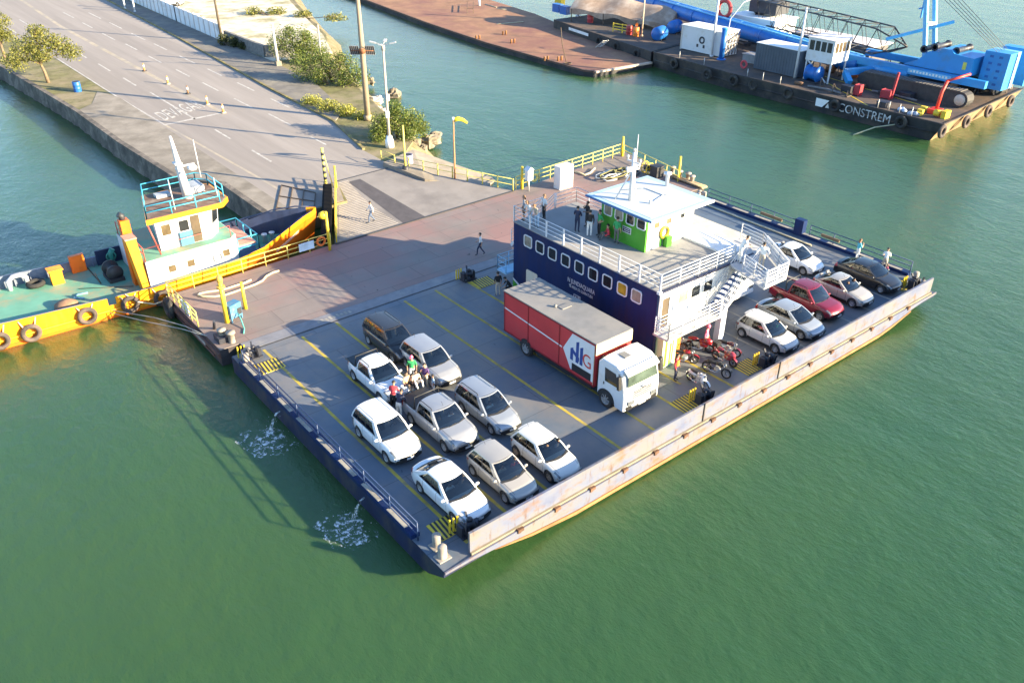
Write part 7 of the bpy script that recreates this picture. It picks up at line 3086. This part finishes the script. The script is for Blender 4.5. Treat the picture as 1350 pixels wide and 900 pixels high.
g.lathe([(0, -.3), (1.1, -.3), (1.1, .3), (0, .3)], 16, 'x', p)
g.box(p.x - .8, p.x + 2.2, p.y - 3.2, p.y + 1.4, p.z - .6, p.z + 1.0)
cp('boom_head', g, m_mach)
g = MB()
p = atx(952, 11, 103.2) 
p = atx(955, 12, 104.5)
g.torus(p, 'x', 1.1, .28, 18, 8)
cp('hook_sheave', g, M('hook_red', (.42, .05, .05), .5))

# ---------------------------------------------------------------- cargo and deck gear
g = MB()
L0, L1 = Vector((110.3, 112, DZ + 2.9)), Vector((99.4, 55.0, DZ + 1.6))
g.lathe([(0, 0), (1.05, 0)], 16)
g.v, g.f, g.mi, g.sm = [], [], [], []
g.tube([L0, L1], 1.08, 20)
t = thing('pile_leader', 'very long blue steel tube lying on the barge behind the containers', 'steel tube', L1)
part('tube', g, m_pileblue, t, True)
g = MB()
for s in (-.55, .55):
    off = Vector((s, 0, 1.02))
    g.tube([L0 + off, L1 + off], .13, 6)
part('guide_rail', g, m_cblue2, t, True)
for k in range(12):
    g = MB()
    p = L0.lerp(L1, (k + .5) / 12)
    d = (L1 - L0).normalized()
    g.tube([p - d * .12, p + d * .12], 1.13, 20)
    part('flange', g, m_pileblue, t, True)
g = MB()
g.tube([L1, L1 + Vector((-.6, -3.0, .1)), L1 + Vector((-.4, -6.4, .2))], .55, 12)
g.bar(L1 + Vector((-.6, -2.2, 0)), L1 + Vector((-4.2, -.6, -.1)), .7)
g.bar(L1 + Vector((-4.2, -.6, -.1)), L1 + Vector((-4.9, -1.8, -1.0)), .6)
part('clamp_head', g, m_cblue, t, True)

t = thing('white_container', 'white container cabin on the barge with a coiled hose on its side', 'container', (96.3, 76.1, DZ))
g = MB()
g.box(94.9, 98.2, 72.6, 79.7, DZ + .12, DZ + 3.2)
part('body', g, m_whites, t, True)
g = MB()
g.box(94.82, 98.28, 72.52, 79.78, DZ + 3.2, DZ + 3.28)
part('roof', g, M('white_roof', (.8, .8, .8), .6, var=.05), t, True)
g = MB()
g.torus((94.86, 76.0, DZ + 1.75), 'x', .38, .1, 16, 6)
part('coiled_hose', g, m_dark, t, True)
for y in (75.6, 76.7):
    g = MB()
    g.box(94.86, 94.9, y - .15, y + .15, DZ + .75, DZ + 1.15)
    part('vent', g, m_dark, t, True)
g = MB()
for k in range(5):
    x = 95.3 + k * .62
    g.bar((x, 72.5, DZ + .2), (x + .5, 72.45, DZ + 3.0), .07)
    g.bar((x + .5, 72.5, DZ + .2), (x, 72.45, DZ + 3.0), .05)
g.bar((95.0, 72.45, DZ + 1.5), (98.1, 72.45, DZ + 1.5), .05)
part('end_lattice', g, M('rusty_bar'), t, True)
for k, (x, y) in enumerate(((94.95, 72.7), (94.95, 79.6))):
    g = MB()
    g.box(x - .1, x + .1, y - .1, y + .1, DZ, DZ + 3.2)
    part('corner_post', g, m_steel, t, True)
t = thing('steel_column', 'upright blue steel column in front of the white container', 'column', (94.2, 72.0, DZ))
g = MB()
g.tube([(94.2, 71.9, DZ), (94.2, 71.9, DZ + 3.9)], .36, 14)
g.lathe([(.36, 0), (.6, 0), (.6, .15), (.36, .15)], 14, 'z', (94.2, 71.9, DZ))
part('column', g, m_pileblue, t, True)
g = MB()
g.lathe([(0, .12), (.42, .12), (.42, 0), (.36, -.1)], 14, 'z', (94.2, 71.9, DZ + 3.9))
part('cap', g, m_cblue, t, True)
t = thing('grey_container', 'dark grey container with a bright white roof next to the control cabin', 'container', (95, 62.7, DZ))
g = MB()
g.box(93.4, 96.6, 59.6, 66.1, DZ + .1, DZ + 3.2)
part('body', g, M('slate_container', (.075, .095, .125), .6, var=.2, scale=.8), t, True)
g = MB()
g.box(93.36, 96.64, 59.56, 66.14, DZ + 3.2, DZ + 3.27)
part('roof', g, M('white_roof'), t, True)
g = MB()
for k in range(16):
    y = 59.8 + k * .4
    g.box(93.36, 93.4, y, y + .18, DZ + .25, DZ + 3.1)
part('corrugation', g, M('slate_container'), t, True)
g = MB()
g.box(95.5, 97.2, 67.0, 69.5, DZ, DZ + 1.0)
g.box(95.4, 97.3, 66.9, 69.6, DZ + 1.0, DZ + 1.08)
solo('grey_crate', g, M('crate_grey', (.25, .25, .26), .7), 'low grey crate between the two containers', 'crate')
g = MB()
g.torus((92.0, 66.6, DZ + .65), 'x', .42, .13, 16, 7)
solo('red_life_ring', g, M('ring_red', (.55, .06, .08), .5), 'red life ring at the barge edge before the grey container', 'life ring')
# raised control cabin
t = thing('control_cabin', 'white glazed control cabin raised on legs above the barge deck', 'cabin', (95.4, 58, DZ))
g = MB()
kx0, kx1, ky0, ky1, kz0, kz1 = 93.9, 97.3, 55.6, 59.2, DZ + 2.3, DZ + 4.9
g.box(kx0, kx1, ky0, ky1, kz0, kz1)
part('cabin_body', g, m_whites, t, True)
g = MB()
g.box(kx0 - .12, kx1 + .12, ky0 - .12, ky1 + .12, kz1, kz1 + .1)
part('roof', g, M('pinkish_white_roof', (.72, .66, .64), .6), t, True)
for k in range(4):
    y = ky0 + .3 + k * .8
    g = MB()
    g.box(kx0 - .02, kx0 - .004, y, y + .62, kz0 + 1.25, kz0 + 2.35)
    part('window', g, m_glass, t, True)
    x = kx0 + .28 + k * .76
    g = MB()
    g.box(x, x + .58, ky0 - .02, ky0 - .004, kz0 + 1.25, kz0 + 2.35)
    part('window', g, m_brass, t, True)
g = MB()
for x, y in ((kx0 + .15, ky0 + .15), (kx0 + .15, ky1 - .15), (kx1 - .15, ky0 + .15), (kx1 - .15, ky1 - .15)):
    g.bar((x, y, DZ), (x, y, kz0), .16)
g.bar((kx0 + .1, ky1 - .3, kz0), (kx0 + .1, ky0 + .4, DZ + .1), .13)
part('leg', g, m_whites, t, True)
g = MB()
g.tube([(93.4, 59.9, DZ), (93.4, 59.9, DZ + 8.2)], [.17, .12], 8)
g.bar((93.4, 59.9, DZ + 8.0), (93.6, 58.4, DZ + 8.1), .1)
t2 = solo('white_mast', g, m_whites, 'white mast rising beside the control cabin', 'mast')
t = thing('blue_winch', 'round blue winch drum under the raised control cabin', 'winch', (93.6, 57.0, DZ))
g = MB()
g.lathe([(0, -.8), (.95, -.8), (.95, -.65), (.7, -.6), (.7, .6), (.95, .65), (.95, .8), (0, .8)], 18, 'y', (93.4, 57.4, DZ + 1.05))
part('drum', g, m_pileblue, t, True)
g = MB()
g.box(92.6, 94.2, 56.4, 58.4, DZ, DZ + .25)
part('base', g, m_mach, t, True)
# white and thin poles
for k, (p, h, r) in enumerate(((at(938, 75, DZ), 9.5, .15), (at(762, 22, DZ), 6.5, .22), (at(846, 48, DZ), 5.5, .1), (at(955, 72, DZ), 6.5, .06))):
    g = MB()
    if k == 3:
        g.tube([p, p + Vector((.3, 0, 4.5)), p + Vector((1.6, -.8, 6.6)), p + Vector((3.0, -1.2, 7.0))], r, 6)
    else:
        g.tube([p, p + Vector((0, 0, h))], r, 8)
        g.tube([p, p + Vector((0, 0, .2))], r * 1.8, 8)
    solo('mast_pole', g, m_whites if k != 2 else M('pale_wood', (.5, .42, .3), .8),
         ['tall white pole rising behind the white container', 'thick white pole at the far stern of the barge', 'thin pale pole beside the orange drums', 'thin curved white davit by the white container'][k], 'pole')
# red gear, orange bin
t = thing('orange_bin', 'orange bin under the blue clamp arm on the barge', 'bin', at(1128, 102, DZ))
g = MB()
g.add([(-.4, -.35, 0), (.4, -.35, 0), (.4, .35, 0), (-.4, .35, 0), (-.5, -.45, 1.5), (.5, -.45, 1.5), (.5, .45, 1.5), (-.5, .45, 1.5)], [(3, 2, 1, 0), (4, 5, 6, 7), (0, 1, 5, 4), (1, 2, 6, 5), (2, 3, 7, 6), (3, 0, 4, 7)], False)
part('case', g, M('bin_orange', (.62, .13, .02), .6), t)
g = MB()
g.box(-.52, .52, -.47, .47, 1.5, 1.58)
part('lid', g, M('bin_lid', (.45, .08, .02), .6), t)
for k, (px, py, w_, h) in enumerate(((1130, 126, .7, 1.2), (1168, 130, 1.2, .95), (1195, 124, .7, 1.3))):
    p = at(px, py, DZ)
    g = MB()
    g.box(p.x - .4, p.x + .4, p.y - w_ / 2, p.y + w_ / 2, DZ + .1, DZ + h)
    for yy in (-w_ / 2 + .08, w_ / 2 - .08):
        g.box(p.x - .42, p.x + .42, p.y + yy - .05, p.y + yy + .05, DZ, DZ + h + .05)
    if k == 1: g.bar((p.x, p.y - w_ / 2, DZ + .2), (p.x + .2, p.y - w_ / 2 - .1, DZ + 3.0), .22)
    solo('red_cabinet', g, M('deck_red', (.34, .025, .04), .55, var=.2),
         ['small red cabinet at the barge edge, nearest the control cabin', 'wide red engine box with a red upright bar on the barge', 'red panel leaning by the crane track'][k], 'cabinet')
t = thing('deck_davit', 'red bent hydraulic arm at the bow corner of the crane barge', 'crane arm', (92.3, 41.4, DZ))
g = MB()
g.tube([(92.3, 41.4, DZ), (92.8, 41.5, DZ + 2.2), (93.2, 41.4, DZ + 3.3)], .18, 8)
g.tube([(93.2, 41.4, DZ + 3.3), (95.4, 40.2, DZ + 3.9)], .14, 8)
part('arm', g, M('davit_red', (.70, .05, .03), .5), t, True)
g = MB()
g.box(91.6, 92.9, 40.9, 42.0, DZ, DZ + .5)
part('base', g, M('davit_red'), t, True)
t = thing('bow_winch', 'yellow and rust coloured anchor winch on the tan bow deck', 'winch', (91.3, 40.2, DZ))
g = MB()
g.box(90.8, 91.9, 39.6, 40.1, DZ, DZ + .8)
g.lathe([(0, -.3), (.35, -.3), (.35, .3), (0, .3)], 12, 'y', (91.0, 40.6, DZ + .45))
part('frame', g, m_yel, t, True)
g = MB()
for k in range(4):
    g.box(89.9 + k * .7, 90.3 + k * .7, 41.8 + .2 * k, 42.4 + .2 * k, DZ, DZ + .35 + .15 * (k % 2))
part('chocks', g, m_haz, t, True)
g = MB()
rnd = random.Random(9)
for k in range(9):
    p = Vector((89.6 + rnd.uniform(0, 1.2), 42.4 + rnd.uniform(-.8, 2.2), DZ + .15))
    g.ball(p, rnd.uniform(.2, .45), rnd.uniform(.2, .4), rnd.uniform(.15, .3), 8, 5)
solo('tarp_heap', g, M('blue_white_tarp', (.34, .42, .55), .7, var=.5, scale=1.5, dirt=(.05, .06, .1), dirt_amt=.5), 'heap of blue and white tarpaulin at the black bow corner of the barge', 'tarpaulin')
# mooring line of the barge
g = MB()
pts = [Vector((88.6, 43.2, 1.0)), Vector((87.0, 45.0, .5)), at(1125, 178, .05)]
g.tube(pts, .07, 5)
solo('barge_line', g, M('green_grey_line', (.42, .42, .28), .8), 'taut line running from the lettered barge side down into the water', 'rope')
# rusty deck clutter near the crane bow
t = thing('anchor_gear', 'dark tangle of chains and rusty gear behind the crane counterweights', 'chain', at(1310, 122, DZ))
rnd = random.Random(21)
g = MB()
for k in range(14):
    a, b_ = Vector((rnd.uniform(-3, 3), rnd.uniform(-1.2, 1.5), rnd.uniform(0, .3))), Vector((rnd.uniform(-3, 3), rnd.uniform(-1.2, 1.5), rnd.uniform(.1, 1.1)))
    g.bar(a, b_, rnd.uniform(.08, .22))
part('bars', g, M('rusty_bar'), t)
g = MB()
for k in range(6):
    g.torus((rnd.uniform(-3, 3), rnd.uniform(-1, 1.4), .3 + .1 * k), 'y', rnd.uniform(.25, .5), .08, 12, 5)
part('rings', g, m_mach, t)
bpy.context.view_layer.update()
person('barge worker in dark clothes at the bow edge by the counterweights, left one', at(1316, 124, DZ), 2.2, 'lean', c_grey, c_black, group='workers on the barge')
person('barge worker in dark clothes with beige trousers at the right end of the bow', at(1332, 119, DZ), 1.2, 'stand', c_black, c_beige, group='workers on the barge')
person('barge worker in orange vest standing near the blue barrels', at(839, 44, DZ), -1.8, 'stand', c_orange, c_navy, extra='vest', group='workers on the barge')
person('barge worker in pale pink shirt behind the orange vest worker', at(845, 38, DZ), -1.5, 'stand', cloth('salmon', (.6, .35, .28)), c_jeans, group='workers on the barge')

# ================================================================== WORK BARGE BEHIND
wb_ = thing('work_barge', 'dark stern section barge with a brown canopy and barrels, top of the scene', 'barge', (100, 95, 0))
g = MB()
WB_ = [(90.4, 80.9), (95.4, 106.8), (113, 106), (112.5, 84.6)]
g.prism(WB_, -.5, DZ - .02)
part('hull', g, m_bhull, wb_, True)
g = MB()
g.prism(WB_, DZ - .02, DZ + .01)
part('deck', g, m_bdeck, wb_, True)
g = MB()
g.bar((94.35, 102.0, 1.35), (93.3, 96.5, 1.35), .06, .4)
part('faded_name_strip', g, m_white, wb_, True)
for y in (84, 89, 93.5):
    g = MB()
    g.torus((90.5 + (y - 80.9) * .193 - .2, y, 1.0), 'x', .5, .2, 18, 8)
    part('tyre_fender', g, m_rubber, wb_, True)
g = MB()
for k in range(6):
    g.bar((91.2 + .19 * k * .3, 90.0 + .3 * k, 1.85 - .25 * k), (90.2 + .06 * k, 90.2 + .3 * k, 1.85 - .25 * k), .06)
g.bar((91.0, 89.9, 1.9), (91.2, 92, .4), .09)
g.bar((90.2, 90.1, 1.9), (90.5, 92.2, .4), .09)
part('boarding_ladder', g, m_steel, wb_, True)
g = MB()
rnd = random.Random(33)
P0, P1 = Vector((97.2, 104.5, DZ + 2.3)), Vector((103.2, 88.8, DZ + 1.5))
def can(u, v):
    c = P0.lerp(P1, u)
    return c + Vector((7.5 * (v - .1), 2.4 * (v - .1), 1.5 * math.sin(PI * v) + .12 * math.sin(u * 17) + .1 * math.sin(v * 11 + u * 5) - .4 * (1 - v)))
g.grid(can, 26, 12)
g.grid(lambda u, v: can(u, 0) + Vector((0, 0, -v * (.7 + .2 * math.sin(u * 23)))), 26, 3)
g.grid(lambda u, v: can(1, u) + Vector((0, 0, -v * .9)), 12, 3)
o = part('canopy', g, M('brown_canvas', (.30, .215, .16), .9, var=.25, scale=.8, dirt=(.46, .37, .30), dirt_amt=.5, dscale=.4), wb_, True)
g = MB()
for u in (.02, .35, .68, .98):
    p = can(u, 0)
    g.bar(p, (p.x, p.y, DZ), .12)
part('canopy_post', g, M('rusty_bar'), wb_, True)
g = MB()
for k in range(3):
    a, b_ = at(808, 42, DZ), at(832, 46, DZ)
    g.bar(a + Vector((0, 0, .4 + .4 * k)), b_ + Vector((0, 0, .4 + .4 * k)), .12)
for q in (0, .5, 1):
    p = at(808, 42, DZ).lerp(at(832, 46, DZ), q)
    g.bar(p, p + Vector((0, 0, 1.3)), .12)
part('yellow_barrier', g, m_yel, wb_, True)
drum('oil_drum', 'red oil drum near the far stern of the work barge', at(778, 30, DZ), M('drum_red', (.5, .05, .06), .5), 1.6, .5)
drum('oil_drum', 'bright orange drum beside the worker on the work barge', at(838, 48, DZ), M('drum_orange', (.80, .22, .03), .5), 1.3, .45)
drum('oil_drum', 'dark red drum left of the orange drum on the work barge', at(829, 46, DZ), M('drum_dark_red', (.36, .03, .03), .5), 1.3, .45)
for k, (px, py) in enumerate(((869, 53), (889, 44))):
    p = at(px, py, DZ)
    t = thing('blue_tank', ['lying blue tank nearest the water on the work barge', 'second lying blue tank, nearer the white container'][k], 'tank', p, .3)
    g = MB()
    g.lathe([(0, -1.2), (.7, -1.1), (.95, -.9), (.95, .9), (.7, 1.1), (0, 1.2)], 18, 'x', (0, 0, .95))
    part('vessel', g, m_pileblue, t)
    g = MB()
    for x in (-.7, .7):
        g.box(x - .1, x + .1, -.7, .7, 0, .35)
    part('saddle', g, m_mach, t)
for k, (px, py, mt) in enumerate(((735, 16, m_pileblue), (745, 19, m_pileblue), (738, 6, m_yel))):
    p = at(px, py, DZ)
    g = MB()
    g.box(p.x - .5, p.x + .5, p.y - .8, p.y + .8, DZ, DZ + 1.2)
    g.box(p.x - .55, p.x + .55, p.y - .85, p.y + .85, DZ + 1.2, DZ + 1.28)
    solo('stern_box', g, mt, ['blue box at the far stern corner of the work barge', 'blue box second from the stern corner of the work barge', 'yellow box at the far stern of the work barge'][k], 'box')
# other pale launch behind the boom
t = thing('barge_shed', 'long low pale roofed shed behind the lattice boom', 'shed', (109, 66, DZ))
g = MB()
g.box(106.5, 110.8, 58, 70, DZ + .1, DZ + 2.3)
part('wall', g, M('shed_dark', (.12, .11, .11), .8), t, True)
g = MB()
g.box(106.2, 111.2, 57.6, 70.4, DZ + 2.3, DZ + 2.45)
part('roof', g, M('pinkish_white_roof'), t, True)
t = thing('white_tank_house', 'white boxy deckhouse behind the boom head', 'deckhouse', (108, 76, DZ))
g = MB()
g.box(106, 111, 72.5, 80, DZ + .1, DZ + 3.4)
part('wall', g, m_whites, t, True)
g = MB()
g.box(105.8, 111.2, 72.3, 80.2, DZ + 3.4, DZ + 3.52)
part('roof', g, M('white_roof'), t, True)
